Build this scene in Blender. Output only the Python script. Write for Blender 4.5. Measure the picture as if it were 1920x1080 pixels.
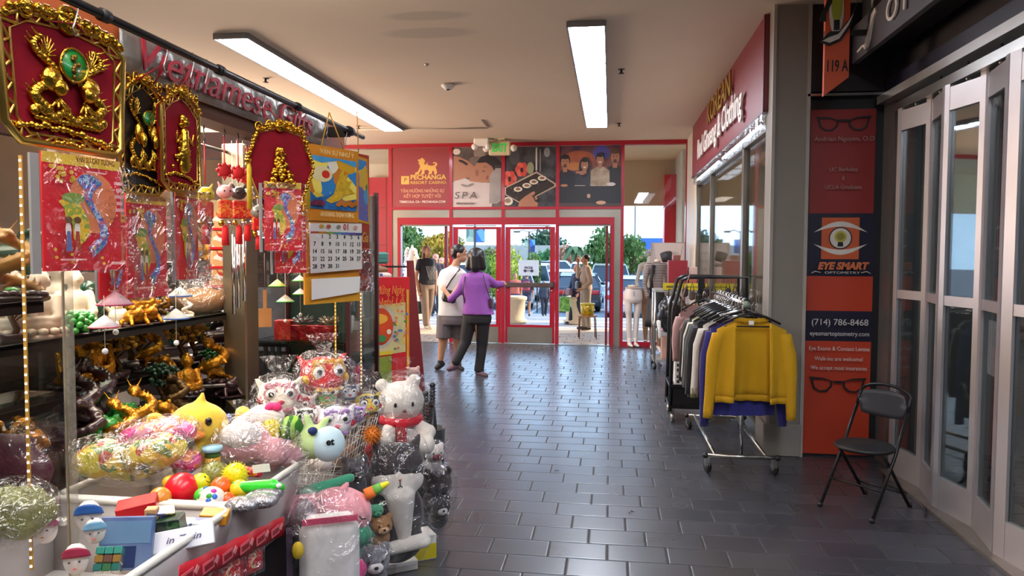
import bpy, math, random
from mathutils import Vector, Matrix, Euler, noise
R = math.radians
PI = math.pi
for _o in list(bpy.data.objects): bpy.data.objects.remove(_o)
SC = bpy.context.scene
COL = SC.collection
V = Vector

# ---------------- camera, world, sun, exposure ----------------
CAMZ, FPX, YAW, PITCH, ROLL = 1.6, 1370.0, R(7.65), R(2.72), 0.004
cam_data = bpy.data.cameras.new('camera'); cam = bpy.data.objects.new('camera', cam_data); COL.objects.link(cam)
cam_data.sensor_width = 36; cam_data.lens = 36 * FPX / 1920; cam_data.clip_start = .05; cam_data.clip_end = 400
CM = Matrix.Translation((0, 0, CAMZ)) @ Matrix.Rotation(YAW, 4, 'Z') @ Matrix.Rotation(PI/2 - PITCH, 4, 'X') @ Matrix.Rotation(ROLL, 4, 'Z')
cam.matrix_world = CM; SC.camera = cam
SC.view_settings.view_transform = 'Standard'; SC.view_settings.look = 'None'; SC.view_settings.gamma = 1
SC.view_settings.use_curve_mapping = False; SC.view_settings.exposure = 0.25
def at(u, v, x=None, y=None, z=None):
    """world point seen at (u, v) of the 1920x1080 frame on the plane x=, y= or z="""
    d = CM.to_3x3() @ V(((u - 960) / FPX, (540 - v) / FPX, -1)); o = CM.translation
    k = (x - o.x) / d.x if x is not None else (y - o.y) / d.y if y is not None else (z - o.z) / d.z
    return o + d * k
W = bpy.data.worlds.new('sky'); SC.world = W; W.use_nodes = True
_n = W.node_tree.nodes; _l = W.node_tree.links; _n.clear()
_bg = _n.new('ShaderNodeBackground'); _out = _n.new('ShaderNodeOutputWorld'); _tc = _n.new('ShaderNodeTexCoord')
_gr = _n.new('ShaderNodeSeparateXYZ'); _rp = _n.new('ShaderNodeValToRGB')
_rp.color_ramp.elements[0].position = .12; _rp.color_ramp.elements[0].color = (.50, .73, 1, 1)
_rp.color_ramp.elements[1].position = .45; _rp.color_ramp.elements[1].color = (.17, .27, .44, 1)
_l.new(_tc.outputs['Generated'], _gr.inputs[0]); _l.new(_gr.outputs[2], _rp.inputs[0]); _l.new(_rp.outputs[0], _bg.inputs[0])
_bg.inputs[1].default_value = 5.2; _l.new(_bg.outputs[0], _out.inputs[0])
_s = bpy.data.lights.new('sun', 'SUN'); _s.energy = 8; _s.color = (1, .80, .58); _s.angle = R(.6)
sun = bpy.data.objects.new('sun', _s); COL.objects.link(sun)
sun.rotation_euler = V((.80, .36, .50)).to_track_quat('Z', 'Y').to_euler()
def area(name, loc, size, size_y, power, color=(1, .93, .85), rot=(0, 0, 0)):
    l = bpy.data.lights.new(name, 'AREA'); l.shape = 'RECTANGLE'; l.size = size; l.size_y = size_y; l.energy = power; l.color = color
    o = bpy.data.objects.new(name, l); COL.objects.link(o); o.location = loc; o.rotation_euler = rot; return o
# lamps of the stall: tubes under its roof frame, and the row of ceiling troffers that goes on behind the photographer; added fills are marked
area('stall_lamp', (-1.95, 2.3, 2.2), .5, 2.4, 50, (1, .88, .72))
area('stall_lamp', (-1.0, .6, 3.40), .5, 2.2, 50, (1, .9, .78))
area('stall_lamp', (-2.8, 4.4, 3.40), .5, 2.2, 80, (1, .92, .82))
area('stall_fill_uplight', (-2.2, 3.2, 2.36), .3, 3.0, 25, (1, .90, .74), (PI, 0, 0))  # added upward fill over the stall, brightens the ceiling
area('left_fill_light', (-6.6, 9.5, 2.2), 2.5, 1.6, 320, (1, .76, .58), V((-.8, -.1, -.55)).to_track_quat('Z', 'Y').to_euler())  # added warm fill from the left, brightens the ceiling by the doors
area('shop_top_tube', (3.2, 8.8, 2.9), .3, 3.0, 20, (1, .9, .8), (PI, 0, 0))
area('hall_troffer', (1.2, .2, 3.45), .32, 4.8, 14, (.9, .94, 1))
area('shop_lamp', (3.2, 8.6, 3.1), 1.2, 3.5, 90, (1, .95, .88))
area('clinic_lamp', (4.2, 3.6, 2.9), 1.4, 3.0, 40, (.75, .9, 1))

# ---------------- materials ----------------
def lin(h):
    if not isinstance(h, str): return tuple(h)[:3]
    h = h.lstrip('#'); c = [int(h[i:i+2], 16) / 255 for i in (0, 2, 4)]
    return tuple(x / 12.92 if x <= .04045 else ((x + .055) / 1.055) ** 2.4 for x in c)
MATS = {}
def nodes(name):
    m = bpy.data.materials.new(name); m.use_nodes = True; nt = m.node_tree
    b = nt.nodes['Principled BSDF']
    return m, nt, b
def N(nt, t, **k):
    n = nt.nodes.new('ShaderNode' + t)
    for a, b in k.items():
        if a in n.inputs: n.inputs[a].default_value = b
        else: setattr(n, a, b)
    return n
def mat(h, rough=.6, metal=0, var=.12, scale=12, bump=0, h2=None, thr=None, spec=.5, emit=0, coat=0, bscale=None, dist=0, sheen=0, trans=0, alpha=1):
    key = (str(h), rough, metal, var, scale, bump, str(h2), thr, spec, emit, coat, bscale, dist, sheen, trans, alpha)
    if key in MATS: return MATS[key]
    m, nt, b = nodes('m_%d' % len(MATS)); c = lin(h); L = nt.links.new
    c2 = lin(h2) if h2 else tuple(x * (1 - var) for x in c)
    tc = N(nt, 'TexCoord'); nz = N(nt, 'TexNoise', Scale=scale, Detail=4.0, Distortion=dist); L(tc.outputs['Object'], nz.inputs['Vector'])
    rp = N(nt, 'ValToRGB'); e = rp.color_ramp.elements; e[0].color = (*c2, 1); e[1].color = (*c, 1)
    e[0].position, e[1].position = thr if thr else (.3, .7)
    L(nz.outputs['Fac'], rp.inputs[0]); L(rp.outputs[0], b.inputs['Base Color'])
    b.inputs['Roughness'].default_value = rough; b.inputs['Metallic'].default_value = metal
    b.inputs['Specular IOR Level'].default_value = spec
    if coat: b.inputs['Coat Weight'].default_value = coat; b.inputs['Coat Roughness'].default_value = .08
    if sheen: b.inputs['Sheen Weight'].default_value = sheen
    if trans: b.inputs['Transmission Weight'].default_value = trans
    if alpha < 1: b.inputs['Alpha'].default_value = alpha
    if emit: L(rp.outputs[0], b.inputs['Emission Color']); b.inputs['Emission Strength'].default_value = emit
    if bump:
        bp = N(nt, 'Bump', Strength=bump, Distance=.02); nb = nz
        if bscale: nb = N(nt, 'TexNoise', Scale=bscale, Detail=3.0); L(tc.outputs['Object'], nb.inputs['Vector'])
        L(nb.outputs['Fac'], bp.inputs['Height']); L(bp.outputs[0], b.inputs['Normal'])
    MATS[key] = m; return m
def glass(name, tint=(1, 1, 1), refl=.12, rough=.02, dirt=.0):
    if name in MATS: return MATS[name]
    m, nt, b = nodes(name); L = nt.links.new; nt.nodes.remove(b)
    t = N(nt, 'BsdfTransparent', Color=(*tint, 1)); g = N(nt, 'BsdfGlossy', Roughness=rough)
    lw = N(nt, 'LayerWeight', Blend=.35); mr = N(nt, 'MapRange', **{'To Min': refl * .35, 'To Max': min(1, refl * 4)})
    L(lw.outputs['Fresnel'], mr.inputs['Value']); mx = N(nt, 'MixShader'); L(mr.outputs[0], mx.inputs[0]); L(t.outputs[0], mx.inputs[1]); L(g.outputs[0], mx.inputs[2])
    L(mx.outputs[0], nt.nodes['Material Output'].inputs[0]); MATS[name] = m; return m
def bagmat(name='clear_film', thick=.22, tint=(.97, .97, .98), scale=9):
    if name in MATS: return MATS[name]
    m, nt, b = nodes(name); L = nt.links.new; nt.nodes.remove(b)
    tc = N(nt, 'TexCoord'); nz = N(nt, 'TexNoise', Scale=scale, Detail=3.0, Distortion=1.6); L(tc.outputs['Object'], nz.inputs['Vector'])
    bp = N(nt, 'Bump', Strength=1.0, Distance=.05); L(nz.outputs['Fac'], bp.inputs['Height'])
    t = N(nt, 'BsdfTransparent', Color=(*tint, 1)); g = N(nt, 'BsdfGlossy', Roughness=.12); L(bp.outputs[0], g.inputs['Normal'])
    rp = N(nt, 'MapRange', **{'From Min': .42, 'From Max': .72, 'To Min': thick * .45, 'To Max': thick * 1.7}); L(nz.outputs['Fac'], rp.inputs['Value'])
    mx = N(nt, 'MixShader'); L(rp.outputs[0], mx.inputs[0]); L(t.outputs[0], mx.inputs[1]); L(g.outputs[0], mx.inputs[2])
    L(mx.outputs[0], nt.nodes['Material Output'].inputs[0]); MATS[name] = m; return m
def emis(h, s, name=None):
    key = ('emis', str(h), s)
    if key in MATS: return MATS[key]
    m, nt, b = nodes(name or 'lit_%d' % len(MATS)); b.inputs['Base Color'].default_value = (*lin(h), 1)
    b.inputs['Emission Color'].default_value = (*lin(h), 1); b.inputs['Emission Strength'].default_value = s; MATS[key] = m; return m
def stripes(h1, h2, scale=30, axis='Z', rough=.8, bump=0, dist=0, w=.5):
    key = ('str', h1, h2, scale, axis, rough, bump, dist, w)
    if key in MATS: return MATS[key]
    m, nt, b = nodes('striped_%d' % len(MATS)); L = nt.links.new
    tc = N(nt, 'TexCoord'); wv = N(nt, 'TexWave', Scale=scale, Distortion=dist, bands_direction=axis); L(tc.outputs['Object'], wv.inputs['Vector'])
    rp = N(nt, 'ValToRGB'); e = rp.color_ramp.elements; e[0].color = (*lin(h1), 1); e[1].color = (*lin(h2), 1); e[0].position = w - .06; e[1].position = w + .06
    L(wv.outputs['Fac'], rp.inputs[0]); L(rp.outputs[0], b.inputs['Base Color']); b.inputs['Roughness'].default_value = rough
    if bump: bp = N(nt, 'Bump', Strength=bump, Distance=.01); L(wv.outputs['Fac'], bp.inputs['Height']); L(bp.outputs[0], b.inputs['Normal'])
    MATS[key] = m; return m
def confetti(cols, scale=20, rough=.5, coat=0, name=None, metal=0, bump=0):
    """many-coloured print: voronoi cells coloured from a list"""
    key = ('conf', tuple(cols), scale, rough, coat, metal, bump)
    if key in MATS: return MATS[key]
    m, nt, b = nodes('print_%d' % len(MATS)); L = nt.links.new
    tc = N(nt, 'TexCoord'); nz = N(nt, 'TexNoise', Scale=scale * .5, Detail=2.0); L(tc.outputs['Object'], nz.inputs['Vector'])
    mxv = N(nt, 'Mix', data_type='VECTOR'); mxv.inputs[0].default_value = .12; L(tc.outputs['Object'], mxv.inputs[4]); L(nz.outputs['Color'], mxv.inputs[5])
    vo = N(nt, 'TexVoronoi', Scale=scale); L(mxv.outputs[1], vo.inputs['Vector'])
    sp = N(nt, 'SeparateColor'); L(vo.outputs['Color'], sp.inputs[0])
    rp = N(nt, 'ValToRGB'); rp.color_ramp.interpolation = 'CONSTANT'; el = rp.color_ramp.elements
    while len(el) < len(cols): el.new(.5)
    for i, c in enumerate(cols): el[i].position = i / len(cols); 
    for i, c in enumerate(cols): el[i].color = (*lin(c), 1)
    L(sp.outputs[0], rp.inputs[0]); L(rp.outputs[0], b.inputs['Base Color']); b.inputs['Roughness'].default_value = rough; b.inputs['Metallic'].default_value = metal
    if coat: b.inputs['Coat Weight'].default_value = coat
    if bump: bp = N(nt, 'Bump', Strength=bump, Distance=.01); L(vo.outputs['Distance'], bp.inputs['Height']); L(bp.outputs[0], b.inputs['Normal'])
    MATS[key] = m; return m

# ---------------- mesh builder ----------------
class MB:
    def __init__(s): s.v = []; s.f = []; s.sm = []; s.mi = []; s.mats = []; s.cur = 0; s.M = Matrix()
    def m(s, mt):
        if mt not in s.mats: s.mats.append(mt)
        s.cur = s.mats.index(mt); return s
    def tf(s, M=None): s.M = M or Matrix(); return s
    def add(s, vs, fs, smooth=True):
        b = len(s.v); s.v += [s.M @ V(p) for p in vs]
        flip = s.M.determinant() < 0
        for f in fs:
            s.f.append(tuple(b + i for i in (reversed(f) if flip else f))); s.sm.append(smooth); s.mi.append(s.cur)
        return s
    def box(s, x0, x1, y0, y1, z0, z1, bev=0):
        if bev:
            d = bev; xs, ys = (x0, x1), (y0, y1)
            def ring(e, z): return [(x0+e, y0, z), (x1-e, y0, z), (x1, y0+e, z), (x1, y1-e, z), (x1-e, y1, z), (x0+e, y1, z), (x0, y1-e, z), (x0, y0+e, z)]
            def ins(z): return [(x0+d, y0+d, z), (x1-d, y0+d, z), (x1-d, y0+d, z), (x1-d, y1-d, z), (x1-d, y1-d, z), (x0+d, y1-d, z), (x0+d, y1-d, z), (x0+d, y0+d, z)]
            rs = [ins(z0), ring(d, z0+d), ring(d, z1-d), ins(z1)]
            vs = [p for r in rs for p in r]; fs = []
            for k in range(3):
                for i in range(8): a = k*8+i; c = k*8+(i+1) % 8; fs.append((a, c, c+8, a+8))
            fs += [(7-0, 5, 3, 1), (24+1, 24+3, 24+5, 24+7)]
            return s.add(vs, fs, False)
        vs = [(x, y, z) for z in (z0, z1) for y in (y0, y1) for x in (x0, x1)]
        return s.add(vs, [(0, 2, 3, 1), (4, 5, 7, 6), (0, 1, 5, 4), (1, 3, 7, 5), (3, 2, 6, 7), (2, 0, 4, 6)], False)
    def bx(s, c, sz, rot=(0, 0, 0), bev=0):
        M0 = s.M; s.M = M0 @ Matrix.Translation(c) @ Euler(rot).to_matrix().to_4x4(); h = [k / 2 for k in sz]
        s.box(-h[0], h[0], -h[1], h[1], -h[2], h[2], bev); s.M = M0; return s
    def rings(s, rs, cap=True, smooth=True, closed=True):
        n = len(rs[0]); vs = [p for r in rs for p in r]; fs = []
        for k in range(len(rs)-1):
            for i in range(n if closed else n-1):
                a, b = k*n+i, k*n+(i+1) % n; fs.append((a, b, b+n, a+n))
        if cap: fs += [tuple(reversed(range(n))), tuple(range((len(rs)-1)*n, len(rs)*n))]
        return s.add(vs, fs, smooth)
    def cyl(s, p0, p1, r0, r1=None, n=12, cap=True):
        p0, p1 = V(p0), V(p1); r1 = r0 if r1 is None else r1; q = (p1-p0).to_track_quat('Z', 'Y')
        o = [q @ V((math.cos(2*PI*i/n), math.sin(2*PI*i/n), 0)) for i in range(n)]
        return s.rings([[p0+d*r0 for d in o], [p1+d*r1 for d in o]], cap)
    def cap(s, p0, p1, r0, r1=None, n=12):
        p0, p1 = V(p0), V(p1); r1 = r0 if r1 is None else r1; ax = p1-p0
        if ax.length < 1e-6: return s.ball(p0, r0)
        q = ax.to_track_quat('Z', 'Y'); a = ax.normalized(); rs = []
        o = [q @ V((math.cos(2*PI*i/n), math.sin(2*PI*i/n), 0)) for i in range(n)]
        for k in (-80, -45, -15): t = R(k); rs.append([p0+a*r0*math.sin(t)+d*r0*math.cos(t) for d in o])
        for k in (15, 45, 80): t = R(k); rs.append([p1+a*r1*math.sin(t)+d*r1*math.cos(t) for d in o])
        return s.rings(rs)
    def tube(s, pts, r, n=6, closed=False, rf=None):
        pts = [V(p) for p in pts]; rs = []; L = len(pts); up = None
        for i, p in enumerate(pts):
            a = pts[(i-1) % L] if (closed or i) else p; b = pts[(i+1) % L] if (closed or i < L-1) else p
            t = (b-a).normalized() if (b-a).length > 1e-9 else V((0, 0, 1))
            if up is None: up = V((0, 0, 1)) if abs(t.z) < .9 else V((1, 0, 0))
            sx = t.cross(up).normalized(); up = sx.cross(t).normalized(); rr = rf(i/(L-1)) if rf else r
            rs.append([p+(sx*math.cos(2*PI*k/n)+up*math.sin(2*PI*k/n))*rr for k in range(n)])
        if closed: rs.append(rs[0]); return s.rings(rs, False)
        return s.rings(rs)
    def ovals(s, L, n=20):
        """body of stacked ellipses: (centre, half width, half depth[, turn])"""
        rs = []
        for q in L:
            c, a, b = V(q[0]), q[1], q[2]; w = q[3] if len(q) > 3 else 0
            rs.append([c+Matrix.Rotation(w, 3, 'Z')@V((a*math.copysign(abs(math.cos(2*PI*i/n))**.8, math.cos(2*PI*i/n)), b*math.sin(2*PI*i/n), 0)) for i in range(n)])
        return s.rings(rs)
    def ball(s, c, r, n=12, m=8, rot=None):
        c = V(c); r = (r, r, r) if not hasattr(r, '__len__') else r; Q = Euler(rot).to_matrix() if rot else Matrix.Identity(3); rs = []
        for k in range(m+1):
            t = -PI/2 + PI*k/m; t = max(-PI/2+.02, min(PI/2-.02, t))
            rs.append([c+Q@V((r[0]*math.cos(t)*math.cos(2*PI*i/n), r[1]*math.cos(t)*math.sin(2*PI*i/n), r[2]*math.sin(t))) for i in range(n)])
        return s.rings(rs)
    def lathe(s, prof, c=(0, 0, 0), n=16, smooth=True, rot=None):
        c = V(c); Q = Euler(rot).to_matrix() if rot else Matrix.Identity(3)
        return s.rings([[c+Q@V((r*math.cos(2*PI*i/n), r*math.sin(2*PI*i/n), z)) for i in range(n)] for r, z in prof], True, smooth)
    def prism(s, poly, d0, d1, pl='xz'):
        """2D outline extruded; pl 'xz' runs along y, 'yz' along x, 'xy' along z"""
        f = {'xz': lambda p, d: (p[0], d, p[1]), 'yz': lambda p, d: (d, p[0], p[1]), 'xy': lambda p, d: (p[0], p[1], d)}[pl]
        ar = sum(poly[i][0]*poly[(i+1) % len(poly)][1]-poly[(i+1) % len(poly)][0]*poly[i][1] for i in range(len(poly)))
        if (ar < 0) != (pl == 'xz'): poly = list(reversed(poly))
        return s.rings([[f(p, min(d0, d1)) for p in poly], [f(p, max(d0, d1)) for p in poly]], True, False)
    def grid(s, fn, nu, nv, th=0, smooth=True):
        """surface fn(a, b) with a, b in 0..1; th gives it thickness along its normal"""
        P = [[V(fn(i/nu, j/nv)) for i in range(nu+1)] for j in range(nv+1)]
        vs = [p for r in P for p in r]; w = nu+1; fs = [(j*w+i, j*w+i+1, (j+1)*w+i+1, (j+1)*w+i) for j in range(nv) for i in range(nu)]
        if th:
            nn = []
            for j in range(nv+1):
                for i in range(nu+1):
                    a = P[j][min(i+1, nu)]-P[j][max(i-1, 0)]; b = P[min(j+1, nv)][i]-P[max(j-1, 0)][i]; c = a.cross(b)
                    nn.append(c.normalized() if c.length > 1e-9 else V((0, 0, 1)))
            k = len(vs); vs = [p+q*th/2 for p, q in zip(vs, nn)]+[p-q*th/2 for p, q in zip(vs, nn)]
            fs += [tuple(k+i for i in reversed(f)) for f in fs]
            ed = [j*w for j in range(nv+1)], [j*w+nu for j in range(nv+1)], list(range(w)), [nv*w+i for i in range(w)]
            for q, e in enumerate(ed):
                for a, b in zip(e, e[1:]): fs.append((a, b, b+k, a+k) if q in (0, 3) else (b, a, a+k, b+k))
        return s.add(vs, fs, smooth)
    def text(s, body, size, loc=(0, 0, 0), rot=(0, 0, 0), al='CENTER', ex=.0008, sx=1, shear=0, bold=0, sp=1): ...
    def build(s, name, mt=None, parent=None, loc=None, rot=None):
        me = bpy.data.meshes.new(name); me.from_pydata([tuple(p) for p in s.v], [], s.f)
        ms = s.mats if s.mats else [mt]
        for k in ms: me.materials.append(k)
        me.polygons.foreach_set('use_smooth', s.sm)
        if s.mats: me.polygons.foreach_set('material_index', s.mi)
        me.update(); o = bpy.data.objects.new(name, me); COL.objects.link(o); o.parent = parent
        if loc: o.location = loc
        if rot: o.rotation_euler = rot
        return o
def blob(mb, name, mt, parent=None, vox=.012, sm=4, fac=.6, sub=0, loc=None, rot=None, disp=0, dscale=.08, thin=0):
    """solids melted into one continuous skin"""
    o = mb.build(name, mt, parent, loc, rot)
    r = o.modifiers.new('remesh', 'REMESH'); r.mode = 'VOXEL'; r.voxel_size = vox; r.use_smooth_shade = True
    if sm: k = o.modifiers.new('smooth', 'SMOOTH'); k.iterations = sm; k.factor = fac
    if disp:
        t = bpy.data.textures.new('lumps', 'CLOUDS'); t.noise_scale = dscale; d = o.modifiers.new('lumps', 'DISPLACE'); d.texture = t; d.strength = disp
    return o
def text(s, size, parent, loc=(0, 0, 0), rot=(PI/2, 0, 0), mt=None, al='CENTER', ex=.0006, sx=1, shear=0, bold=0, sp=1, name='lettering', res=3, fit=None):
    c = bpy.data.curves.new(name, 'FONT'); c.body = s; c.size = size; c.align_x = al; c.align_y = 'CENTER'; c.extrude = ex; c.shear = shear
    c.offset = bold; c.space_character = sp; c.resolution_u = res; c.materials.append(mt)
    o = bpy.data.objects.new(name, c); COL.objects.link(o); o.parent = parent; o.location = loc; o.rotation_euler = rot; o.scale = (sx, 1, 1)
    if fit: FIT[o] = fit
    return o
FIT = {}
def T(name, label, cat, loc=(0, 0, 0), rz=0, group=None, rot=None):
    o = bpy.data.objects.new(name, None); COL.objects.link(o); o.location = loc; o.rotation_euler = rot or (0, 0, rz); o.empty_display_size = .1
    o['label'] = label; o['category'] = cat
    if group: o['group'] = group
    return o
def tag(o, label, cat, group=None, kind=None):
    o['label'] = label; o['category'] = cat
    if group: o['group'] = group
    if kind: o['kind'] = kind
    return o
def struct(name, mb, mt=None, label=None):
    o = mb.build(name, mt); o['kind'] = 'structure'
    if label: o['label'] = label
    return o
KIDS = {}
def dup(root, loc, rz=0, label=None, rot=None, scale=None, group=None):
    r = root.copy(); COL.objects.link(r); r.location = loc; r.rotation_euler = rot or (0, 0, rz)
    if scale: r.scale = (scale,)*3 if not hasattr(scale, '__len__') else scale
    if label: r['label'] = label
    if group: r['group'] = group
    if root.name not in KIDS: KIDS[root.name] = [(c, list(c.children)) for c in root.children]
    for c, gs in KIDS[root.name]:
        d = c.copy(); COL.objects.link(d); d.parent = r
        for g in gs: e = g.copy(); COL.objects.link(e); e.parent = d
    return r
def arc(cx, cy, r, a0, a1, n=10, ry=None):
    ry = r if ry is None else ry
    return [(cx+r*math.cos(R(a0+(a1-a0)*i/n)), cy+ry*math.sin(R(a0+(a1-a0)*i/n))) for i in range(n+1)]
def ell(cx, cy, rx, ry=None, n=20): return arc(cx, cy, rx, 0, 360*(n-1)/n, n-1, ry)

# common materials
RED = mat('#B01226', .38, var=.08, coat=.2); GOLD = mat('#E3AE3C', .25, 1, var=.35, scale=30, bump=.25, bscale=60); GOLDD = mat('#C98A22', .3, 1, var=.5, scale=25, bump=.3, bscale=50)
STEEL = mat('#B9B6B0', .28, 1, var=.15, scale=6); CHROME = mat('#D8D8DA', .12, 1, var=.05); BLK = mat('#17161A', .5, var=.3); BLKP = mat('#121214', .35, var=.2)
WHT = mat('#E9E6E0', .5, var=.05); CREAM = mat('#DCCBB0', .7, var=.06); GLASS = glass('clear_glass', (.97, .98, .98), .10); FILM = bagmat(thick=.15); FILM2 = bagmat('thin_film', .08, scale=5)
IVORY = mat('#EDE4D2', .45, var=.05)
random.seed(11)
# ---------------- the hall ----------------
CZ = 3.53; DY = 12.75; RX = 1.27
def floor_material():
    m, nt, b = nodes('quarry_tile'); L = nt.links.new
    tc = N(nt, 'TexCoord'); sp = N(nt, 'SeparateXYZ'); L(tc.outputs['Object'], sp.inputs[0])
    def mth(op, a, c=None):
        n = N(nt, 'Math', operation=op)
        for i, q in enumerate((a, c)):
            if q is None: continue
            if isinstance(q, (int, float)): n.inputs[i].default_value = q
            else: L(q, n.inputs[i])
        return n.outputs[0]
    TW, TH, G = .315, .21, .010
    yr = mth('DIVIDE', sp.outputs[1], TH); row = mth('FLOOR', yr); fy = mth('SUBTRACT', yr, row)
    xr = mth('ADD', mth('DIVIDE', sp.outputs[0], TW), mth('MULTIPLY', row, .3333)); col = mth('FLOOR', xr); fx = mth('SUBTRACT', xr, col)
    ex = mth('MULTIPLY', mth('MINIMUM', fx, mth('SUBTRACT', 1.0, fx)), TW); ey = mth('MULTIPLY', mth('MINIMUM', fy, mth('SUBTRACT', 1.0, fy)), TH)
    d = mth('MINIMUM', ex, ey)
    joint = N(nt, 'MapRange', **{'From Min': .0042, 'From Max': .0058}); L(d, joint.inputs['Value'])
    edge = N(nt, 'MapRange', **{'From Min': .002, 'From Max': .012}, interpolation_type='SMOOTHSTEP'); L(d, edge.inputs['Value'])
    cv = N(nt, 'CombineXYZ'); L(col, cv.inputs[0]); L(row, cv.inputs[1]); wn = N(nt, 'TexWhiteNoise'); L(cv.outputs[0], wn.inputs['Vector'])
    nz = N(nt, 'TexNoise', Scale=2.2, Detail=5.0); L(tc.outputs['Object'], nz.inputs['Vector'])
    tone = mth('ADD', mth('MULTIPLY', wn.outputs['Value'], .35), mth('MULTIPLY', nz.outputs['Fac'], .65))
    rp = N(nt, 'ValToRGB'); e = rp.color_ramp.elements; e[0].position = .2; e[0].color = (*lin('#303138'), 1); e[1].position = .8; e[1].color = (*lin('#44454D'), 1); L(tone, rp.inputs[0])
    mx = N(nt, 'Mix', data_type='RGBA'); L(joint.outputs[0], mx.inputs[0]); mx.inputs[6].default_value = (*lin('#171414'), 1); L(rp.outputs[0], mx.inputs[7]); L(mx.outputs[2], b.inputs['Base Color'])
    n2 = N(nt, 'TexNoise', Scale=3.0, Detail=1.0); L(tc.outputs['Object'], n2.inputs['Vector'])
    rr = N(nt, 'MapRange', **{'From Min': .3, 'From Max': .7, 'To Min': .27, 'To Max': .31}); L(n2.outputs['Fac'], rr.inputs['Value'])
    r2 = N(nt, 'Mix', data_type='FLOAT'); L(joint.outputs[0], r2.inputs[0]); r2.inputs[2].default_value = .85; L(rr.outputs[0], r2.inputs[3]); L(r2.outputs[0], b.inputs['Roughness'])
    tilt = mth('MULTIPLY', mth('SUBTRACT', wn.outputs['Value'], .5), mth('MULTIPLY', fy, .12))
    h = mth('ADD', edge.outputs[0], tilt)
    bp = N(nt, 'Bump', Strength=.35, Distance=.003); L(h, bp.inputs['Height']); L(bp.outputs[0], b.inputs['Normal'])
    b.inputs['Specular IOR Level'].default_value = .9
    return m
struct('floor', MB().box(-7, 5.2, -5, DY+.12, -.1, 0), floor_material())
def ceiling_material():
    m, nt, b = nodes('painted_ceiling'); L = nt.links.new
    tc = N(nt, 'TexCoord'); nz = N(nt, 'TexNoise', Scale=.7, Detail=3.0); L(tc.outputs['Object'], nz.inputs['Vector'])
    rp = N(nt, 'ValToRGB'); e = rp.color_ramp.elements; e[0].color = (*lin('#CDBBA6'), 1); e[1].color = (*lin('#DAC8B2'), 1); L(nz.outputs['Fac'], rp.inputs[0])
    prev = rp.outputs[0]
    for (px, py, rx, ry) in ((at(805, 62, z=CZ).x, at(805, 62, z=CZ).y, .42, .16), (at(790, 30, z=CZ).x+.05, at(790, 30, z=CZ).y, .36, .12)):   # two old stains
        mp = N(nt, 'Mapping'); mp.inputs['Location'].default_value = (-px/rx, -py/ry, 0); mp.inputs['Scale'].default_value = (1/rx, 1/ry, .0); L(tc.outputs['Object'], mp.inputs[0])
        ln = N(nt, 'VectorMath', operation='LENGTH'); L(mp.outputs[0], ln.inputs[0])
        mr = N(nt, 'MapRange', **{'From Min': .75, 'From Max': 1.1, 'To Min': .35, 'To Max': 0.0}); L(ln.outputs['Value'], mr.inputs['Value'])
        mx = N(nt, 'Mix', data_type='RGBA'); L(mr.outputs[0], mx.inputs[0]); L(prev, mx.inputs[6]); mx.inputs[7].default_value = (*lin('#8F857C'), 1); prev = mx.outputs[2]
    L(prev, b.inputs['Base Color']); b.inputs['Roughness'].default_value = .85
    n2 = N(nt, 'TexNoise', Scale=60.0); L(tc.outputs['Object'], n2.inputs['Vector']); bp = N(nt, 'Bump', Strength=.08, Distance=.01); L(n2.outputs['Fac'], bp.inputs['Height']); L(bp.outputs[0], b.inputs['Normal'])
    return m
struct('ceiling', MB().box(-7, 5.2, -5, DY+.12, CZ, CZ+.15), ceiling_material())
PAINT = mat('#B9AEA2', .7, var=.05, scale=2); WALLD = mat('#7A726C', .7, var=.1, scale=2); GREY = mat('#857D74', .6, var=.06, scale=3)
struct('wall_back', MB().box(-7, 5.2, -5.12, -5, 0, CZ), WALLD)
struct('wall_left', MB().box(-7.12, -7, -5, DY+.1, 0, CZ), mat('#8E7B66', .7, var=.2, scale=1.5))
struct('wall_right', MB().box(5.2, 5.32, -5, DY+.1, 0, CZ), mat('#5A5C60', .7, var=.2, scale=1.5))
# pillar between the two shops, with baseboard
struct('wall_pillar', MB().box(1.25, 1.50, 5.98, 6.25, 0, CZ), GREY)
struct('baseboard_pillar', MB().box(1.215, 1.505, 5.955, 6.27, 0, .26, .006), mat('#8A847C', .5, var=.05))
struct('trim_pillar', MB().box(1.238, 1.262, 5.965, 5.985, .26, CZ).box(1.495, 1.52, 5.96, 6.0, 0, CZ), mat('#A39B92', .45, var=.04))
# wall strip by the entrance, between sign and facade
struct('wall_entrance', MB().box(RX, RX+.12, 11.55, DY-.06, 0, CZ), mat('#C9BFB4', .55, var=.04, scale=2))
struct('wall_divider', MB().box(1.5, 5.2, 6.25, 6.4, 0, CZ), WALLD)

# ---------------- Korean shop front ----------------
sg = T('shop_sign', 'long maroon shop sign reading KOREAN Red Ginseng & Clothing', 'sign', (RX-.05, 8.8, 2.76))
MAR = mat('#7C2A33', .45, var=.06, scale=2)
MB().box(0, .30, -2.62, 2.65, 0, CZ-2.76-.004).build('sign_board', MAR, sg)
ALU = mat('#A7A39E', .35, .8, var=.08)
MB().box(-.012, 0, -2.62, -2.58, 0, .765).box(-.012, .02, -2.62, 2.65, -.012, .006).build('edge_trim', mat('#5E1520', .4, var=.05), sg)
RZ = (PI/2, 0, -PI/2)
text('KOREAN', .36, sg, (-.03, -.20, .565), RZ, mat('#B8923A', .35, .6, var=.1), ex=.008, bold=.004, fit=1.76)['label'] = 'gold raised capital letters'
text('Red Ginseng & Clothing', .36, sg, (-.03, -.03, .27), RZ, mat('#E8E0DA', .4, var=.03), ex=.008, bold=.009, fit=3.45)['label'] = 'white raised letters'
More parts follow.
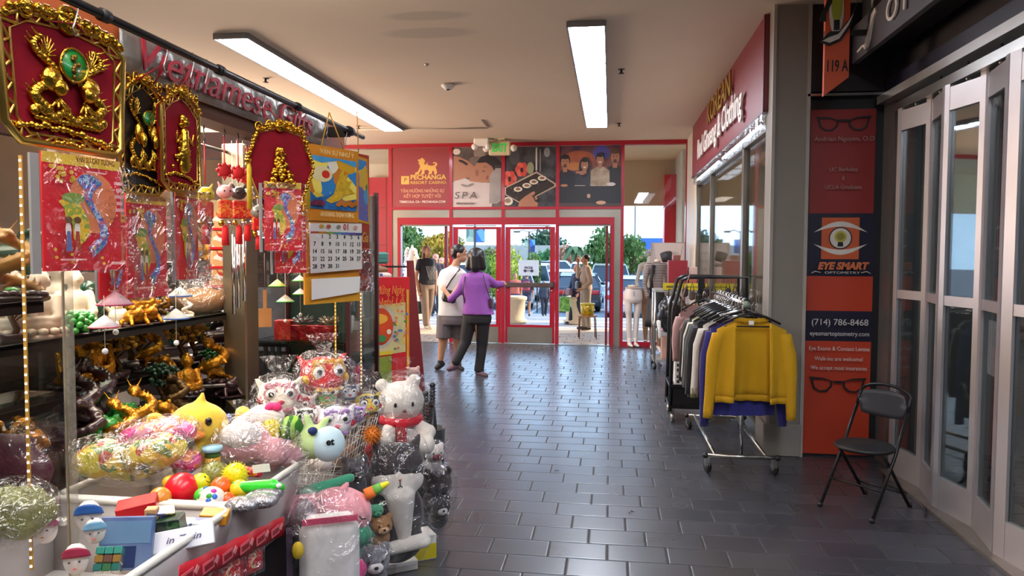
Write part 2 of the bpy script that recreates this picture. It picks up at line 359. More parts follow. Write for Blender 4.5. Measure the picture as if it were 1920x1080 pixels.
# plastic soffit with strip lamp under the sign
sf = T('shop_light_trough', 'clear plastic light trough hanging under the maroon shop sign', 'light trough', (RX-.005, 8.75, 2.70))
MB().box(-.05, .0, -2.5, 2.5, -.07, .045).build('cover', bagmat('ribbed_cover', .55, scale=3), sf)
for k in range(2): MB().cyl((-.02, -2.3+k*2.4, -.02), (-.02, -.2+k*2.4, -.02), .014, n=8).build('tube_lamp', emis('#E6F2FF', 4), sf)
# storefront glazing: jambs, glass, door panel
for n_, (y0, y1) in enumerate(((6.25, 7.35), (7.45, 9.7), (9.78, 11.2))):
    g = MB().box(RX+.03, RX+.042, y0, y1, .12, 2.68).build('window_%d' % (n_+1), glass('shop_glass', (.96, .98, .98), .2)); g['kind'] = 'structure'
struct('trim_storefront', MB().box(RX, RX+.09, 7.35, 7.45, 0, 2.7).box(RX, RX+.09, 9.7, 9.78, 0, 2.7).box(RX, RX+.09, 11.2, 11.3, 0, 2.7).box(RX, RX+.1, 6.25, 11.3, 2.62, 2.70).box(RX, RX+.1, 6.25, 11.3, 0, .12), mat('#837B70', .35, .7, var=.1))
struct('wall_storefront', MB().box(RX, RX+.12, 11.3, 11.56, 0, CZ).box(RX+.14, RX+.26, 6.25, 11.5, 2.9, CZ), CREAM)
# what shows inside that shop: cream panels, ceiling, shelving
struct('wall_shop_back', MB().box(4.4, 4.5, 6.4, 12.6, 0, 3.3), mat('#C8BBA0', .7, var=.06, scale=2))
struct('ceiling_shop', MB().box(1.56, 5.2, 6.4, 12.6, 3.2, 3.3), CREAM)
ex = T('board_partition', 'tall cream board partition behind the shop glass', 'partition', (2.0, 11.6, 0))
MB().box(-.5, 1.6, 0, .05, 0, 3.0).box(-.46, 1.56, -.012, 0, .1, 2.05).build('board', mat('#CFC09F', .6, var=.05), ex)
MB().box(.5, .53, -.03, -.012, 1.0, 1.4).build('handle', STEEL, ex)
sh = T('shop_shelf', 'tall shelf with red backs behind the shop window', 'shelf', (2.7, 9.9, 0))
MB().box(0, .04, 0, .9, 0, 2.2).box(.0, .5, 0, .03, 0, 2.2).box(0, .5, .87, .9, 0, 2.2).build('frame', mat('#8C3A30', .5), sh)
for k in range(5): MB().box(0, .5, .03, .87, .3+k*.42, .325+k*.42).build('shelf_board', WHT, sh)
# ---------------- entrance facade ----------------
def FX(u, v=520, y=DY): return at(u, v, y=y).x
def FZ(v, u=940, y=DY): return at(u, v, y=y).z
REDF = mat('#A30F28', .35, var=.08, scale=3, coat=.25); REDD = mat('#6E1124', .4, var=.1); ALUM = mat('#9C978C', .38, .75, var=.15, scale=2.5)
Zh = FZ(421); Zg0, Zg1 = FZ(408), FZ(393); Zp0, Zp1 = FZ(388), FZ(276)
XL = -6.9
fr = MB()
for u0, u1 in ((731, 737), (843.5, 849.5), (940.5, 947), (1041.5, 1048), (1162.5, 1168.5), (1283, 1289)):
    x0, x1 = FX(u0), FX(u1); fr.box(x0, x1, DY-.05, DY+.07, 0 if u0 in (731, 1283, 940.5) or 1 else 0, CZ)
fr.box(XL, RX+.05, DY-.055, DY+.07, CZ-.07, CZ).box(FX(731), FX(1168), DY-.053, DY+.07, Zg1, Zp0).box(FX(747), FX(1151), DY-.053, DY+.07, Zh, Zg0)
fr.box(FX(747), FX(753), DY-.05, DY+.07, 0, Zh).box(FX(1145), FX(1151), DY-.05, DY+.07, 0, Zh)
fr.box(FX(1168), RX+.03, DY-.05, DY+.07, 0, .09).box(XL, FX(731), DY-.05, DY+.07, 0, .09)
struct('trim_facade', fr, REDF)
struct('trim_header', MB().box(FX(737), FX(1163), DY-.03, DY+.05, Zg0, Zg1).box(FX(737), FX(747), DY-.03, DY+.05, 0, Zg0).box(FX(1151), FX(1163), DY-.03, DY+.05, 0, Zg0), ALUM)
struct('trim_track', MB().box(FX(753), FX(843), DY-.02, DY+.06, Zh-.03, Zh).box(FX(1048), FX(1145), DY-.02, DY+.06, Zh-.03, Zh).box(FX(753), FX(1145), DY-.06, DY+.1, 0, .012), ALUM)
wg = glass('window_glass', (.95, .97, .98), .08)
for k, (a, b) in enumerate(((XL, FX(731)), (FX(1168.5), FX(1283)))): struct('window_%d' % (k+5), MB().box(a, b, DY, DY+.01, .09, CZ-.07), wg)
# parked sliding leaves in the two open bays
for a, b, c in ((832.5, 838, 843.5), (1135, 1139.5, 1145)):
    k = T('door_%d' % (1 if a < 900 else 4), 'narrow dark red sliding leaf edge in the %s opening' % ('left' if a < 900 else 'right'), 'door', (0, DY+.03, 0)); k['kind'] = 'structure'; del k['category']
    MB().box(FX(a), FX(b), 0, .05, .012, Zh-.03).box(FX(c)-.02, FX(c), 0, .05, .012, Zh-.03).build('stile', REDD, k)
    MB().box(FX(b), FX(c)-.02, .02, .028, .03, Zh-.05).build('pane', wg, k)
for i, (a, b) in enumerate(((849.5, 940.5), (947, 1041.5))):
    d = T('door_%d' % (i+2), 'red framed glass door with steel kick plate, %s leaf of the middle pair' % ('left' if i == 0 else 'right'), 'door', (FX(a), DY, 0)); d['kind'] = 'structure'; del d['category']
    w = FX(b)-FX(a); s1 = .095; kz = FZ(612); tz = FZ(430); q = MB()
    q.box(.01, s1, -.03, .03, .02, Zh-.04).box(w-s1, w-.01, -.03, .03, .02, Zh-.04).box(s1, w-s1, -.03, .03, tz, Zh-.04).box(s1, w-s1, -.03, .03, kz-.01, kz+.04)
    q.build('leaf_frame', REDF, d); MB().box(s1, w-s1, -.005, .005, kz+.04, tz).build('pane', wg, d)
    MB().box(.05, w-.05, -.038, -.02, .02, kz-.005).build('kick_plate', ALUM, d)
    bz = FZ(533); MB().box(.03, w-.03, -.11, -.06, bz-.045, bz+.035, .008).box(.03, .09, -.07, -.03, bz-.05, bz+.05).box(w-.09, w-.03, -.07, -.03, bz-.05, bz+.05).build('push_bar', mat('#6A5A58', .4, .7), d)
    MB().box(w*.5-.2, w*.5+.35, -.07, -.03, Zh-.035, Zh-.01).build('closer_arm', STEEL, d)
    MB().cyl((w-.06, -.045, .95), (w-.06, -.03, .95), .016).build('lock', CHROME, d)
    if i: # a letter-size notice on the glass
        pass
# ---- printed panels above the doors ----
def panel(name, label, a, b, base):
    t = T(name, label, 'poster', (FX(a), DY-.035, Zp0)); w = FX(b)-FX(a); h = Zp1-Zp0
    MB().box(0, w, 0, .03, 0, h).build('board', base, t); return t, w, h
class Flat(MB):
    """shapes printed on a board facing -y, each a hair in front of the last; coordinates are 0..1 of the board"""
    def __init__(s, w, h): super().__init__(); s.w = w; s.h = h; s.k = 0
    def p(s, mt, pts):
        s.k += 1; s.m(mt); y = -.0008*s.k; s.prism([(min(max(x, 0), 1)*s.w, min(max(z, 0), 1)*s.h) for x, z in pts], y, y+.0012 if s.k < 2 else y+.0006); return s
    def e(s, mt, cx, cz, rx, rz, n=22, rot=0):
        c, q = math.cos(R(rot)), math.sin(R(rot)); ar = s.w/s.h
        return s.p(mt, [(cx+rx*math.cos(2*PI*i/n)*c-rz/ar*math.sin(2*PI*i/n)*q, cz+rx*ar*math.cos(2*PI*i/n)*q+rz*math.sin(2*PI*i/n)*c) for i in range(n)])
P = lambda h, **k: mat(h, .5, var=k.pop('var', .06), **k)
t, w, h = panel('casino_poster', 'maroon casino panel with gold lion dog emblem and gold Vietnamese lettering', 737, 843.5, P('#8E3033'))
gd = P('#D9A94E'); f = Flat(w, h)
lion = [(.40, .555), (.41, .59), (.45, .60), (.47, .64), (.49, .68), (.485, .72), (.46, .74), (.475, .77), (.45, .79), (.46, .81), (.50, .815), (.52, .84), (.545, .825), (.57, .80), (.575, .77), (.56, .745), (.57, .72), (.60, .73), (.625, .765), (.62, .72), (.65, .705), (.70, .70), (.74, .71), (.755, .73), (.735, .745), (.715, .735), (.715, .755), (.75, .765), (.785, .745), (.79, .71), (.76, .685), (.77, .65), (.785, .60), (.78, .56), (.73, .555), (.74, .60), (.71, .62), (.69, .56), (.63, .555), (.65, .61), (.61, .635), (.57, .625), (.565, .56), (.50, .555), (.525, .61), (.51, .65), (.495, .61), (.47, .575), (.47, .555)]
f.p(gd, lion); f.p(gd, [(.16, .39), (.30, .39), (.30, .53), (.16, .53)])
f.build('printed_emblem', gd, t)
text('P', .11, t, (w*.23, -.004, h*.46), mt=P('#6A2426'), shear=.1)
for s_, z_, sz, x_, c_, bo, ft in (('PECHANGA', .505, .115, .63, gd, .004, .62), ('RESORT CASINO.', .415, .07, .64, gd, .001, .63), ('TẬN HƯỞNG NHỮNG SỰ', .275, .08, .53, P('#D99B72'), .001, .76), ('KẾT HỢP TUYỆT VỜI', .185, .08, .53, P('#D99B72'), .001, .64), ('TEMECULA, CA • PECHANGA.COM', .09, .055, .53, P('#E5D6C8'), .001, .80)):
    text(s_, sz, t, (w*x_, -.005, h*z_), mt=c_, bold=bo, fit=ft*w)
# spa picture
t, w, h = panel('spa_poster', 'spa panel with a face resting on a white towel and the word SPA', 849.5, 940.5, P('#4A4042', scale=3, h2='#6A5E58', thr=(.4, .6)))
f = Flat(w, h); sk = P('#A8745A'); sk2 = P('#8F5F4A'); tow = P('#C5B8B4', scale=3)
f.p(tow, [(0, 0), (.8, 0), (.85, .3), (.8, .40), (.45, .42), (.2, .5), (0, .42)]).p(sk, [(0, .43), (0, .86), (.14, .84), (.3, .78), (.42, .70), (.5, .62), (.46, .52), (.32, .50), (.15, .46)])
f.p(P('#2A2222'), [(.12, .80), (.20, .79), (.30, .74), (.32, .71), (.28, .70), (.2, .74), (.13, .765)]).e(P('#D8CFC6'), .08, .93, .08, .05).e(P('#8D8078', scale=8), .55, .9, .12, .1).e(P('#6E6058'), .48, .78, .14, .07)
f.p(P('#1E181A'), [(.5, .76), (.58, .84), (.72, .87), (.88, .83), (1, .74), (1, .42), (.9, .45), (.84, .6), (.7, .7), (.55, .72)])
f.p(sk, [(.35, .43), (.34, .50), (.40, .56), (.42, .66), (.5, .735), (.68, .745), (.80, .68), (.88, .56), (.86, .46), (.78, .415), (.6, .405), (.48, .42)]).e(sk2, .50, .57, .035, .06)
f.p(P('#4E2F28'), [(.60, .60), (.65, .585), (.69, .62), (.66, .60), (.62, .61)]).p(P('#3C2520'), [(.62, .655), (.67, .68), (.71, .66), (.67, .67)]).e(P('#8C4A44'), .71, .49, .045, .018, rot=70)
bt = P('#8E8784', h2='#A39A96', scale=4); f.p(bt, [(.75, .06), (.76, .5), (.80, .58), (.87, .62), (.87, .66), (.99, .66), (.99, .1), (.9, .05)]).p(P('#3A3234'), [(.86, .645), (.99, .645), (.99, .69), (.86, .70)])
for x, z, r_ in ((.24, .36, -20), (.37, .37, 25)): f.e(P('#8C8280'), x, z, .075, .018, rot=r_)
f.build('printed_picture', None, t)
text('SPA', .17, t, (w*.27, -.03, h*.19), mt=P('#5A5252'), sp=1.3, shear=.12, fit=w*.46); text('PECHANGA', .045, t, (w*.27, -.03, h*.055), mt=P('#5A4A4A'), bold=.002, fit=w*.38)
# sushi picture
t, w, h = panel('sushi_poster', 'dark panel with sushi tray, red flowers and a hand reaching in', 947, 1041.5, P('#26262A', h2='#45444A', scale=4, thr=(.45, .6)))
f = Flat(w, h); tr = P('#2C211E'); ri = P('#B5A08A')
f.e(P('#4A4A50'), .18, .84, .1, .14).e(P('#8A8A90'), .82, .9, .06, .08).p(P('#C8C2BC'), [(.6, .98), (.63, .98), (.63, .6), (.6, .6)]).p(P('#8A8580'), [(.68, .95), (.7, .95), (.7, .58), (.68, .58)])
for cx, cz, r_ in ((.33, .62, .12), (.09, .47, .13)):
    for k in range(6): f.e(P('#C4453C') if k % 2 else P('#D8604E'), cx+.62*r_*math.cos(k*PI/3), cz+.62*r_*math.sin(k*PI/3)*.9, r_*.5, r_*.5)
    f.e(P('#2A1414'), cx, cz-.01, r_*.25, r_*.35)
f.e(P('#8C9070'), .5, .64, .07, .1)
f.p(ri, [(0, .20), (0, .32), (.62, .585), (1, .38), (1, .33), (.42, .08), (.33, .04)]).p(tr, [(.02, .21), (.02, .31), (.62, .555), (.97, .37), (.97, .34), (.44, .105), (.33, .06)])
for cx, cz in ((.73, .47), (.57, .41), (.43, .35), (.26, .29)):
    f.e(P('#1A1A1C'), cx, cz-.03, .095, .05).e(P('#D9CDB8'), cx, cz, .085, .042).e(P('#7A5A44', scale=30), cx, cz+.002, .05, .022)
f.e(P('#D9D2C2'), .06, .09, .1, .07).e(P('#8B7A68'), .06, .1, .06, .04)
f.p(sk, [(.26, .0), (.30, .10), (.40, .17), (.52, .235), (.58, .255), (.60, .22), (.54, .17), (.62, .17), (.65, .13), (.60, .10), (.66, .05), (.64, 0)]).p(P('#3A2A28'), [(.52, .19), (.58, .17), (.62, .08), (.6, .08), (.56, .15)])
for k in range(14): f.e(P('#6E5A48'), random.uniform(.1, .95), random.uniform(.14, .5), .012, .01, 8)
f.build('printed_picture', None, t)
# party picture
t, w, h = panel('party_poster', 'panel with four laughing people standing behind a dark gaming table', 1048, 1162.5, P('#3A2A4A', h2='#7A4436', scale=2.2, thr=(.4, .62)))
f = Flat(w, h); f.e(P('#A85A2C', h2='#6A3A4A', scale=3), .32, .78, .26, .14).e(P('#4B4A9A'), .68, .88, .14, .12).e(P('#B5743C'), .25, .66, .14, .07)
def bust(cx, cz, r_, hair, coat, long=0, beard=0):
    f.p(coat, [(cx-r_*2.1, cz-r_*6), (cx-r_*2.0, cz-r_*2.3), (cx-r_*.8, cz-r_*1.5), (cx+r_*.8, cz-r_*1.5), (cx+r_*2.0, cz-r_*2.3), (cx+r_*2.1, cz-r_*6)])
    if long: f.e(hair, cx, cz-r_*.5, r_*1.25, r_*2.2)
    f.p(sk, [(cx-r_*.4, cz-r_*1.9), (cx-r_*.4, cz-r_*.7), (cx+r_*.4, cz-r_*.7), (cx+r_*.4, cz-r_*1.9)]); f.e(hair, cx, cz+r_*.4, r_*.95, r_*1.15).e(sk, cx, cz, r_*.78, r_*1.15)
    f.e(hair, cx, cz+r_*1.05, r_*.8, r_*.45)
    for q in (-1, 1): f.e(P('#2A1A18'), cx+q*r_*.3, cz+r_*.2, r_*.13, r_*.07, 10)
    f.e(P('#E8DCD2') if not beard else P('#4A2A24'), cx, cz-r_*.5, r_*.3, r_*.13, 12)
    if beard: f.e(P('#5A3A30'), cx, cz-r_*.8, r_*.4, r_*.22, 12)
hd = P('#1C1616'); bust(.09, .73, .085, hd, P('#20222C'), beard=1); bust(.90, .80, .09, P('#5A4234'), P('#24242A'), beard=1); bust(.41, .68, .075, hd, P('#2A2E38'), 1); bust(.66, .76, .075, hd, P('#8C7A68', h2='#B5A48E', scale=9))
f.e(sk, .37, .55, .05, .035).e(sk, .31, .56, .05, .02)
f.p(P('#22242A'), [(0, 0), (1, 0), (1, .33), (0, .33)]).p(P('#4A3A3A'), [(0, 0), (1, 0), (1, .045), (0, .06)]).e(P('#C59A7E'), .68, .06, .08, .03).e(P('#B8917C'), .48, .17, .03, .035).p(P('#B5A89C'), [(.25, .335), (.42, .335), (.42, .345), (.25, .345)]).e(sk, .08, .345, .06, .022).e(P('#C8C0C4'), .84, .36, .07, .03)
f.build('printed_picture', None, t)
# ---------------- ceiling fittings ----------------
def troffer(label, x0, y0, n=4):
    t = T('ceiling_light', label, 'ceiling light', (x0, y0, CZ), 0, None)
    b = MB()
    b.box(-.165, -.15, 0, n*1.23, -.05, -.001).box(.15, .165, 0, n*1.23, -.05, -.001)
    for k in range(n+1): b.box(-.15, .15, k*1.23-.008 if k else -.012, k*1.23+.008, -.05, -.001)
    b.build('housing', mat('#8D8D92', .4, .5), t)
    for k in range(n): MB().box(-.15, .15, k*1.23+.008, k*1.23+1.222, -.03, -.02).build('diffuser', emis('#EAF2FF', LAMP), t)
    MB().tube([(-.06, -.012, -.05), (-.06, -.03, -.07), (-.05, -.03, -.085)], .004).build('chain_hook', STEEL, t)
    return t
LAMP = 30
q = at(1099, 50, z=CZ-.05); troffer('straight four-panel ceiling light nearer the maroon shop sign', q.x, q.y)
q = at(432, 73, z=CZ-.05); troffer('four-panel ceiling light above the orange gift stall', q.x, q.y)
for x_, y_, l_ in ((q.x-.2, -2.2, 'left'), (1.0, -2.4, 'right')): troffer('four-panel ceiling light behind the camera, %s row' % l_, x_, y_)
sd = T('smoke_detector', 'round white smoke detector on the ceiling', 'smoke detector', at(840, 158, z=CZ))
MB().lathe([(.0, -.06), (.045, -.058), (.05, -.04), (.075, -.03), (.08, -.012), (.06, 0), (0, 0)], n=24).build('housing', WHT, sd); MB().cyl((0, 0, -.066), (0, 0, -.055), .022).build('sensor_grille', BLK, sd)
hk = at(800, 120, z=CZ); h_ = MB().lathe([(0, -.012), (.02, -.01), (.024, 0), (0, 0)], n=12).tube([(0, 0, -.01), (.01, 0, -.03), (0, 0, -.04), (-.01, 0, -.03)], .003).build('ceiling_hook', STEEL, loc=hk); tag(h_, 'tiny hook in a small patch on the bare ceiling', 'hook')
for u, v, lb in ((1165, 130, 'dark sprinkler head beside the near end of the right light'), (1161, 231, 'dark sprinkler head near the far end of the right light'), (498, 147, 'dark sprinkler head left of the left light'), (672, 236, 'small dark sprinkler head at the far end of the left light')):
    s_ = T('sprinkler', lb, 'sprinkler', at(u, v, z=CZ), 0, 'ceiling sprinklers'); MB().lathe([(0, -.006), (.035, -.005), (.04, 0), (0, 0)]).build('escutcheon', mat('#6E665E', .4, .6), s_)
    MB().cyl((0, 0, -.04), (0, 0, 0), .012).build('nozzle', BLK, s_); MB().lathe([(0, -.044), (.03, -.044), (.03, -.04), (0, -.04)]).build('deflector', BLK, s_)
a, b, c = at(672, 243, z=CZ-.014), at(915, 240, z=CZ-.014), at(903, 226, z=CZ-.014)
tag(MB().tube([a, b], .012).tube([b, c], .012).build('conduit', PAINT), 'thin painted conduit running across the ceiling towards the exit sign', 'conduit')
# exit sign and its lamp heads
q = at(937, 278, y=12.3)
es = T('exit_sign', 'beige exit sign with green EXIT letters hanging by two lamp heads', 'exit sign', q)
sw = .185
MB().box(-sw, sw, -.035, .035, -.12, .12, .02).build('housing', mat('#D5C79E', .5, var=.05), es)
MB().cyl((0, 0, .12), (0, 0, CZ-q.z), .04).box(-.09, .09, -.06, .06, CZ-q.z-.02, CZ-q.z).build('canopy', mat('#D5C79E', .5), es)
text('EXIT', .19, es, (0, -.039, -.002), mt=emis('#2FAF48', .45), bold=.006, fit=.25)
for k in (-1, 1): MB().lathe([(0, -.03), (.05, -.03), (.06, .0), (.04, .035), (0, .04)], (k*.235, 0, 0), 16, rot=(PI/2, 0, 0)).box(k*.2-.02, k*.2+.02, -.01, .01, -.015, .015).build('lamp_head', WHT, es)
q = at(903, 279, y=12.2); el = T('emergency_light', 'white double-headed emergency light next to the exit sign', 'emergency light', (q.x, q.y, CZ))
MB().box(-.13, .13, -.05, .05, -.14, -.001, .02).build('housing', WHT, el)
for k in (-1, 1): MB().lathe([(0, -.04), (.05, -.035), (.055, .0), (.03, .03), (0, .03)], (k*.12, -.03, -.15), 16, rot=(PI/2+.3, 0, k*.3)).build('lamp_head', WHT, el)
# ---------------- outdoors ----------------
PAV = confetti(['#A79C92', '#9B9088', '#B2A79C'], 6, .8); struct('path_outside', MB().box(-40, 40, DY+.12, 15.6, -.12, -.01), mat('#C0AE98', .8, var=.15, scale=5))
pv = MB()
for i in range(int(26/.3)):
    for j in range(6): pv.box(-8+i*.3+.01+(j % 2)*.15, -8+i*.3+.29+(j % 2)*.15, DY+.14+j*.3, DY+.43+j*.3-.01, -.012, .0)
struct('floor_outside', pv, mat('#C8B49C', .7, var=.2, scale=4))
def GZ(y): return -.02-.63*max(0, min(1, (y-18)/8))
struct('ground_parking', MB().grid(lambda a, b: (-90+180*a, [15.6, 18, 26, 140][int(round(b*3))], GZ([15.6, 18, 26, 140][int(round(b*3))])), 2, 3, 0, False), mat('#8E959C', .85, var=.12, scale=.8, bump=.2, bscale=80))
ln = MB()
for y_, w_ in ((15.7, .25), (16.4, .12), (17.1, .3)): ln.box(-25, 25, y_, y_+w_, -.021, -.014)  # pale bars across the whole width; bay lines follow below
for y_ in (18.6, 20, 21.6): ln.add([(-25, y_, GZ(y_)+.006), (25, y_, GZ(y_)+.006), (25, y_+.3, GZ(y_+.3)+.006), (-25, y_+.3, GZ(y_+.3)+.006)], [(0, 1, 2, 3)])
for k in range(12): ln.box(-20+k*3.4, -20+k*3.4+.12, 27, 33, GZ(30), GZ(30)+.006)
struct('trim_ground_stripes', ln, mat('#D8D6CE', .7, var=.15, scale=3))
STU = mat('#DCC39A', .8, var=.06, scale=2, bump=.15, bscale=90)
struct('ceiling_outside', MB().box(-12, 12, DY+.12, 15.9, 3.55, 3.75), STU)
struct('wall_arcade', MB().box(-12, 12, 15.6, 15.9, FZ(385, 1200, 15.6), 3.55), STU)
for k, (u0, u1, sd_) in enumerate(((688, 729, 'left'), (1246, 1276, 'right'))):
    x0, x1 = FX(u0, 400, 15.3), FX(u1, 400, 15.3); c = T('arcade_column', 'bright red panelled arcade column outside the %s window' % sd_, 'column', (x0, 15.3, 0)); wd = x1-x0
    MB().box(0, wd, 0, .45, 0, 3.22).build('shaft', mat('#E0202C', .4, var=.06, scale=2), c); b = MB()
    for z_ in (.9, 1.75, 2.55): b.box(-.012, wd+.012, -.012, .462, z_, z_+.03)
    b.box(wd*.86, wd*.9, -.01, .0, 0, 3.2).build('panel_joints', mat('#C01A26', .4), c)
x0 = FX(1277, 400, 14.2); struct('wall_stucco', MB().box(x0, x0+.6, 14.0, 15.6, 0, 3.55), mat('#D8CBB2', .85, var=.2, scale=6, bump=.3, bscale=60))
# foliage
def leafcloud(name, h, h2, n, blobs, size, parent, seed=1):
    rnd = random.Random(seed); b = MB(); b.m(mat(h, .6, var=.3, scale=1.5, h2=h2, spec=.3))
    tot = sum(r[0]*r[1] for _, r in blobs)
    for c, r in blobs:
        for _ in range(int(1.8*n*r[0]*r[1]/tot)):
            d = V((rnd.gauss(0, 1), rnd.gauss(0, 1), rnd.gauss(0, 1))).normalized()*rnd.uniform(.4, 1.08)
            p = V((c[0]+d.x*r[0], c[1]+d.y*r[0], c[2]+d.z*r[1])); q = Euler((rnd.uniform(0, 6), rnd.uniform(0, 6), rnd.uniform(0, 6))).to_matrix(); s_ = size*rnd.uniform(.6, 1.4)
            b.add([p+q@V((-s_, 0, 0)), p+q@V((0, -s_*.5, 0)), p+q@V((s_, 0, s_*.2)), p+q@V((0, s_*.5, 0))], [(0, 1, 2, 3)], False)
        b.ball(c, (r[0]*.5, r[0]*.5, r[1]*.5), 10, 6)
    return b.build(name, None, parent)
def tree(u, vtop, y, label, h, h2, spread=1.0, n=1400, trunk=.3, seed=1, size=.16, layout=None, loose=0):
    p = at(u, 475, y=y); top = at(u, vtop, y=y).z; t = T('tree', label, 'tree', (p.x, y, GZ(y))); top -= GZ(y); spread *= 1.45 if y > 45 else 1.1; size *= 1.25
    rnd = random.Random(seed); k = 7 if not loose else 10; bl = []
    for i in range(k):
        a = rnd.uniform(0, 2*PI); rr = rnd.uniform(0, spread*.62); zz = top*(rnd.uniform(.42, .82)); r_ = spread*rnd.uniform(.32, .5)*(1 if not loose else .6)
        bl.append(((rr*math.cos(a), rr*math.sin(a), zz), (r_, r_*.85)))
    bl.append(((0, 0, top-spread*.42), (spread*.42, spread*.42)))
    leafcloud('crown', h, h2, n, bl, size, t, seed)
    b = MB().tube([(0, 0, 0), (.05, 0, top*.25), (-.05, .05, top*.5), (0, 0, top*.8)], trunk, 8, rf=lambda k: trunk*.35*(1.1-k))
    for (c, r_) in bl[:6]: b.tube([(0, 0, top*.35), (c[0]*.6, c[1]*.6, c[2]*.8), c], .03, 5)
    b.build('trunk', mat('#5A4636', .9, var=.3), t); return t
tree(768, 418, 66, 'tall green tree behind the woman with long hair', '#5F7F3A', '#2E4A24', 2.0, 1600, seed=2)
tree(792, 447, 57, 'smaller grey-green tree right of the tall one in the left doorway', '#77904A', '#3F5A2C', 1.5, 1200, seed=3)
tree(816, 440, 51, 'mustard yellow autumn tree in the left doorway', '#C29A2C', '#7A6A24', 1.4, 1500, seed=4)
tree(842, 437, 54, 'yellow and green tree cut by the left door post', '#C0A63A', '#6E7A2E', 1.2, 1000, seed=5)
tree(918, 468, 90, 'low rusty brown tree behind the left door glass', '#A5785A', '#6E5A3C', 1.8, 900, seed=6)
tree(969, 458, 93, 'pale greyish tree behind the yellow-green topiary', '#B0A08C', '#8A8A6C', 1.9, 900, seed=7)
tree(1016, 432, 99, 'big dark green tree behind the right lamp post', '#3F6A4A', '#234030', 3.2, 1900, seed=8, size=.22)
tree(1034, 468, 82.5, 'dense green bush tree below the big dark tree', '#4F8A4A', '#2A5A34', 1.7, 900, seed=9)
tree(1060, 463, 72, 'low orange-red autumn tree in the right doorway', '#C0866A', '#8A6A4A', 1.6, 1100, seed=10)
tree(1112, 470, 78, 'mid green shrub tree beside the palm', '#6E9A4A', '#4A6A34', 1.6, 900, seed=11)
tree(1130, 428, 39.6, 'airy leafy tree over the man in the right doorway', '#5A7A3C', '#3A5426', 1.6, 900, seed=12, loose=1, size=.11)
tree(1182, 440, 40.6, 'airy leafy tree behind the right window', '#6E8A40', '#3E5A2A', 1.5, 900, seed=13, loose=1, size=.11)
tree(1152, 472, 69, 'orange-brown autumn tree beyond the parked cars', '#B88A64', '#8A6E4C', 1.7, 900, seed=14)
tree(1215, 478, 69, 'brown hedge tree behind the right window', '#A8845E', '#7E6A48', 2.0, 900, seed=15)
pm = T('palm_tree', 'small fan-crowned palm beyond the parked cars', 'palm tree', (at(1078, 475, y=60).x, 60, GZ(60))); b = MB(); zt = at(1078, 462, y=60).z-GZ(60)
for k in range(22):
    a = k*2.4; L_ = 1.0+.25*(k % 3); up_ = .5-.05*k; d = V((math.cos(a), math.sin(a), 0)); s_ = V((-d.y, d.x, 0))
    pts = [V((0, 0, zt))+d*L_*t_+V((0, 0, up_*t_-1.0*t_*t_)) for t_ in (0, .35, .7, 1)]
    b.add([p+s_*w_*g for p, w_ in zip(pts, (.04, .22, .2, .02)) for g in (-1, 1)], [(0, 1, 3, 2), (2, 3, 5, 4), (4, 5, 7, 6)], False)
b.build('fronds', mat('#4C6A3A', .6, var=.3), pm); MB().cyl((0, 0, 0), (0, 0, zt), .16, .1).build('trunk', mat('#6A5A48', .9), pm)
for u, v0, v1, y, r_, lb in ((950, 466, 520, 21.5, .5, 'rounded yellow-green clipped bush behind the door glass'), (926, 470, 520, 26.5, .65, 'rounded dark green clipped bush behind the left door'), (1000, 477, 505, 32.5, .35, 'small clipped green bush right of the yellow-green one'), (1104, 492, 510, 40, .75, 'low round bush near the parked cars')):
    p = at(u, 475, y=y); zt = at(u, v0, y=y).z; t = T('clipped_bush', lb, 'bush', (p.x, y, 0)); c_ = ('#B5C23C', '#6E8A24') if u == 950 else ('#6F8F3C', '#3F5F28')
    leafcloud('foliage', *c_, 900, [((0, 0, zt*.62), (r_, zt*.42)), ((0, 0, zt*.36), (r_*1.02, zt*.34))], .07, t, u); MB().cyl((0, 0, 0), (0, 0, zt*.3), .06).build('stem', mat('#5A4636', .9), t)
# street lamps with banners
def lamp(u, vtop, y, label, ban):
    p = at(u, 475, y=y); zt = at(u, vtop, y=y).z; t = T('street_lamp', label, 'street lamp', (p.x, y, 0))
    MB().cyl((0, 0, 0), (0, 0, zt), .07, .045).cyl((0, 0, 0), (0, 0, .4), .14).build('pole', mat('#4A443E', .6), t)
    MB().tube([(-.7, 0, zt-.05), (-.35, 0, zt+.05), (0, 0, zt-.1), (.35, 0, zt+.05), (.7, 0, zt-.05)], .03).build('arm', mat('#4A443E', .6), t)
    for k in (-1, 1): MB().bx((k*.75, 0, zt-.05), (.4, .2, .1), bev=.02).build('lamp_head', mat('#4A443E', .6), t)
    for (u0, v0, u1, v1, mt, tx) in ban:
        a, b = at(u0, v0, y=y), at(u1, v1, y=y); o = MB().box(a.x-p.x, b.x-p.x, -.012, .012, b.z, a.z).build('banner', mt, t)
        MB().cyl((min(0, a.x-p.x), 0, a.z), (max(0, b.x-p.x), 0, a.z), .015, n=6).cyl((min(0, a.x-p.x), 0, b.z), (max(0, b.x-p.x), 0, b.z), .015, n=6).build('bracket', mat('#4A443E', .6), t)
GRB = confetti(['#5F7F6A', '#8AA08C', '#4A6A50', '#B0B89A'], 2.2); BLB = confetti(['#1F4FA0', '#2E6AC8', '#16366E', '#6FA0DC'], 2.4)
lamp(890.5, 400, 30, 'street lamp with a green and a blue banner, nearer pole', [(874, 430, 889, 453, GRB, 0), (892, 429, 909, 454, BLB, 0)])
lamp(992, 433, 44, 'street lamp with double head and blue banner behind the topiary', [(983, 450, 991, 463, GRB, 0), (994, 449, 1003, 473, BLB, 0)])
lamp(1190, 380, 55, 'tall thin street lamp seen through the right window', []); lamp(1172, 478, 60, 'short distant street lamp near the blue building', [])
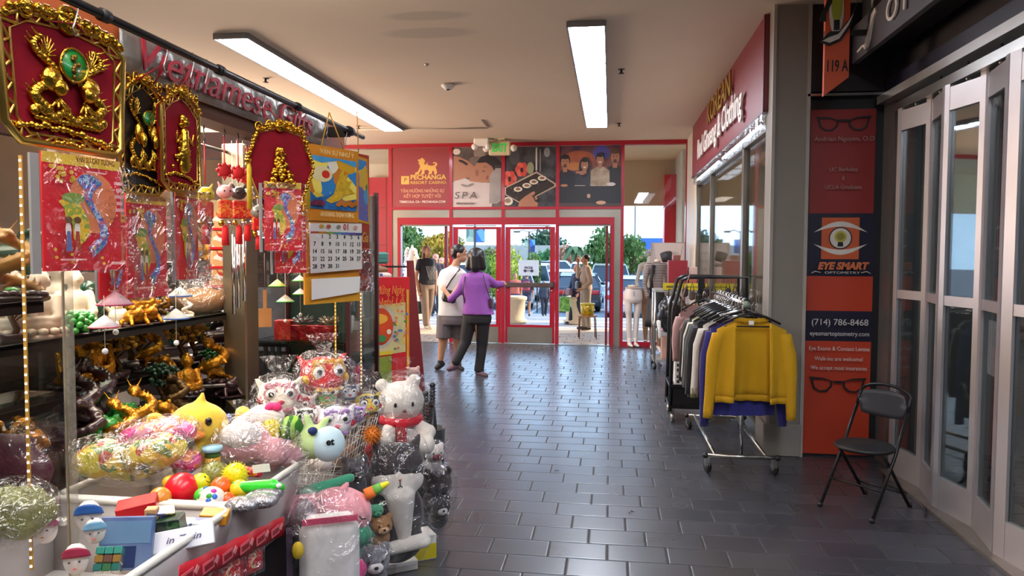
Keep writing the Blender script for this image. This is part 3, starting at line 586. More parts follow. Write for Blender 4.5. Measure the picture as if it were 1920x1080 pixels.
tag(MB().box(-4, 5, 0, 6, 0, 3.2).box(-1.5, 1, -.1, 0, 1.6, 2.6).build('low_building', mat('#3F6FB5', .6, var=.2), loc=(at(1232, 475, y=75).x, 75, 0)), 'low blue building at the far side of the car park', 'building')
tag(MB().box(-9, 9, 0, 5, 0, 2.6).build('low_building', mat('#B8B0A0', .7, var=.2, scale=1), loc=(-14, 90, 0)), 'long pale building far behind the car park', 'building')
# cars
def car(u, y, label, paint, rz=0, kind='sedan', s=1.0, x=None):
    p = at(u, 475, y=y); t = T('car', label, 'car', (p.x if x is None else x, y, GZ(y)+.005), rz)
    L_, Wd, H = (4.6, 1.8, 1.45) if kind == 'sedan' else (4.7, 1.9, 1.75); pm_ = mat(paint, .25, .3, var=.03, coat=.8)
    body = [(-L_/2, .35), (-L_/2, .75), (-L_/2+.1, .95), (-.9, 1.02), (L_/2-1.1, .98), (L_/2-.1, .80), (L_/2, .6), (L_/2, .3), (L_/2-.4, .22), (-L_/2+.3, .22)]
    cab = [(-1.7 if kind == 'sedan' else -2.15, .95), (-1.15 if kind == 'sedan' else -1.95, H-.08), (-.7, H), (.35, H), (1.25, .96)]
    def loft(poly, w0, w1, z0, z1):
        return [[(px_, sd_*(w0+(w1-w0)*max(0, min(1, (pz-z0)/(z1-z0)))), pz) for px_, pz in poly] for sd_ in (-1, 1)]
    b = MB(); r0, r1 = loft(body, Wd/2*.97, Wd/2, .2, .8); b.rings([r0, r1], True, False)
    b.build('body', pm_, t); b = MB(); r0, r1 = loft(cab, Wd/2*.95, Wd/2*.76, .95, H); b.rings([r0, r1], True, False); b.build('cabin', mat('#2A3A46', .12, .2, var=.2, scale=1, coat=.6), t)
    b = MB(); r0, r1 = loft([(cab[1][0]-.05, H-.09), (-.7, H+.01), (.35, H+.01), (.55, H-.1)], Wd/2*.8, Wd/2*.77, .95, H); b.rings([r0, r1], True, False)
    for sd_ in (-1, 1):
        for (x0, x1) in ((cab[0][0], cab[1][0]), (-.25, -.3), (1.25, .4)): b.bx(((x0+x1)/2, sd_*Wd/2*.875, (.95+H)/2), (.07, .04, math.hypot(x1-x0, H-.98)), (sd_*.28, math.atan2(x1-x0, H-.95), 0))
    b.build('roof', pm_, t)
    for x_ in (-1.4, 1.4):
        for sd_ in (-1, 1):
            wl = MB().lathe([(0, -.1), (.25, -.11), (.33, -.08), (.33, .08), (.25, .11), (0, .1)], (x_, sd_*(Wd/2-.1), .33), 20, rot=(PI/2, 0, 0)).build('wheel', BLKP, t)
            MB().lathe([(0, -.02), (.2, -.02), (.2, .02), (0, .03)], (x_, sd_*(Wd/2+.01), .33), 12, rot=(-sd_*PI/2, 0, 0)).build('hubcap', STEEL, wl)
    for sd_ in (-1, 1):
        MB().bx((-L_/2-.0, sd_*(Wd/2-.25), .78), (.12, .42, .16), bev=.03).build('tail_light', mat('#B0101C', .2, coat=.6, emit=.15), t); MB().bx((L_/2-.05, sd_*(Wd/2-.25), .68), (.14, .36, .14), bev=.03).build('headlight', CHROME, t)
        MB().ball((.95, sd_*(Wd/2+.08), 1.0), (.08, .1, .07), 8, 6).build('side_mirror', pm_, t)
    MB().box(-L_/2-.01, -L_/2, -.26, .26, .55, .68).build('number_plate', WHT, t); MB().bx((-L_/2-.02, 0, .38), (.12, Wd*.95, .2), bev=.04).bx((L_/2+.0, 0, .38), (.12, Wd*.95, .2), bev=.04).build('bumper', pm_, t)
    return t
for u, y, c_, r_, kd, lb in ((1086, 30, '#23262E', PI/2, 'sedan', 'black sedan with red tail lights behind the standing man'), (1144, 36, '#C9D6DE', PI/2, 'suv', 'pale tall wagon behind the black sedan, to its right'),
    (1058, 36.5, '#D5DDE2', PI/2, 'sedan', 'white sedan behind the black one, to its left'), (1100, 43, '#B5C6D2', PI/2, 'suv', 'silver van in the second row straight behind the black sedan'), (1000, 43.5, '#34465E', PI/2, 'sedan', 'dark blue sedan beyond the notice board'),
    (1003, 36.3, '#D5D9DC', PI/2, 'suv', 'white tall car behind the walking person in a hood'), (952, 31, '#D9DDE0', PI/2+.2, 'suv', 'white car at the left edge of the right door glass'), (893, 37, '#D0D8E0', PI/2, 'suv', 'white pickup sized car behind the woman in purple'),
    (765, 33, '#3E6FA8', .1, 'sedan', 'blue car behind the horse statue'), (762, 24, '#D3DBE2', .1, 'sedan', 'white sedan low in the left doorway'), (1240, 33, '#A9BDCB', PI/2, 'suv', 'grey-blue car behind the white sign board'),
    (1192, 27, '#AFC8DA', PI/2-.1, 'sedan', 'light blue car parked outside the right window'), (1050, 50, '#DDE3E8', 0, 'suv', 'white car far back in the right doorway'), (1150, 56, '#9AB0C0', 0, 'sedan', 'blue-grey car far back near the right window post')):
    car(u, y, lb, c_, r_, kd)
# planters / bollards
for u, v, lb in ((963, 605, 'cream stone bollard behind the right door glass'), (1082, 606, 'cream stone bollard behind the woman with the green bag')):
    p = at(u, v, z=0); t = T('bollard', lb, 'bollard', p); MB().lathe([(0, 0), (.30, 0), (.32, .06), (.25, .1), (.27, .5), (.31, .54), (.31, .6), (.24, .62), (0, .60)], n=24).build('body', mat('#DCC9A8', .8, var=.1, bump=.1, bscale=80), t)
# stool with yellow tub
p = at(1101, 634, z=0); st = T('metal_stool', 'thin-legged brown metal stool just outside the right doorway', 'stool', p, .1)
b = MB()
for sx in (-1, 1):
    for sy in (-1, 1): MB().tube([(sx*.16, sy*.16, 0), (sx*.145, sy*.145, .38), (sx*.11, sy*.11, .415)], .011).build('leg', mat('#7A4A34', .35, .6), st)
MB().lathe([(0, .41), (.19, .41), (.2, .425), (.18, .44), (0, .44)], n=24).build('seat', mat('#B07A4A', .5), st)
tb = T('tub', 'yellow printed tub standing on the metal stool', 'tub', (p.x, p.y, .44)); MB().lathe([(0, 0), (.115, 0), (.13, .2), (0, .2)], n=24).build('body', confetti(['#D9B41E', '#C8A012', '#E8CC50', '#8A7A1A'], 26), tb); MB().lathe([(0, .2), (.138, .2), (.138, .225), (0, .23)], n=24).build('lid', mat('#E0C94A', .4), tb)
# horse statue on the lawn side: head and neck
p = at(777, 475, y=17.2); hs = T('horse_statue', 'white and gold horse head statue at the left doorway', 'statue', (p.x-.05, 17.2, 0))
b = MB().cap((0, 0, .2), (-.04, 0, .9), .3, .22).cap((-.04, 0, .9), (.0, 0, 1.45), .22, .13).cap((.0, 0, 1.45), (.02, 0, 1.62), .13, .11).cap((.02, 0, 1.6), (.17, 0, 1.32), .10, .065).cap((.17, 0, 1.32), (.2, 0, 1.26), .068, .06).cap((-.01, .04, 1.68), (-.0, .05, 1.8), .035, .012).cap((-.01, -.04, 1.68), (-.0, -.05, 1.8), .035, .012).cyl((0, 0, 0), (0, 0, .3), .34, .3)
blob(b, 'body', mat('#E9D9B8', .4, var=.15, coat=.3), hs, .02, 3)
b = MB()
for k in range(9): b.cap((-.12-.02*math.sin(k), 0, 1.7-k*.08), (-.2, .02*(-1)**k, 1.6-k*.08), .045, .012, 6)
b.build('mane', mat('#F2EBDC', .5), hs)
for sd_ in (-1, 1): MB().ball((.07, sd_*.085, 1.55), .018, 8, 6).build('eye', BLKP, hs)
# notice board standing outside behind the door glass
q = at(991, 505, y=19.5); nb = T('notice_board', 'white notice board with a dark barbell shaped logo seen through the door', 'sign', (q.x, 19.5, 0))
MB().box(-.27, .27, 0, .03, 1.0, 1.42).build('board', mat('#D9D6D0', .6), nb); MB().box(-.25, -.22, .0, .03, 0, 1.0).box(.22, .25, 0, .03, 0, 1.0).build('stand', BLK, nb)
f = MB()
for k in (-1, 1): f.prism(ell(k*.09, 1.13, .045, .04, 14), -.004, 0)
f.box(-.09, .09, -.005, 0, 1.12, 1.14).build('logo', P('#3A3A3E'), nb); text('PICHI', .09, nb, (0, -.004, 1.21), mt=P('#3A3A3E'), bold=.004)
# ---------------- gift stall: frame, hanging goods ----------------
def dp(u, d, v=None, z=None):
    """point at optical distance d under pixel column u, at row v or height z"""
    p = CM @ V(((u-960)/FPX*d, (540-(475 if v is None else v))/FPX*d, -d)); return V((p.x, p.y, z if z is not None else p.z))
def seg(uL, dL, uR, dR):
    a, b = dp(uL, dL), dp(uR, dR); d = b-a; return a, math.atan2(d.y, d.x), math.hypot(d.x, d.y)
ORG = mat('#B85A28', .6, var=.1, scale=3); BRN = mat('#5A3524', .5, var=.15); FOIL = mat('#A9A49C', .32, .55, var=.45, scale=7, bump=.8, bscale=9, dist=1.2)
sf = T('stall_fascia', 'long orange fascia board along the top of the gift stall', 'fascia', (-1.56, 2.2, 2.1))
MB().box(-.05, .05, -2.0, 1.84, .05, .20).box(-.05, .05, -2.0, .0, -.02, .05).build('board', ORG, sf)
MB().box(-.06, .055, -2.0, 1.84, -.0, .05).build('lower_rail', BRN, sf)
MB().box(-1.2, -.05, 1.78, 1.84, .04, .19).box(-1.25, -1.2, -2, 1.84, .04, .16).build('side_board', BRN, sf)
bn = T('banner', 'wrinkled silver foil banner reading Vietnamese Gifts in red script', 'banner', (-1.495, 2.08, 2.15))
MB().grid(lambda a, b: (.004*math.sin(a*40)*math.sin(b*5)+.006, a*1.62, b*.155), 60, 4, .002).build('cloth', FOIL, bn)
rs = mat('#A8142C', .5, var=.1)
text('Vietnamese', .165, bn, (.016, .51, .080), (PI/2, 0, PI/2), rs, shear=.35, bold=.0, ex=.003, fit=.90, res=4); text('Gifts', .165, bn, (.016, 1.23, .075), (PI/2, 0, PI/2), rs, shear=.35, bold=.001, ex=.004, fit=.36, res=4)
rd = T('hanging_rod', 'long black rod above the stall holding all the S-hooks', 'rod', (-1.38, 0, 2.245))
MB().cyl((0, .5, 0), (0, 3.98, 0), .0125).build('pole', BLKP, rd); MB().cyl((0, 3.74, 0), (0, 3.79, 0), .024).box(-.13, 0, 3.74, 3.78, -.03, .02).build('clamp', BLK, rd)
for y_ in (1.85, 2.45, 3.1): MB().cyl((0, y_, 0), (0, y_+.03, 0), .018).build('collar', BLK, rd)
def shook(p, s=.05, r=.0022, mt=None):
    o = MB().tube([(-.0, -s*.28, .72*s), (0, -s*.2, s), (0, 0, 1.1*s), (0, s*.22, s*.9), (0, s*.1, s*.4), (0, -s*.1, -s*.2), (0, -s*.3, -s*.6), (0, -s*.1, -s*.95), (0, s*.15, -s*.8)], r, 6).build('s_hook', mt or STEEL, loc=p)
    return o
VEL = mat('#84091C', .8, var=.2, scale=18, spec=.2)
def relief(b, pts, r):
    for p in pts: b.ball(p, r*random.uniform(.7, 1.3), 6, 4)
def ornate(w, h, dens, kind):
    """gilt relief in the local yz plane (y across, z up, x outwards)"""
    b = MB(); rnd = random.Random(kind*7+1)
    if kind == 0:   # two beasts flanking an oval, on clouds
        for sgn in (-1, 1):
            for k in range(26):
                t = k/25; y = sgn*(w*.20+w*.10*math.sin(t*9)); z = -h*.22+t*h*.56; b.ball((.012, y, z), w*(.05-.025*t), 7, 5)
                if k % 2: b.cap((.015, y+sgn*w*.02, z), (.022, y+sgn*w*(.07+.03*rnd.random()), z+h*.04), w*.013, w*.004, 6)
            b.ball((.02, sgn*w*.17, h*.02), (w*.05, w*.09, h*.10), 10, 8); b.ball((.03, sgn*w*.13, -h*.04), (w*.05, w*.06, h*.07), 8, 6)
            for k in range(9): a = k/8*PI; b.cap((.015, sgn*w*.2, h*.20), (.02, sgn*w*.2+math.cos(a)*w*.075, h*.22+math.sin(a)*h*.13), w*.012, w*.004, 6)
            for k in range(4): b.cap((.02, sgn*w*.12, -h*.12), (.03, sgn*w*(.05+.05*k), -h*.20), w*.018, w*.01, 6)
        for k in range(22): t = k/21; b.ball((.014, (t-.5)*w*.62, -h*.25+h*.03*math.sin(t*19)), (w*.03, w*.038, h*.045), 8, 6)
        for k in range(16): b.ball((.01, (k/15-.5)*w*.56, -h*.30), w*.025, 7, 5)
    elif kind == 1:  # tall standing figure
        for k in range(60): t = rnd.random(); b.ball((.012, rnd.gauss(0, .075)*w*(1.4-t), -h*.30+t*h*.56), w*rnd.uniform(.025, .06), 7, 5)
        b.cap((.01, 0, -h*.28), (.015, 0, h*.1), w*.11, w*.07); b.ball((.02, 0, h*.2), w*.06, 10, 8)
        for sgn in (-1, 1): b.cap((.015, sgn*w*.05, h*.08), (.02, sgn*w*.2, -h*.02), w*.03, w*.02); b.cap((.015, sgn*w*.2, -h*.02), (.02, sgn*w*.22, h*.09), w*.02, w*.012)
    else:            # heaped pyramid of figures
        for k in range(90):
            t = rnd.random()**1.3; b.ball((.014+.02*(1-t), rnd.uniform(-1, 1)*w*.24*(1-t*.8), -h*.22+t*h*.46), w*rnd.uniform(.022, .05), 7, 5)
        b.ball((.03, 0, h*.2), w*.045, 8, 6)
    return b
def garland(b, pts, r, rnd):
    for p, q in zip(pts, pts[1:]):
        n_ = max(1, int((V(q)-V(p)).length/(r*1.1)))
        for k in range(n_): c = V(p).lerp(V(q), k/n_); b.ball(c+V((rnd.uniform(0, r*.6), rnd.uniform(-r, r)*.3, rnd.uniform(-r, r)*.5)), r*rnd.uniform(.7, 1.1), 7, 5)
def plaque(label, loc, rz, w, h, style):
    """rz turns a board whose face looks along local +x; y runs across, z=0 is its centre"""
    t = T('gilt_plaque', label, 'wall plaque', loc, rz, 'gilt hanging plaques on the rod'); rnd = random.Random(style+3)
    if style == 0: out = [(-.5, .36), (-.46, -.34), (-.36, -.46), (.40, -.46), (.46, -.40), (.5, .36), (.36, .46), (0, .5), (-.36, .46)]
    elif style == 3: out = [(-.5, .02), (-.32, .40), (0, .48), (.32, .40), (.5, .02), (.26, -.48), (-.26, -.48)]
    else: out = [(-.45, .30), (-.45, -.42), (-.3, -.5), (.3, -.5), (.45, -.42), (.45, .30), (.25, .42), (0, .5), (-.25, .42)]
    out = [(a*w, c*h) for a, c in out]; base = VEL if style != 1 else mat('#141012', .3, var=.2)
    MB().prism(out, -.012, .004, 'yz').build('velvet_board', base, t)
    fr_ = MB(); loop = [(.004, a, c) for a, c in out]
    if style != 3:
        fr_.tube(loop, w*.028, 8, True); inn = [(.006, a*.84, c*.86) for a, c in out]; fr_.tube(inn, w*.01, 6, True)
        for (x, a, c), (x2, a2, c2) in zip(loop, loop[1:]+loop[:1]):   # pierced lattice between the two rims
            n_ = max(2, int(math.hypot(a2-a, c2-c)/(w*.075)))
            for k in range(n_):
                p = (a+(a2-a)*k/n_, c+(c2-c)*k/n_); q = (a+(a2-a)*(k+1)/n_, c+(c2-c)*(k+1)/n_); s0 = (.86 if k % 2 else 1); s1 = (1 if k % 2 else .86)
                fr_.cap((.006, p[0]*s0, p[1]*s0), (.006, q[0]*s1, q[1]*s1), w*.012, None, 6)
    fr_.tube([(.004, a, c) for a, c in out if 1], w*.018, 6, True)
    fr_.build('gilt_frame', mat('#DDB35A', .3, 1, var=.2, scale=8), t)
    b = MB(); tops = [p for p in out if p[1] > h*.25]; tops.sort(); garland(b, [(.012, a, c+h*.03) for a, c in tops], w*.03, rnd)
    if style == 3: garland(b, [(.012, a*1.0, c+h*.03) for a, c in [(-w*.5, h*.04), (-w*.32, h*.42), (0, h*.52), (w*.32, h*.42), (w*.5, h*.04)]], w*.042, rnd); garland(b, [(.012, w*.5, h*.02), (.012, w*.27, -h*.46)], w*.03, rnd)
    for sgn in (-1, 1):
        for k in range(2): b.tube([(.012, sgn*w*(.16+.16*k)+w*.05*math.cos(a), h*(.50-.03*k)+h*.05*math.sin(a)) for a in [j*PI/5 for j in range(11)]], w*.014, 6); b.ball((.015, sgn*w*(.16+.16*k), h*(.5-.03*k)), w*.03, 8, 6)
    b.lathe([(0, -.008), (w*.09, -.006), (w*.10, .0), (w*.09, .010), (0, .012)], (.012, 0, h*.5), 20, rot=(0, PI/2, 0))
    for k in range(14): b.ball((.026, w*.06*math.cos(k*.9)*(k % 3+1)/3, h*.5+w*.06*math.sin(k*.9)*(k % 3+1)/3), w*.014, 6, 4)
    b.build('crest', GOLD, t)
    ornate(w*.9, h*.92, 1, {0: 0, 1: 0, 2: 1, 3: 2}[style]).build('gilt_relief', GOLD, t)
    if style in (0, 1):
        g_ = MB().lathe([(0, 0), (w*.105, 0), (w*.105, .008), (0, .012)], (.022, 0, h*.16), 6 if 0 else 20, rot=(0, PI/2, 0)).build('green_oval', mat('#0E7A32', .35, coat=.3), t); g_['label'] = 'green oval medallion'
        MB().tube([(.03, w*.108*math.cos(a), h*.16+w*.108*math.sin(a)) for a in [k*PI/12 for k in range(24)]], w*.01, 6, True).build('beaded_rim', GOLD, t)
        b = MB()
        for k in range(14): b.ball((.034, rnd.gauss(0, w*.02), h*.16+rnd.gauss(0, w*.05)), w*.016, 6, 4)
        b.build('medallion_relief', mat('#7A5A20', .4, .8), t)
    b = MB(); garland(b, [(.008, -w*.38, -h*.36), (.01, -w*.2, -h*.33), (.01, 0, -h*.345), (.01, w*.2, -h*.37), (.008, w*.40, -h*.42)], w*.024, rnd); garland(b, [(.01, -w*.12, -h*.43), (.01, w*.12, -h*.44)], w*.02, rnd)
    b.build('garland', GOLD, t)
    return t
def strings(name, label, p, q, top, cat='cord', mt=None, r=.0022):
    o = MB().tube([p, top], r, 5).tube([q, top], r, 5).build(name, mt or mat('#B01828', .6)); return tag(o, label, cat)
plq = []
def hangplaque(label, uL, dL, uR, dR, vT, vB, style, extra):
    a, an, w = seg(uL, dL, uR, dR); b = dp(uR, dR); c = (a+b)/2; dm = (dL+dR)/2; zt = dp((uL+uR)/2, dm, vT).z; zb = dp((uL+uR)/2, dm, vB).z
    t = plaque(label, (c.x, c.y, (zt+zb)/2), an-PI/2, w, (zt-zb)*.97, style)
    # its two cords run up to hooks on the rod
    top = V((-1.38, c.y, 2.19)); M_ = Matrix.Translation(t.location) @ Matrix.Rotation(an-PI/2, 4, 'Z'); h = (zt-zb)*.97
    l1 = M_.inverted() @ top
    MB().tube([(0, -w*.2, h*.44), l1], .0025, 5).tube([(0, w*.2, h*.44), l1], .0025, 5).build('hanging_cord', mat('#A01424', .6), t)
    tag(shook(top+V((0, 0, .015))), 'wire S-hook carrying the '+extra, 's-hook', 's-hooks on the black rod'); return t, M_, w, h
hangplaque('largest gilt plaque with crimson velvet, two dragons and green oval', 3, 1.74, 234, 2.12, 42, 292, 0, 'largest crimson and gold plaque')
hangplaque('black gilt plaque with green oval, half hidden by the largest plaque', 222, 2.22, 314, 2.42, 150, 368, 1, 'black gilt plaque')
hangplaque('narrow red plaque with one standing gold figure', 300, 2.34, 378, 2.58, 172, 362, 2, 'narrow red plaque')
hangplaque('red fan shaped plaque with heaped gold figures behind the orange calendars', 463, 2.88, 587, 3.02, 236, 398, 3, 'red fan shaped plaque')
# calendar block cards in film: red cards with a map of Vietnam
REDC = mat('#D01E2A', .45, var=.12, scale=6)
VN = [(.42, .98), (.55, 1.0), (.70, .97), (.80, .90), (.72, .86), (.64, .80), (.60, .72), (.66, .62), (.76, .52), (.86, .42), (.90, .30), (.86, .18), (.74, .10), (.62, .03), (.58, .0), (.58, .08), (.52, .14), (.62, .20), (.74, .26), (.74, .36), (.70, .46), (.62, .54), (.52, .64), (.46, .72), (.50, .80), (.40, .86), (.34, .92)]
LAO = [(.10, .66), (.30, .72), (.46, .70), (.60, .56), (.70, .44), (.72, .30), (.62, .20), (.50, .14), (.38, .22), (.36, .40), (.24, .46), (.20, .58)]
def card(label, uL, dL, uR, dR, vT, vB, film=.2, text_=None, grp='red calendar cards under the plaques'):
    a, an, w = seg(uL, dL, uR, dR); zt = dp(uL, dL, vT).z; zb = dp(uL, dL, vB).z; h = zt-zb
    t = T('calendar_card', label, 'calendar card', (a.x, a.y, zb), an, grp)
    MB().box(0, w, 0, .006, 0, h).build('card', REDC, t); f = Flat(w, h)
    yl = mat('#D9B02E', .5, var=.3, scale=20); f.p(yl, [(0, .91), (1, .91), (1, 1), (0, 1)])
    f.e(mat('#D87A4E', .5, var=.1), .62, .6, .32, .27); f.p(confetti(['#D9A81E', '#E0B432', '#C8B040', '#8FA03A'], 60), [(.12+.62*x, .12+.72*z) for x, z in LAO]); f.e(mat('#7F9A3A', .5, var=.3, scale=30), .36, .63, .14, .045)
    f.p(confetti(['#3B4FA0', '#5A6FB8', '#B85A7A', '#4A8A8A', '#6A5AA0', '#8FA8C8'], 70), [(.12+.72*x+.04, .10+.75*z) for x, z in VN])
    rnd = random.Random(len(label))
    for k in range(14): f.e(yl, .06+.3*rnd.random(), .76+.12*rnd.random(), .028, .02, 6)
    for k in range(8): f.e(yl, .06+.85*rnd.random(), .04+.16*rnd.random(), .022, .014, 6)
    for sx_ in (.22, .32): f.e(mat('#E8DCD0', .5), sx_, .35, .035, .07, 10).p(mat('#A8442E', .5) if sx_ > .3 else mat('#5A6A9A', .5), [(sx_-.035, .17), (sx_+.04, .17), (sx_+.02, .34), (sx_-.02, .34)]).e(mat('#6A4A2A', .5), sx_, .435, .045, .03, 10)
    f.p(mat('#E8A8A0', .5, var=.4, scale=60), [(.10, .09), (.42, .09), (.42, .105), (.10, .105)]).p(mat('#E8A8A0', .5), [(.74, .05), (.94, .05), (.94, .075), (.74, .075)])
    for k in range(5): f.p(mat('#E0A0A0', .5), [(.80+.02*(k % 2), .80-k*.06), (.92-.02*(k % 2), .80-k*.06), (.92-.02*(k % 2), .77-k*.06), (.80+.02*(k % 2), .77-k*.06)])
    f.p(mat('#E0A0A0', .5), [(.42, .865), (.66, .865), (.66, .85), (.42, .85)])
    f.build('printed_map', None, t)
    text('VẠN SỰ CÁT TƯỜNG', w*.085, t, (w*.54, -.034, h*.952), mt=mat('#7A3A18', .5), bold=.0004, ex=.0003, res=2, fit=w*.5)
    MB().grid(lambda p, q: (-.14*w+p*w*1.18, -.046-.008*math.sin(p*9+q*4)*math.sin(q*7), -.02*h+q*h*1.0), 16, 16).build('film_sleeve', bagmat('sleeve_film%d' % int(film*100), film, scale=14), t)
    MB().box(-.14*w, -.01, -.004, .004, -.02*h, h*.97).build('grey_backing', mat('#8F8A88', .5, var=.1), t)
    return t
card('red map calendar card hanging under the largest plaque', 82, 1.83, 228, 2.06, 283, 509, .12)
card('red map calendar card half hidden, under the black plaque', 238, 2.28, 313, 2.44, 362, 560, .34)
card('red map calendar card in glossy crumpled film under the narrow plaque', 330, 2.46, 372, 2.60, 352, 525, .6)
card('red map calendar card lowest and nearest the shelf, beneath the big card', 186, 2.16, 236, 2.26, 400, 562, .2)
card('red map calendar card hanging under the fan shaped plaque', 497, 2.9, 566, 2.98, 340, 470, .12)
card('second red card peeking out below the one under the fan plaque', 516, 2.99, 574, 3.06, 392, 512, .1)
# wall calendar, January sheet
def seggy(label, name, uL, dL, uR, dR, vT, vB, rail):
    a, an, w = seg(uL, dL, uR, dR); zt = dp(uL, dL, vT).z; zb = dp(uL, dL, vB).z; t = T(name, label, 'calendar', (a.x, a.y, zb), an); return t, w, zt-zb
t, w, h = seggy('tall wall calendar with golden bird picture above a white January sheet', 'wall_calendar', 572, 3.25, 674, 3.55, 268, 572, 0)
MB().box(0, w, .004, .012, 0, h).build('backing', mat('#D98A1E', .5, var=.06), t); f = Flat(w, h)
OY = mat('#E0A028', .5, var=.05); f.p(OY, [(0, .0), (1, .0), (1, .17), (0, .17)])
f.p(confetti(['#E8C83A', '#2F7FC0', '#D9A01E', '#E8E0C8', '#F0D860', '#C8781E'], 12), [(.05, .60), (.94, .60), (.94, .93), (.05, .93)])
f.p(mat('#2A7AC4', .5, var=.4, scale=20, h2='#0E4A7A'), [(.05, .60), (.94, .60), (.94, .68), (.7, .66), (.5, .70), (.2, .67), (.05, .72)]).p(mat('#4FA8E0', .5, var=.3), [(.05, .93), (.94, .93), (.94, .89), (.6, .92), (.3, .89), (.05, .91)])
f.e(mat('#E8D8A0', .5, var=.1), .3, .82, .18, .05).e(mat('#D8301E', .5), .36, .82, .07, .025)
f.p(mat('#E0B42A', .4, var=.4, scale=40), [(.35, .655), (.5, .70), (.55, .76), (.62, .84), (.72, .88), (.68, .82), (.78, .85), (.74, .79), (.86, .80), (.78, .75), (.9, .72), (.72, .70), (.6, .66), (.45, .64)])
for k in range(9): f.e(mat('#C8761E', .5, var=.3), .58+.04*k, .635+.01*(k % 3), .05, .014, 8)
for k in range(7): f.e(mat('#7A2A4A', .5, var=.3), .1+.03*k, .63+.01*(k % 2), .035, .014, 8)
f.p(mat('#D9D4CC', .5, var=.03), [(.04, .195), (.99, .215), (.99, .52), (.02, .505)]).p(mat('#EDEAE4', .5, var=.02), [(.05, .03), (.93, .06), (.95, .165), (.05, .16)])
for k, c_ in enumerate(('#C85A3A', '#D08A3A', '#8AA04A', '#4A8A9A', '#4A6AB0', '#5A4A9A', '#3A3A7A')): f.p(mat(c_, .5), [(.04+.135*k, .442), (.04+.135*(k+1), .444), (.04+.135*(k+1), .457), (.04+.135*k, .455)])
for k, c_ in enumerate(('#D9B03A', '#C85A3A', '#8A8A7A', '#E0A08A')): f.e(mat(c_, .5, var=.4, scale=60), (.22, .34, .52, .84)[k], .49, .04, .012, 10)
dk = mat('#2A2A30', .5)
f.build('printed_sheet', None, t)
for k in range(31):
    c_, r_ = (k+1) % 7, (k+1)//7
    text(str(k+1), .027, t, (w*(.105+.135*c_), -.022, h*(.425-.047*r_)), mt=dk, ex=.0003, bold=.0004, res=2, name='numeral')
text('01', .04, t, (w*.68, -.022, h*.489), mt=mat('#B83A3A', .5), ex=.0003, bold=.001, res=2, name='numeral')
for tx, z_ in (('VẠN SỰ NHƯ Ý', .955), ('AN KHANG THỊNH VƯỢNG', .565)): text(tx, .03, t, (w*.5, -.03, h*z_), mt=mat('#F0DCA0', .4), ex=.0004, res=2, fit=w*.62)
MB().tube([(w*.3, 0, h), (w*.5, .02, h+.16)], .003, 5).tube([(w*.7, 0, h), (w*.5, .02, h+.16)], .003, 5).build('hanging_cord', mat('#D9A030', .6), t)
b = MB()
for k in range(26): b.tube([(w*(.03+.037*k)+.004*math.cos(a), .0+.007*math.sin(a), h*.522+.002*math.sin(a)) for a in (0, 1.3, 2.6, 3.9, 5.2)], .001, 4, True)
b.build('wire_binding', BLK, t)
t, w, h = seggy('orange and blue poster calendar lettered Tân Gia behind the January calendar', 'wall_calendar', 651, 3.72, 694, 3.90, 284, 548, 0)
MB().box(0, w, .004, .012, 0, h).build('backing', mat('#B83A1E', .5, var=.1), t); f = Flat(w, h)
f.p(OY, [(.0, .52), (.97, .49), (.9, .97), (.02, .99)]).p(confetti(['#3A8AC8', '#6A6AB0', '#2A7A5A', '#D9B03A', '#7A5AA0', '#4AA0D0'], 14), [(.06, .54), (.92, .51), (.85, .95), (.06, .97)]).e(mat('#1E7A3A', .5, var=.4, scale=30), .2, .72, .16, .12).p(mat('#A8442E', .5), [(.05, .46), (.95, .44), (.95, .33), (.05, .35)])
f.build('printed_sheet', None, t); text('Tân Gia', .075, t, (w*.45, -.02, h*.39), mt=mat('#E0B050', .4), shear=.3, ex=.0005, fit=w*.6)
MB().box(w*.1, w*.85, -.03, -.012, .02, h*.3).build('calendar_pad', confetti(['#A8323A', '#C85A50', '#7A2A2A', '#D8B0A0'], 40), t); MB().grid(lambda p, q: (w*(.03+.85*p), -.04-.006*math.sin(p*8+q*9), h*(-.02+.33*q)), 8, 10).build('film_sleeve', bagmat('sleeve_film34', .34, scale=14), t)
MB().tube([(w*.5, 0, h), (w*.45, .0, h+.22)], .003, 5).build('hanging_cord', mat('#D9A030', .6), t)
for y_, lb in ((3.46, 'January calendar'), (3.72, 'poster calendar'), (2.38, 'string over the narrow red plaque'), (1.5, 'cord left of the largest plaque')): tag(shook((-1.38, y_, 2.205)), 'wire S-hook carrying the '+lb, 's-hook', 's-hooks on the black rod')
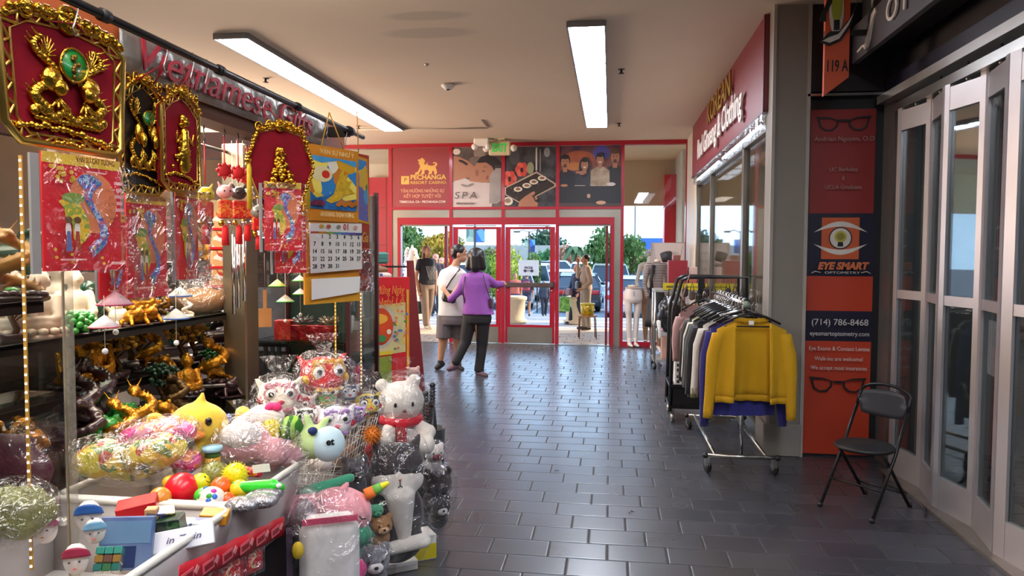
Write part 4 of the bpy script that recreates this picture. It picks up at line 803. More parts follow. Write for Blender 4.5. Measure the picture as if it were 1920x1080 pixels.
# charms hanging from the lower rail
def charm(u, vhook, vbot, d, bead, gear, label, pouch='#C81E22'):
    p = dp(u, d, vhook); L_ = p.z-dp(u, d, vbot).z; t = T('hanging_charm', label, 'charm', p, random.uniform(.6, .9), 'red charms on the lower rail')
    shook_ = MB().tube([(0, -.008, .04), (0, 0, .055), (0, .012, .05), (0, .005, .025), (0, -.004, .015), (0, -.014, .002), (0, -.004, -.012), (0, .01, -.006)], .002, 6).build('hook', mat('#4A4440', .4, .8), t)
    rc = mat('#C41A22', .6, var=.2); b = MB().tube([(0, -.003, -.01), (0, -.003, -L_*.42)], .0018, 5).tube([(0, .004, -.01), (0, .004, -L_*.42)], .0018, 5); b.build('cord', rc, t)
    if gear:
        b = MB().lathe([(.008, -.005), (.026, -.005), (.026, .005), (.008, .005)], (0, 0, -L_*.33), 16, rot=(PI/2, 0, 0))
        for k in range(8): b.ball((.028*math.cos(k*PI/4), 0, -L_*.33+.028*math.sin(k*PI/4)), .008, 6, 4)
        b.build('wheel_knot', rc, t)
    b = MB().ball((0, 0, -L_*.52), (.034, .03, .028), 12, 8)
    for s_ in (-1, 1): b.cap((s_*.018, 0, -L_*.52+.02), (s_*.026, 0, -L_*.52+.037), .009, .003, 6)
    b.build('bead_head', mat(bead, .3, var=.1, coat=.5), t); b = MB()
    for s_ in (-1, 1): b.ball((s_*.012, -.029, -L_*.515), .004, 6, 4)
    b.build('bead_face', BLKP, t)
    MB().box(-.028, .028, -.012, .012, -L_*.76, -L_*.59, .006).build('pouch', confetti([pouch, pouch, '#B8141C', '#D98A2E'], 70, metal=0), t)
    for s_, c_ in ((-1, GOLD), (1, CHROME)): MB().ball((s_*.017, -.004, -L_*.80), .013, 10, 8).build('bell', c_, t)
    MB().lathe([(0, -L_*1.0), (.015, -L_*1.0), (.013, -L_*.84), (.005, -L_*.82), (0, -L_*.81)], (0, 0, 0), 14).build('tassel', mat('#D4141C', .8, var=.3, scale=200), t)
charm(383, 262, 458, 2.72, '#D9B81E', 0, 'red charm with a yellow cat head bead', '#B81E22'); charm(420, 250, 460, 2.98, '#E0A0A0', 1, 'red charm with wheel knot and pink cat head bead', '#D0461E')
charm(446, 258, 458, 3.08, '#3A3436', 1, 'red charm with wheel knot and black cat head bead'); charm(462, 272, 452, 3.2, '#C8B8A8', 1, 'red charm mostly hidden behind the black-beaded one')
charm(484, 320, 468, 3.05, '#8A8680', 0, 'red charm with a silver bead tucked beside the fan plaque', '#D8181A')
for u, d, v0, v1, c_, lb in ((467, 2.86, 300, 392, '#D9B41E', 'yellow tassel hanging left of the fan shaped plaque'), (577, 3.02, 335, 392, '#D9B41E', 'yellow tassel hanging right of the fan shaped plaque')):
    p = dp(u, d, v0); L_ = p.z-dp(u, d, v1).z; t = T('tassel', lb, 'tassel', p); MB().tube([(0, 0, .06), (0, 0, 0)], .002).build('cord', mat('#A01424', .6), t); MB().ball((0, 0, 0), .009).lathe([(0, -L_), (.010, -L_), (.009, -.03), (.004, -.005), (0, 0)]).build('fringe', mat(c_, .7, var=.3, scale=150), t)
# conical hat mobiles
def hat(u, v, wpx, d, c1, rim, label, vbead=None, vtop=None):
    p = dp(u, d, v); r = wpx*d/FPX/2; t = T('conical_hat', label, 'hat ornament', p, random.uniform(0, 6), 'little conical hat ornaments on strings')
    MB().lathe([(r*.96, -.0), (r, .003), (r*.5, r*.50), (.0, r*.88)], n=24).build('cone', mat(c1, .6, var=.04), t); MB().tube([(r*math.cos(a), r*math.sin(a), .002) for a in [k*PI/12 for k in range(24)]], .0025, 5, True).build('rim', mat(rim, .5), t)
    b = MB()
    for k in range(5): a = k*.35; b.tube([((r*.45+q*r*.3)*math.cos(a+.15*q), (r*.45+q*r*.3)*math.sin(a+.15*q), r*(.51-q*.28)) for q in (0, .5, 1)], .0022, 4)
    b.build('painted_sprig', mat('#2E8A2E', .6), t)
    zt = dp(u, d, vtop or v-60).z-p.z; zb = (dp(u, d, vbead).z-p.z) if vbead else 0
    MB().tube([(0, 0, zb), (0, 0, zt)], .0012, 4).build('string', mat('#D8D0C0', .7), t)
    if vbead: MB().ball((0, 0, zb), .009, 10, 8).build('bead', WHT, t)
hat(337, 556, 43, 2.5, '#E9E4D6', '#3A6AB8', 'conical hat with blue rim, upper one in front of the brown bag', None, 500); hat(330, 598, 46, 2.4, '#E9E4D6', '#3A6AB8', 'conical hat with blue rim, lower one at the shelf edge', 643)
hat(196, 614, 54, 2.15, '#EFE0DA', '#C85A6A', 'conical hat with pink rim at the shelf edge', 659); hat(216, 572, 62, 2.2, '#D9A8B0', '#B03A5A', 'pinkish conical hat hanging above the pink-rimmed one', 623, 510)
hat(520, 537, 31, 3.6, '#E8D88A', '#5AC82A', 'yellow and green conical hat, topmost over the red box', None, 450); hat(535, 566, 32, 3.62, '#EDE8D8', '#3AC83A', 'white conical hat with green rim above the red box', 602)
hat(562, 527, 26, 3.7, '#EDE8D8', '#5AC82A', 'small conical hat with green rim beside the calendar', None, 450); hat(563, 552, 27, 3.72, '#EDE0D8', '#5AC82A', 'small conical hat with a red flower next to the calendar', 590)
# gifts stall structure: stainless column, posts, glass cases, back panel
c = T('steel_column', 'square brushed steel column inside the gift stall', 'column', (-1.86, 3.5, 0)); MB().box(-.07, .055, -.06, .075, 0, 2.14, .008).build('sleeve', mat('#A5967E', .3, .9, var=.35, scale=3, dist=.4), c); MB().box(-.08, .065, -.07, .085, 0, .1).build('foot', STEEL, c)
ep = T('stall_gap_panel', 'dark end panel between the steel column and the far showcase', 'panel', (-2.72, 4.9, 0)); MB().box(0, .62, 0, .03, 0, 1.7).build('board', mat('#2A2422', .6, var=.3, scale=4), ep); MB().box(.1, .5, -.02, 0, .9, 1.35).build('pinned_sheet', mat('#6A6A6E', .5, var=.3), ep)  # dark sheet added to close the gap beside the steel column
bp_ = T('stall_back_panel', 'dark brown back panel of the gift stall behind the figurines', 'panel', (-2.75, 1.2, 0)); MB().box(0, .04, -.9, 3.2, 0, 1.28).build('board', mat('#3A2A22', .6, var=.3, scale=3), bp_); MB().box(.0, .04, -.9, 3.2, 1.28, 1.34).build('top_rail', BRN, bp_)
GSH = glass('shelf_glass', (.72, .8, .76), .2)
for zz, x0, x1, y0, y1, lb in ((1.538, -2.5, -2.05, 2.75, 3.42, 'short top glass shelf beside the steel column'), (1.438, -2.5, -1.7, 1.3, 2.0, 'short top glass shelf at the left behind the glass case'), (1.285, -2.5, -1.9, 1.4, 3.42, 'upper glass shelf of the stall with figurines along it'), (1.03, -2.55, -2.05, 1.4, 3.42, 'lower dark glass shelf of the stall behind the toy bins'), (1.07, -2.08, -1.5, 4.02, 4.5, 'glass shelf of the far showcase under the calendar')):
    t = T('glass_shelf', lb, 'shelf', (x0, y0, zz)); MB().box(0, x1-x0, 0, y1-y0, 0, .012).build('pane', GSH, t); MB().box(x1-x0-.012, x1-x0, 0, y1-y0, -.022, .014).box(0, x1-x0, 0, .012, -.022, 0).build('edge_rail', mat('#3E3C38', .35, .8), t)
    for y_ in (.15, (y1-y0)/2, y1-y0-.15): MB().box(0, .02, y_, y_+.02, -.5 if zz > 1.2 else -.2, 0).build('bracket', STEEL, t)
LEDC = emis('#FFF0E0', 5); LEDY = emis('#FFC060', 4)
def led(label, p0, z0, z1, mt, tape):
    t = T('led_strip', label, 'led strip', (p0[0], p0[1], z0), 0); MB().box(-.004, .004, -.002, .002, 0, z1-z0).build('tape', mat(tape, .5), t); b = MB()
    for k in range(int((z1-z0)/.022)): b.bx((.001, -.003, .01+k*.022), (.004, .003, .0045))
    b.build('diodes', mt, t); return t
pa = dp(119, 1.96); led('led strip behind the glass, nearest to the left edge', dp(43, 1.80)[:2], .80, 1.835, LEDC, '#B88A3A')
led('led strip with amber tape at the far showcase, left of the dark post', dp(628, 4.1)[:2], .98, 1.46, LEDY, '#C8A02E'); led('white led strip at the far showcase beside the dark post', dp(655, 4.2)[:2], .94, 1.42, LEDC, '#9A8AA0'); led('led strip at the outer edge of the far showcase', dp(676, 4.25)[:2], .8, 1.42, LEDC, '#D9A04A')
# near glass case: its corner post and panes
gc = T('glass_case', 'tall glass case at the left edge with gold corner strip', 'showcase', (pa.x, pa.y, 0))
MB().box(-.004, .0, -.004, .0, .5, 1.98).build('corner_strip', mat('#C8962E', .3, .9), gc); MB().box(.0, .018, -.012, .010, .5, 1.98).build('post', mat('#A8A090', .15, coat=.5, alpha=.35), gc)
MB().box(-.8, -.01, .0, .006, .86, 1.95).build('rear_pane', glass('case_pane', (.90, .90, .90), .12), gc); MB().box(-.8, -.01, -.01, .012, .855, .868).build('rail', WHT, gc)
MB().box(-.8, -.02, -.35, -.02, 1.215, 1.225).build('shelf', glass('case_shelf', (.7, .75, .72), .2), gc)
MB().box(-.02, .02, -.012, .008, .0, .5).build('leg', STEEL, gc)
t = T('showcase', 'far glass showcase with red boxes and crystal lotuses', 'showcase', (-2.08, 4.0, 0)); b = MB()
for x_ in (0, .60): b.box(x_-.012, x_+.012, -.012, .012, 0, 1.98).box(x_-.012, x_+.012, .5, .524, 0, 1.98)
b.box(.0, .6, -.01, .01, 1.96, 1.98).box(0, .6, 0, .52, .62, .66); b.build('frame', mat('#4A2426', .4, .3), t); MB().box(.01, .59, -.004, 0, .66, 1.96).build('front_pane', GLASS, t); MB().box(.598, .602, .0, .5, .66, 1.96).build('side_pane', GLASS, t); MB().box(0, .6, .52, .53, .66, 1.96).build('back_panel', mat('#1E3A2E', .5, var=.4, scale=6), t); MB().box(.0, .6, .0, .52, 0, .62).build('plinth', mat('#4A2A22', .5), t)
# ---------------- toy bins along the front ----------------
WIRE = mat('#DDD8CE', .4, var=.05, coat=.3); PLW = mat('#D9D2CC', .45, var=.05, alpha=.82)
t = T('display_table', 'long table under the toy bins with a dark skirt', 'table', (-1.75, 1.3, 0))
MB().box(0, .60, 0, 2.1, .60, .63).build('table_top', mat('#6A6460', .5), t)
MB().box(.02, .56, .02, 2.08, .0, .6).build('skirt', mat('#241C20', .8, var=.3), t)
MB().cyl((.62, -.2, .80), (.62, .66, .80), .022, n=12).build('rail', mat('#B8B4AE', .4, .5), t)
def bin_(label, y0, y1, x0=-1.68, x1=-1.09, z0=.64, z1=.85, kind='wire'):
    t = T('toy_bin', label, 'bin', (x0, y0, z0), 0, 'white toy bins in a row'); w, l, h = x1-x0, y1-y0, z1-z0; c = .04
    rim = [(c, 0, h), (w-c, 0, h), (w, c, h), (w, l-c, h), (w-c, l, h), (c, l, h), (0, l-c, h), (0, c, h)]
    MB().tube(rim, .0075 if kind == 'wire' else .011, 8, True).build('rim', WIRE, t); s = .05
    if kind == 'wire':
        b = MB(); n1 = int(w/.042); n2 = int(l/.042)
        for k in range(n1+1):
            x = w*k/n1; xb = s+(w-2*s)*k/n1; b.tube([(x, 0, h), (xb, s, 0), (xb, l-s, 0), (x, l, h)], .0015, 4)
        for k in range(n2+1):
            y = l*k/n2; yb = s+(l-2*s)*k/n2; b.tube([(0, y, h), (s, yb, 0), (w-s, yb, 0), (w, y, h)], .0015, 4)
        for k in range(1, 5):
            q = s*(1-k/5); z = h*k/5; b.tube([(q, q, z), (w-q, q, z), (w-q, l-q, z), (q, l-q, z)], .0018, 4, True)
        b.build('wire_mesh', WIRE, t)
    else:
        b = MB(); s = .035
        for (p, q, r_, u_) in (((0, 0), (w, 0), (s, s), (w-s, s)), ((w, 0), (w, l), (w-s, s), (w-s, l-s)), ((w, l), (0, l), (w-s, l-s), (s, l-s)), ((0, l), (0, 0), (s, l-s), (s, s))):
            b.grid(lambda a, c_: (V((*r_, 0)).lerp(V((*u_, 0)), a)).lerp(V((*p, h)).lerp(V((*q, h)), a), c_), 4, 3, .004)
        b.box(s, w-s, s, l-s, 0, .005); b.build('walls', mat('#D8D0CC', .45, var=.06, trans=.25), t)
    return t
bin_('white bin nearest the camera holding masks and puzzle boxes', 1.42, 1.985, kind='solid'); bin_('white plastic bin full of bright rubber balls', 2.0, 2.46, kind='solid')
bin_('white wire bin with pink and watermelon plush toys', 2.50, 2.90); bin_('white wire bin of lion head toys, farthest along the table', 2.93, 3.37)
b = MB().box(-1.66, -1.12, 2.492, 2.497, .66, .852).build('bin_liner', mat('#E0B8B4', .5, alpha=.9)); tag(b, 'pinkish plastic sheet lining the near side of the plush bin', 'liner')
def bagof(parent, c, r, rot=None, m=None, tuft=None):
    b = MB(); rnd = random.Random(int(abs(c[0]*100+r[0]*1000)))
    Q = Euler(rot).to_matrix() if rot else Matrix.Identity(3); rs = []
    for k in range(13):
        th = -PI/2+PI*k/12; row = []
        for i in range(20):
            ph = 2*PI*i/20; n_ = 1+.07*math.sin(ph*5+k*1.3)+.05*math.sin(ph*9+k*2.1)+rnd.uniform(-.03, .03)
            ct = abs(math.cos(th))**.7; row.append(V(c)+Q@V((r[0]*ct*math.cos(ph)*n_, r[1]*ct*math.sin(ph)*n_, r[2]*math.sin(th))))
        rs.append(row)
    b.rings(rs)
    if tuft:
        p = V(c)+Q@V(tuft); b.grid(lambda a, d_: p+V(((a-.5)*(.03+.13*d_), .012*math.sin(a*17+d_*3), d_*.09)), 14, 5)
    return b.build('clear_bag', m or FILM, parent)
def ground(u, v, z): return at(u, v, z=z)
# bright balls in the second bin; placed on their tops
def ball(u, v, rpx, z, c, label, kind='plain', c2=None):
    p = at(u, v, z=z); d = (p-CM.translation).length; r = rpx*d/FPX; t = T('rubber_ball', label, 'ball', p-V((0, 0, r)), random.uniform(0, 6), 'rubber balls in the second bin')
    m = mat(c, .35, var=.08, coat=.3, spec=.5); b = MB().ball((0, 0, r), r, 20, 14)
    if kind == 'spiky':
        rnd = random.Random(u)
        for k in range(110):
            zz = 1-2*(k+.5)/110; a = k*2.39996; d_ = V((math.sqrt(1-zz*zz)*math.cos(a), math.sqrt(1-zz*zz)*math.sin(a), zz)); q = V((0, 0, r)); b.cyl(q+d_*r*.95, q+d_*r*1.22, r*.05, r*.01, 4)
    b.build('ball', m, t)
    if kind == 'smile':
        b = MB(); d0 = (V((0, -1.6, 1.2))).normalized(); M_ = Matrix.Translation((0, 0, r)) @ (V((0, -1, .7))).normalized().to_track_quat('Z', 'Y').to_matrix().to_4x4(); b.tf(M_)
        for s_ in (-1, 1): b.ball((s_*r*.32, r*.25, r*.90), (r*.09, r*.15, r*.06), 8, 6)
        b.tube([(r*.5*math.cos(a), r*.5*math.sin(a), r*.84) for a in [PI+.3+k*(PI-.6)/8 for k in range(9)]], r*.05, 5); b.build('smile', BLKP, t)
    if kind == 'dots':
        b = MB(); rnd = random.Random(u)
        for k in range(9): d_ = V((rnd.uniform(-1, 1), rnd.uniform(-1, .4), rnd.uniform(-.2, 1))).normalized(); b.m(mat(('#C81E9A', '#3AA83A', '#2A6AC8')[k % 3], .4)).ball(V((0, 0, r))+d_*r*.86, r*.24, 8, 6)
        b.build('spots', None, t)
    return t
for a in ((340, 917, 27, .86, '#E8122A', 'large plain red rubber ball'), (376, 905, 16, .87, '#D9DC1E', 'yellow smiley ball behind the red ball', 'smile'), (401, 889, 21, .88, '#8A8A4A', 'grey-green spiky ball behind the smiley ball', 'spiky'), (414, 913, 17, .865, '#F0661E', 'orange egg shaped ball in the middle'),
          (441, 890, 20, .885, '#EBDE1A', 'yellow fish-like spiky ball', 'spiky'), (449, 917, 16, .86, '#E8CF1E', 'yellow ball below the spiky fish ball'), (380, 930, 14, .85, '#3AC82A', 'green ball beside the large red ball'), (396, 938, 23, .85, '#E0DCD2', 'white ball with magenta spots', 'dots'),
          (425, 938, 14, .845, '#F0561E', 'small orange ball next to the spotted one'), (355, 886, 21, .875, '#D9C8B8', 'pale ball with red bumps behind the red one', 'dots'), (300, 934, 18, .86, '#E08A2A', 'orange ball at the left edge of the ball bin'), (335, 880, 10, .87, '#B8A02E', 'olive ball near the yellow bags'), (318, 905, 12, .88, '#E0B42A', 'small yellow ball left of the red ball')): ball(*a)
t = T('toy_fish', 'bright green rubber fish toy lying on the balls', 'toy', at(485, 912, z=.87), .2); blob(MB().cap((-.05, 0, 0), (.04, 0, 0), .018, .024).cap((.04, 0, 0), (.068, 0, -.004), .02, .014).cap((-.05, 0, .0), (-.078, 0, .014), .012, .005), 'body', mat('#2ECC2A', .35, coat=.3), t, .005, 2); MB().ball((.066, -.016, .006), .009, 8, 6).build('eye', WHT, t)
t = T('toy_fish', 'red and orange striped rubber toy with a paper price tag', 'toy', at(470, 885, z=.88), -.2); MB().m(confetti(['#C81E4A', '#E0862A', '#B8123A'], 60)).cap((-.05, 0, 0), (.03, 0, 0), .02, .015).build('body', None, t); MB().bx((.05, -.01, .02), (.06, .002, .026), (0, -.15, .2)).build('price_tag', WHT, t)
for u, v, lb in ((455, 945, 'crumpled silver film packet in front of the balls'), (490, 938, 'second crumpled silver film packet beside the fish toy'), (500, 925, 'silver film packet at the corner of the ball bin')):
    t = tag(MB().ball((0, 0, 0), (.055, .045, .022), 14, 8).build('film_packet', mat('#B8B4B8', .25, .6, var=.5, scale=40, bump=1, bscale=45), loc=at(u, v, z=.85)), lb, 'packet', 'silver film packets')
for u, v, c, lb in ((398, 848, '#C8922A', 'small jar of orange slime with a pale blue lid'),):
    t = T('slime_jar', lb, 'jar', at(u, v, z=.93)-V((0, 0, .06))); MB().lathe([(0, 0), (.026, 0), (.026, .045), (0, .045)]).build('jar', mat(c, .15, coat=.5), t); MB().lathe([(0, .045), (.024, .045), (.024, .065), (0, .065)]).build('label_band', mat('#4A7A3A', .4), t); MB().lathe([(0, .065), (.033, .065), (.033, .08), (0, .081)]).build('lid', mat('#9AC8DC', .4), t)
# the nearest bin: masks, boxes, puzzle cube
def mask(u, v, z, hair, s, rz, label, skin='#E8DCD4'):
    t = T('paper_mask', label, 'mask', at(u, v, z=z), rz, 'paper face masks in the nearest bin'); h = mat(hair, .4, var=.3, scale=20)
    face = MB().grid(lambda a, b: (s*.5*(a-.5)*2*math.sqrt(max(0, 1-(2*b-1)**2*.9))*.9, -.02*math.cos((a-.5)*PI)*math.cos((b-.5)*PI), s*.62*(b-.5)*2), 12, 12, .003).build('face', mat(skin, .45, coat=.3), t)
    MB().grid(lambda a, b: (s*.52*math.cos(PI*a)*(1-.1*b), -.024*math.sin(PI*a)-.002, s*.62*(.12+.25*b+.62*math.sin(PI*a)*(.35+.65*b))), 14, 4, .003).build('hair', h, t); b = MB()
    for k in (-1, 1): b.ball((k*s*.18, -.024, s*.02), (s*.05, .004, s*.035), 8, 6)
    b.m(mat('#1E1A1E', .4)).build('eyes', None, t); MB().ball((0, -.024, -s*.26), (s*.07, .004, s*.022), 8, 6).build('lips', mat('#C83A3A', .4), t); return t
mask(167, 968, .95, '#2F5FA8', .062, .5, 'paper mask with blue hair, standing behind the grey-blue box'); mask(85, 990, .90, '#B03A6A', .062, .4, 'paper mask with magenta hair behind the glass'); mask(143, 1048, .86, '#A82A4A', .06, .5, 'paper mask with dark pink hair beside the puzzle cube'); mask(178, 995, .92, '#7FB0D0', .05, .6, 'small pale blue paper mask below the blue haired one')
def pbox(u, v, z, sz, rot, c, label, name='toy_box', cat='box', extra=None, grp=None):
    t = T(name, label, cat, at(u, v, z=z), 0, grp, rot=rot); MB().bx((0, 0, 0), sz, bev=.002).build('carton', c, t)
    if extra: extra(t, sz)
    return t
pbox(258, 950, .90, (.10, .07, .035), (.1, -.15, .5), mat('#D01A1E', .35, var=.1, coat=.3), 'red gift box lying at the back of the nearest bin')
def mk(t, sz): MB().m(mat('#5F7FA0', .4)).box(-sz[0]*.45, sz[0]*.45, -sz[1]/2-.001, -sz[1]/2, .0, sz[2]*.42).m(mat('#1E2E5A', .4)).box(-sz[0]*.3, sz[0]*.2, -sz[1]/2-.0016, -sz[1]/2, -sz[2]*.45, -sz[2]*.05).build('printed_front', None, t)
pbox(238, 1018, .86, (.125, .02, .13), (-.25, .05, .35), mat('#6E7F96', .4, h2='#2E4A8A', scale=5), 'grey-blue toy box with dark figures, standing upright', extra=mk)
pbox(300, 975, .88, (.07, .05, .06), (.15, .1, .6), confetti(['#2A2430', '#3A3A6A', '#6A4A2A', '#1A1A20', '#8A7A2A'], 45, .3, coat=.4), 'small dark boxed toy with purple window')
pbox(322, 985, .87, (.06, .05, .05), (.1, -.1, .2), confetti(['#1E3A22', '#2A5A2A', '#12241A'], 45, .3), 'small dark green boxed toy beside the purple one')
pbox(345, 1010, .845, (.15, .02, .055), (-.5, -.1, .45), mat('#D8D8E0', .4, var=.08), 'white toy box with scribbled blue writing', extra=lambda t, s: text('in Ziyin', .024, t, (0, -.0115, .0), mt=mat('#3A3A6A', .5), shear=.3, fit=.085))
pbox(403, 968, .845, (.075, .05, .03), (.1, .1, .3), mat('#E8A01E', .35, h2='#C87A12', scale=30, coat=.3), 'orange and yellow toy box in the corner of the nearest bin')
pbox(372, 985, .84, (.08, .04, .03), (.1, .1, .4), confetti(['#C8CCD8', '#5A6A9A', '#E0E0E4'], 30, .3), 'white and blue toy box in front of the orange one')
pbox(285, 962, .905, (.03, .03, .03), (0, 0, .3), mat('#C89A6A', .5), 'tiny brown block on the toy boxes')
t = T('puzzle_cube', 'toy twisting cube with teal top at the bottom edge', 'puzzle cube', at(205, 1050, z=.865), 0, None, rot=(-.5, .1, .45)); cs = .019
for i in range(3):
    for j in range(3):
        for k in range(3):
            if i == 1 and j == 1 and k == 1: continue
            c_ = ('#1E5A50', '#5A3A2A', '#2A5A34', '#7A5A22')[(i*2+j+k*3) % 4] if k < 2 else '#2A7A6C'
            MB().bx(((i-1)*cs, (j-1)*cs, (k-1)*cs), (cs*.93,)*3, bev=.002).build('cubie', mat(c_, .2, coat=.6), t)
# soft goods in bags behind the bins
def pillowbag(u, v, z, r, rot, cm, label, film=FILM, tuft=None, name='bagged_toy', grp=None, sc=14):
    t = T(name, label, 'bagged toy', at(u, v, z=z), 0, grp); b = MB().ball((0, 0, 0), (r[0]*.86, r[1]*.86, r[2]*.82), 24, 14, rot); o = b.build('contents', cm, t)
    tx = bpy.data.textures.new('lumps', 'CLOUDS'); tx.noise_scale = .06; d = o.modifiers.new('lumps', 'DISPLACE'); d.texture = tx; d.strength = .05; d.mid_level = .5
    bagof(t, (0, 0, 0), (r[0]*1.06, r[1]*1.06, r[2]*1.08), rot, film, tuft); return t
YB = confetti(['#E0B81E', '#D9C83A', '#C8A01A', '#E8D060', '#B8502A', '#5A7A2A'], 26, .4, coat=.3, bump=.5); PKB = confetti(['#D83A8A', '#E85AA0', '#C82A6A', '#F0A0B8', '#E07A3A'], 28, .4, coat=.3, bump=.5)
BIG = bagmat('crinkled_film', .26, scale=18)
pillowbag(228, 862, .93, (.16, .10, .075), (0, .15, .5), YB, 'yellow packet of bagged toys, lower of the two behind the nearest bin', BIG, grp=None); pillowbag(290, 845, .96, (.11, .09, .06), (0, -.2, .3), YB, 'yellow packet of bagged toys beside the pink one', BIG)
pillowbag(298, 812, 1.0, (.13, .08, .055), (0, -.05, .4), PKB, 'shiny pink bagged toy above the yellow packets', BIG); pillowbag(352, 862, .92, (.05, .05, .04), (0, .2, 0), PKB, 'small pink bagged toy under the large pink one', BIG)
pillowbag(30, 960, .95, (.10, .08, .08), (0, 0, 0), mat('#5A5A2A', .5, h2='#8A8A4A', scale=14), 'olive bagged toy seen through the glass case', BIG)
pillowbag(18, 880, 1.02, (.13, .06, .12), (0, 0, 0), mat('#4A1424', .5, var=.3), 'dark maroon bag with gold writing seen through the glass case', FILM2)
# yellow long-eared plush
PLY = mat('#EBC23A', .9, var=.1, scale=60, sheen=.3)
p = at(372, 795, z=1.0); t = T('plush_toy', 'yellow plush duck with orange beak lying behind the pink plush bags', 'plush toy', p, .5)
b = MB().ball((0, 0, 0), (.10, .085, .078)).ball((-.02, .02, -.09), (.12, .10, .07)).cap((-.09, .03, -.04), (-.14, .02, .02), .04, .03).cap((.0, .0, .06), (.015, .0, .10), .022, .012)
blob(b, 'body', PLY, t, .01, 4); MB().ball((-.01, -.095, -.018), (.035, .035, .014)).build('beak', mat('#E8862A', .6), t)
for sx, sz in ((.035, .022), (-.05, .02)): MB().ball((sx, -.076, sz), (.012, .008, .015), 12, 8).build('eye', mat('#1A1210', .2, coat=.8), t)
p = at(455, 775, z=.98); t = T('plush_toy', 'second yellow plush poking up between the bags', 'plush toy', p, .2); blob(MB().cap((0, 0, -.05), (.0, 0, .0), .025, .03, 14).ball((0, 0, -.08), (.06, .05, .04)), 'body', PLY, t, .008, 3)
# contents of the plush bin
PKP = mat('#E8A8B0', .9, var=.12, scale=60, sheen=.3); WHP = mat('#E8DEDA', .9, var=.08, scale=60, sheen=.3)
p = at(468, 828, z=.93); t = T('plush_toy', 'pink and white bagged plush in the wire bin', 'plush toy', p, .2); blob(MB().ball((-.02, 0, 0), (.10, .08, .07)).ball((.09, -.02, -.03), (.055, .05, .05)).cap((-.08, 0, .02), (-.12, 0, -.05), .03, .025), 'body', PKP, t, .01, 4); MB().ball((-.02, -.04, .03), (.075, .05, .05)).build('white_belly', WHP, t); bagof(t, (0, 0, 0), (.17, .12, .10), None, BIG, (0, 0, .06))
p = at(405, 820, z=.93); t = T('plush_toy', 'blue and lilac bagged plush next to the pink one', 'plush toy', p, .2); blob(MB().ball((0, 0, 0), (.05, .06, .05)).cap((.02, 0, .03), (.045, 0, .075), .02, .014).ball((-.03, 0, -.05), .045), 'body', mat('#7A90CC', .9, sheen=.3, var=.15, scale=50), t, .008, 3); bagof(t, (0, 0, 0), (.07, .07, .09), None, FILM)
p = at(520, 850, z=.87); t = T('plush_toy', 'pink frilled bagged plush at the front of the wire bin', 'plush toy', p, 0); o = MB().ball((0, 0, 0), (.10, .07, .05), 24, 14).build('body', PKP, t); d = o.modifiers.new('lumps', 'DISPLACE'); tx = bpy.data.textures.new('frill', 'CLOUDS'); tx.noise_scale = .03; d.texture = tx; d.strength = .03; bagof(t, (0, 0, 0), (.12, .08, .065), None, BIG)
p = at(497, 782, z=.97); t = T('plush_toy', 'white plush snout with a hot pink bow', 'plush toy', p, .3); blob(MB().ball((0, 0, 0), (.075, .06, .05)).cap((-.03, 0, 0), (-.1, 0, -.03), .04, .03), 'body', WHP, t, .008, 3)
for s_ in (-1, 1): MB().ball((.035+s_*.012, -.03, .045), (.022, .012, .016), 10, 6, (0, s_*.5, 0)).build('bow_loop', mat('#E8327A', .6), t)
p = at(508, 808, z=.95); t = T('plush_toy', 'yellow spiky plush peeking out behind the watermelon', 'plush toy', p); b = MB().ball((0, 0, 0), (.04, .035, .04), 16, 10)
for k in range(60): zz = 1-2*(k+.5)/60; a = k*2.4; d_ = V((math.sqrt(1-zz*zz)*math.cos(a), math.sqrt(1-zz*zz)*math.sin(a), zz)); b.cyl(d_*.038, d_*.05, .003, .001, 4)
b.build('body', mat('#E8D01E', .6), t)
WM = stripes('#2E6A1E', '#9ACB4A', 9, 'X', .8, dist=6)
for u, v, z, s, lb in ((545, 802, .96, .042, 'small striped watermelon plush on top of the heap'), (590, 842, .865, .034, 'watermelon slice emblem plush low on the green pillow')):
    t = T('watermelon_plush', lb, 'plush toy', at(u, v, z=z), .4); MB().lathe([(s*math.cos(a)*(1), s*1.15*math.sin(a)) for a in [-PI/2+k*PI/12 for k in range(13)]], n=20, rot=(.3, .6, 0)).build('body', WM, t); MB().tube([(s*.6, 0, s*.8), (s*.75, 0, s*1.05), (s*.9, 0, s*1.1)], .003, 5).build('stem', mat('#3A6A1E', .7), t)
p = at(585, 830, z=.90); t = T('plush_toy', 'pale green plush pillow with star points beside the watermelon', 'plush toy', p, .2); b = MB().ball((0, 0, 0), (.075, .06, .06))
for a in (100, 150, 60): b.cap((.04*math.cos(R(a)), 0, .04*math.sin(R(a))), (.105*math.cos(R(a)), 0, .10*math.sin(R(a))), .024, .012)
blob(b, 'body', mat('#C5DC96', .9, sheen=.3, var=.06), t, .008, 3); MB().ball((.012, -.045, .055), (.018, .016, .014), 12, 8).build('navy_patch', mat('#1E2E6A', .8), t)
p = at(606, 832, z=.90); t = T('plush_toy', 'pale blue round plush lettered et at the bin corner', 'plush toy', p+V((.02, 0, 0)), .5); MB().ball((0, 0, 0), (.06, .05, .065), 20, 14).build('body', mat('#C3DCE4', .9, sheen=.3), t); text('et', .035, t, (0, -.052, .02), mt=BLKP, bold=.001, ex=.001)
t = T('plush_toy', 'white plush foot pressed against the wire of the plush bin', 'plush toy', at(600, 868, z=.76)); MB().ball((0, 0, 0), (.05, .04, .035)).build('body', WHP, t)
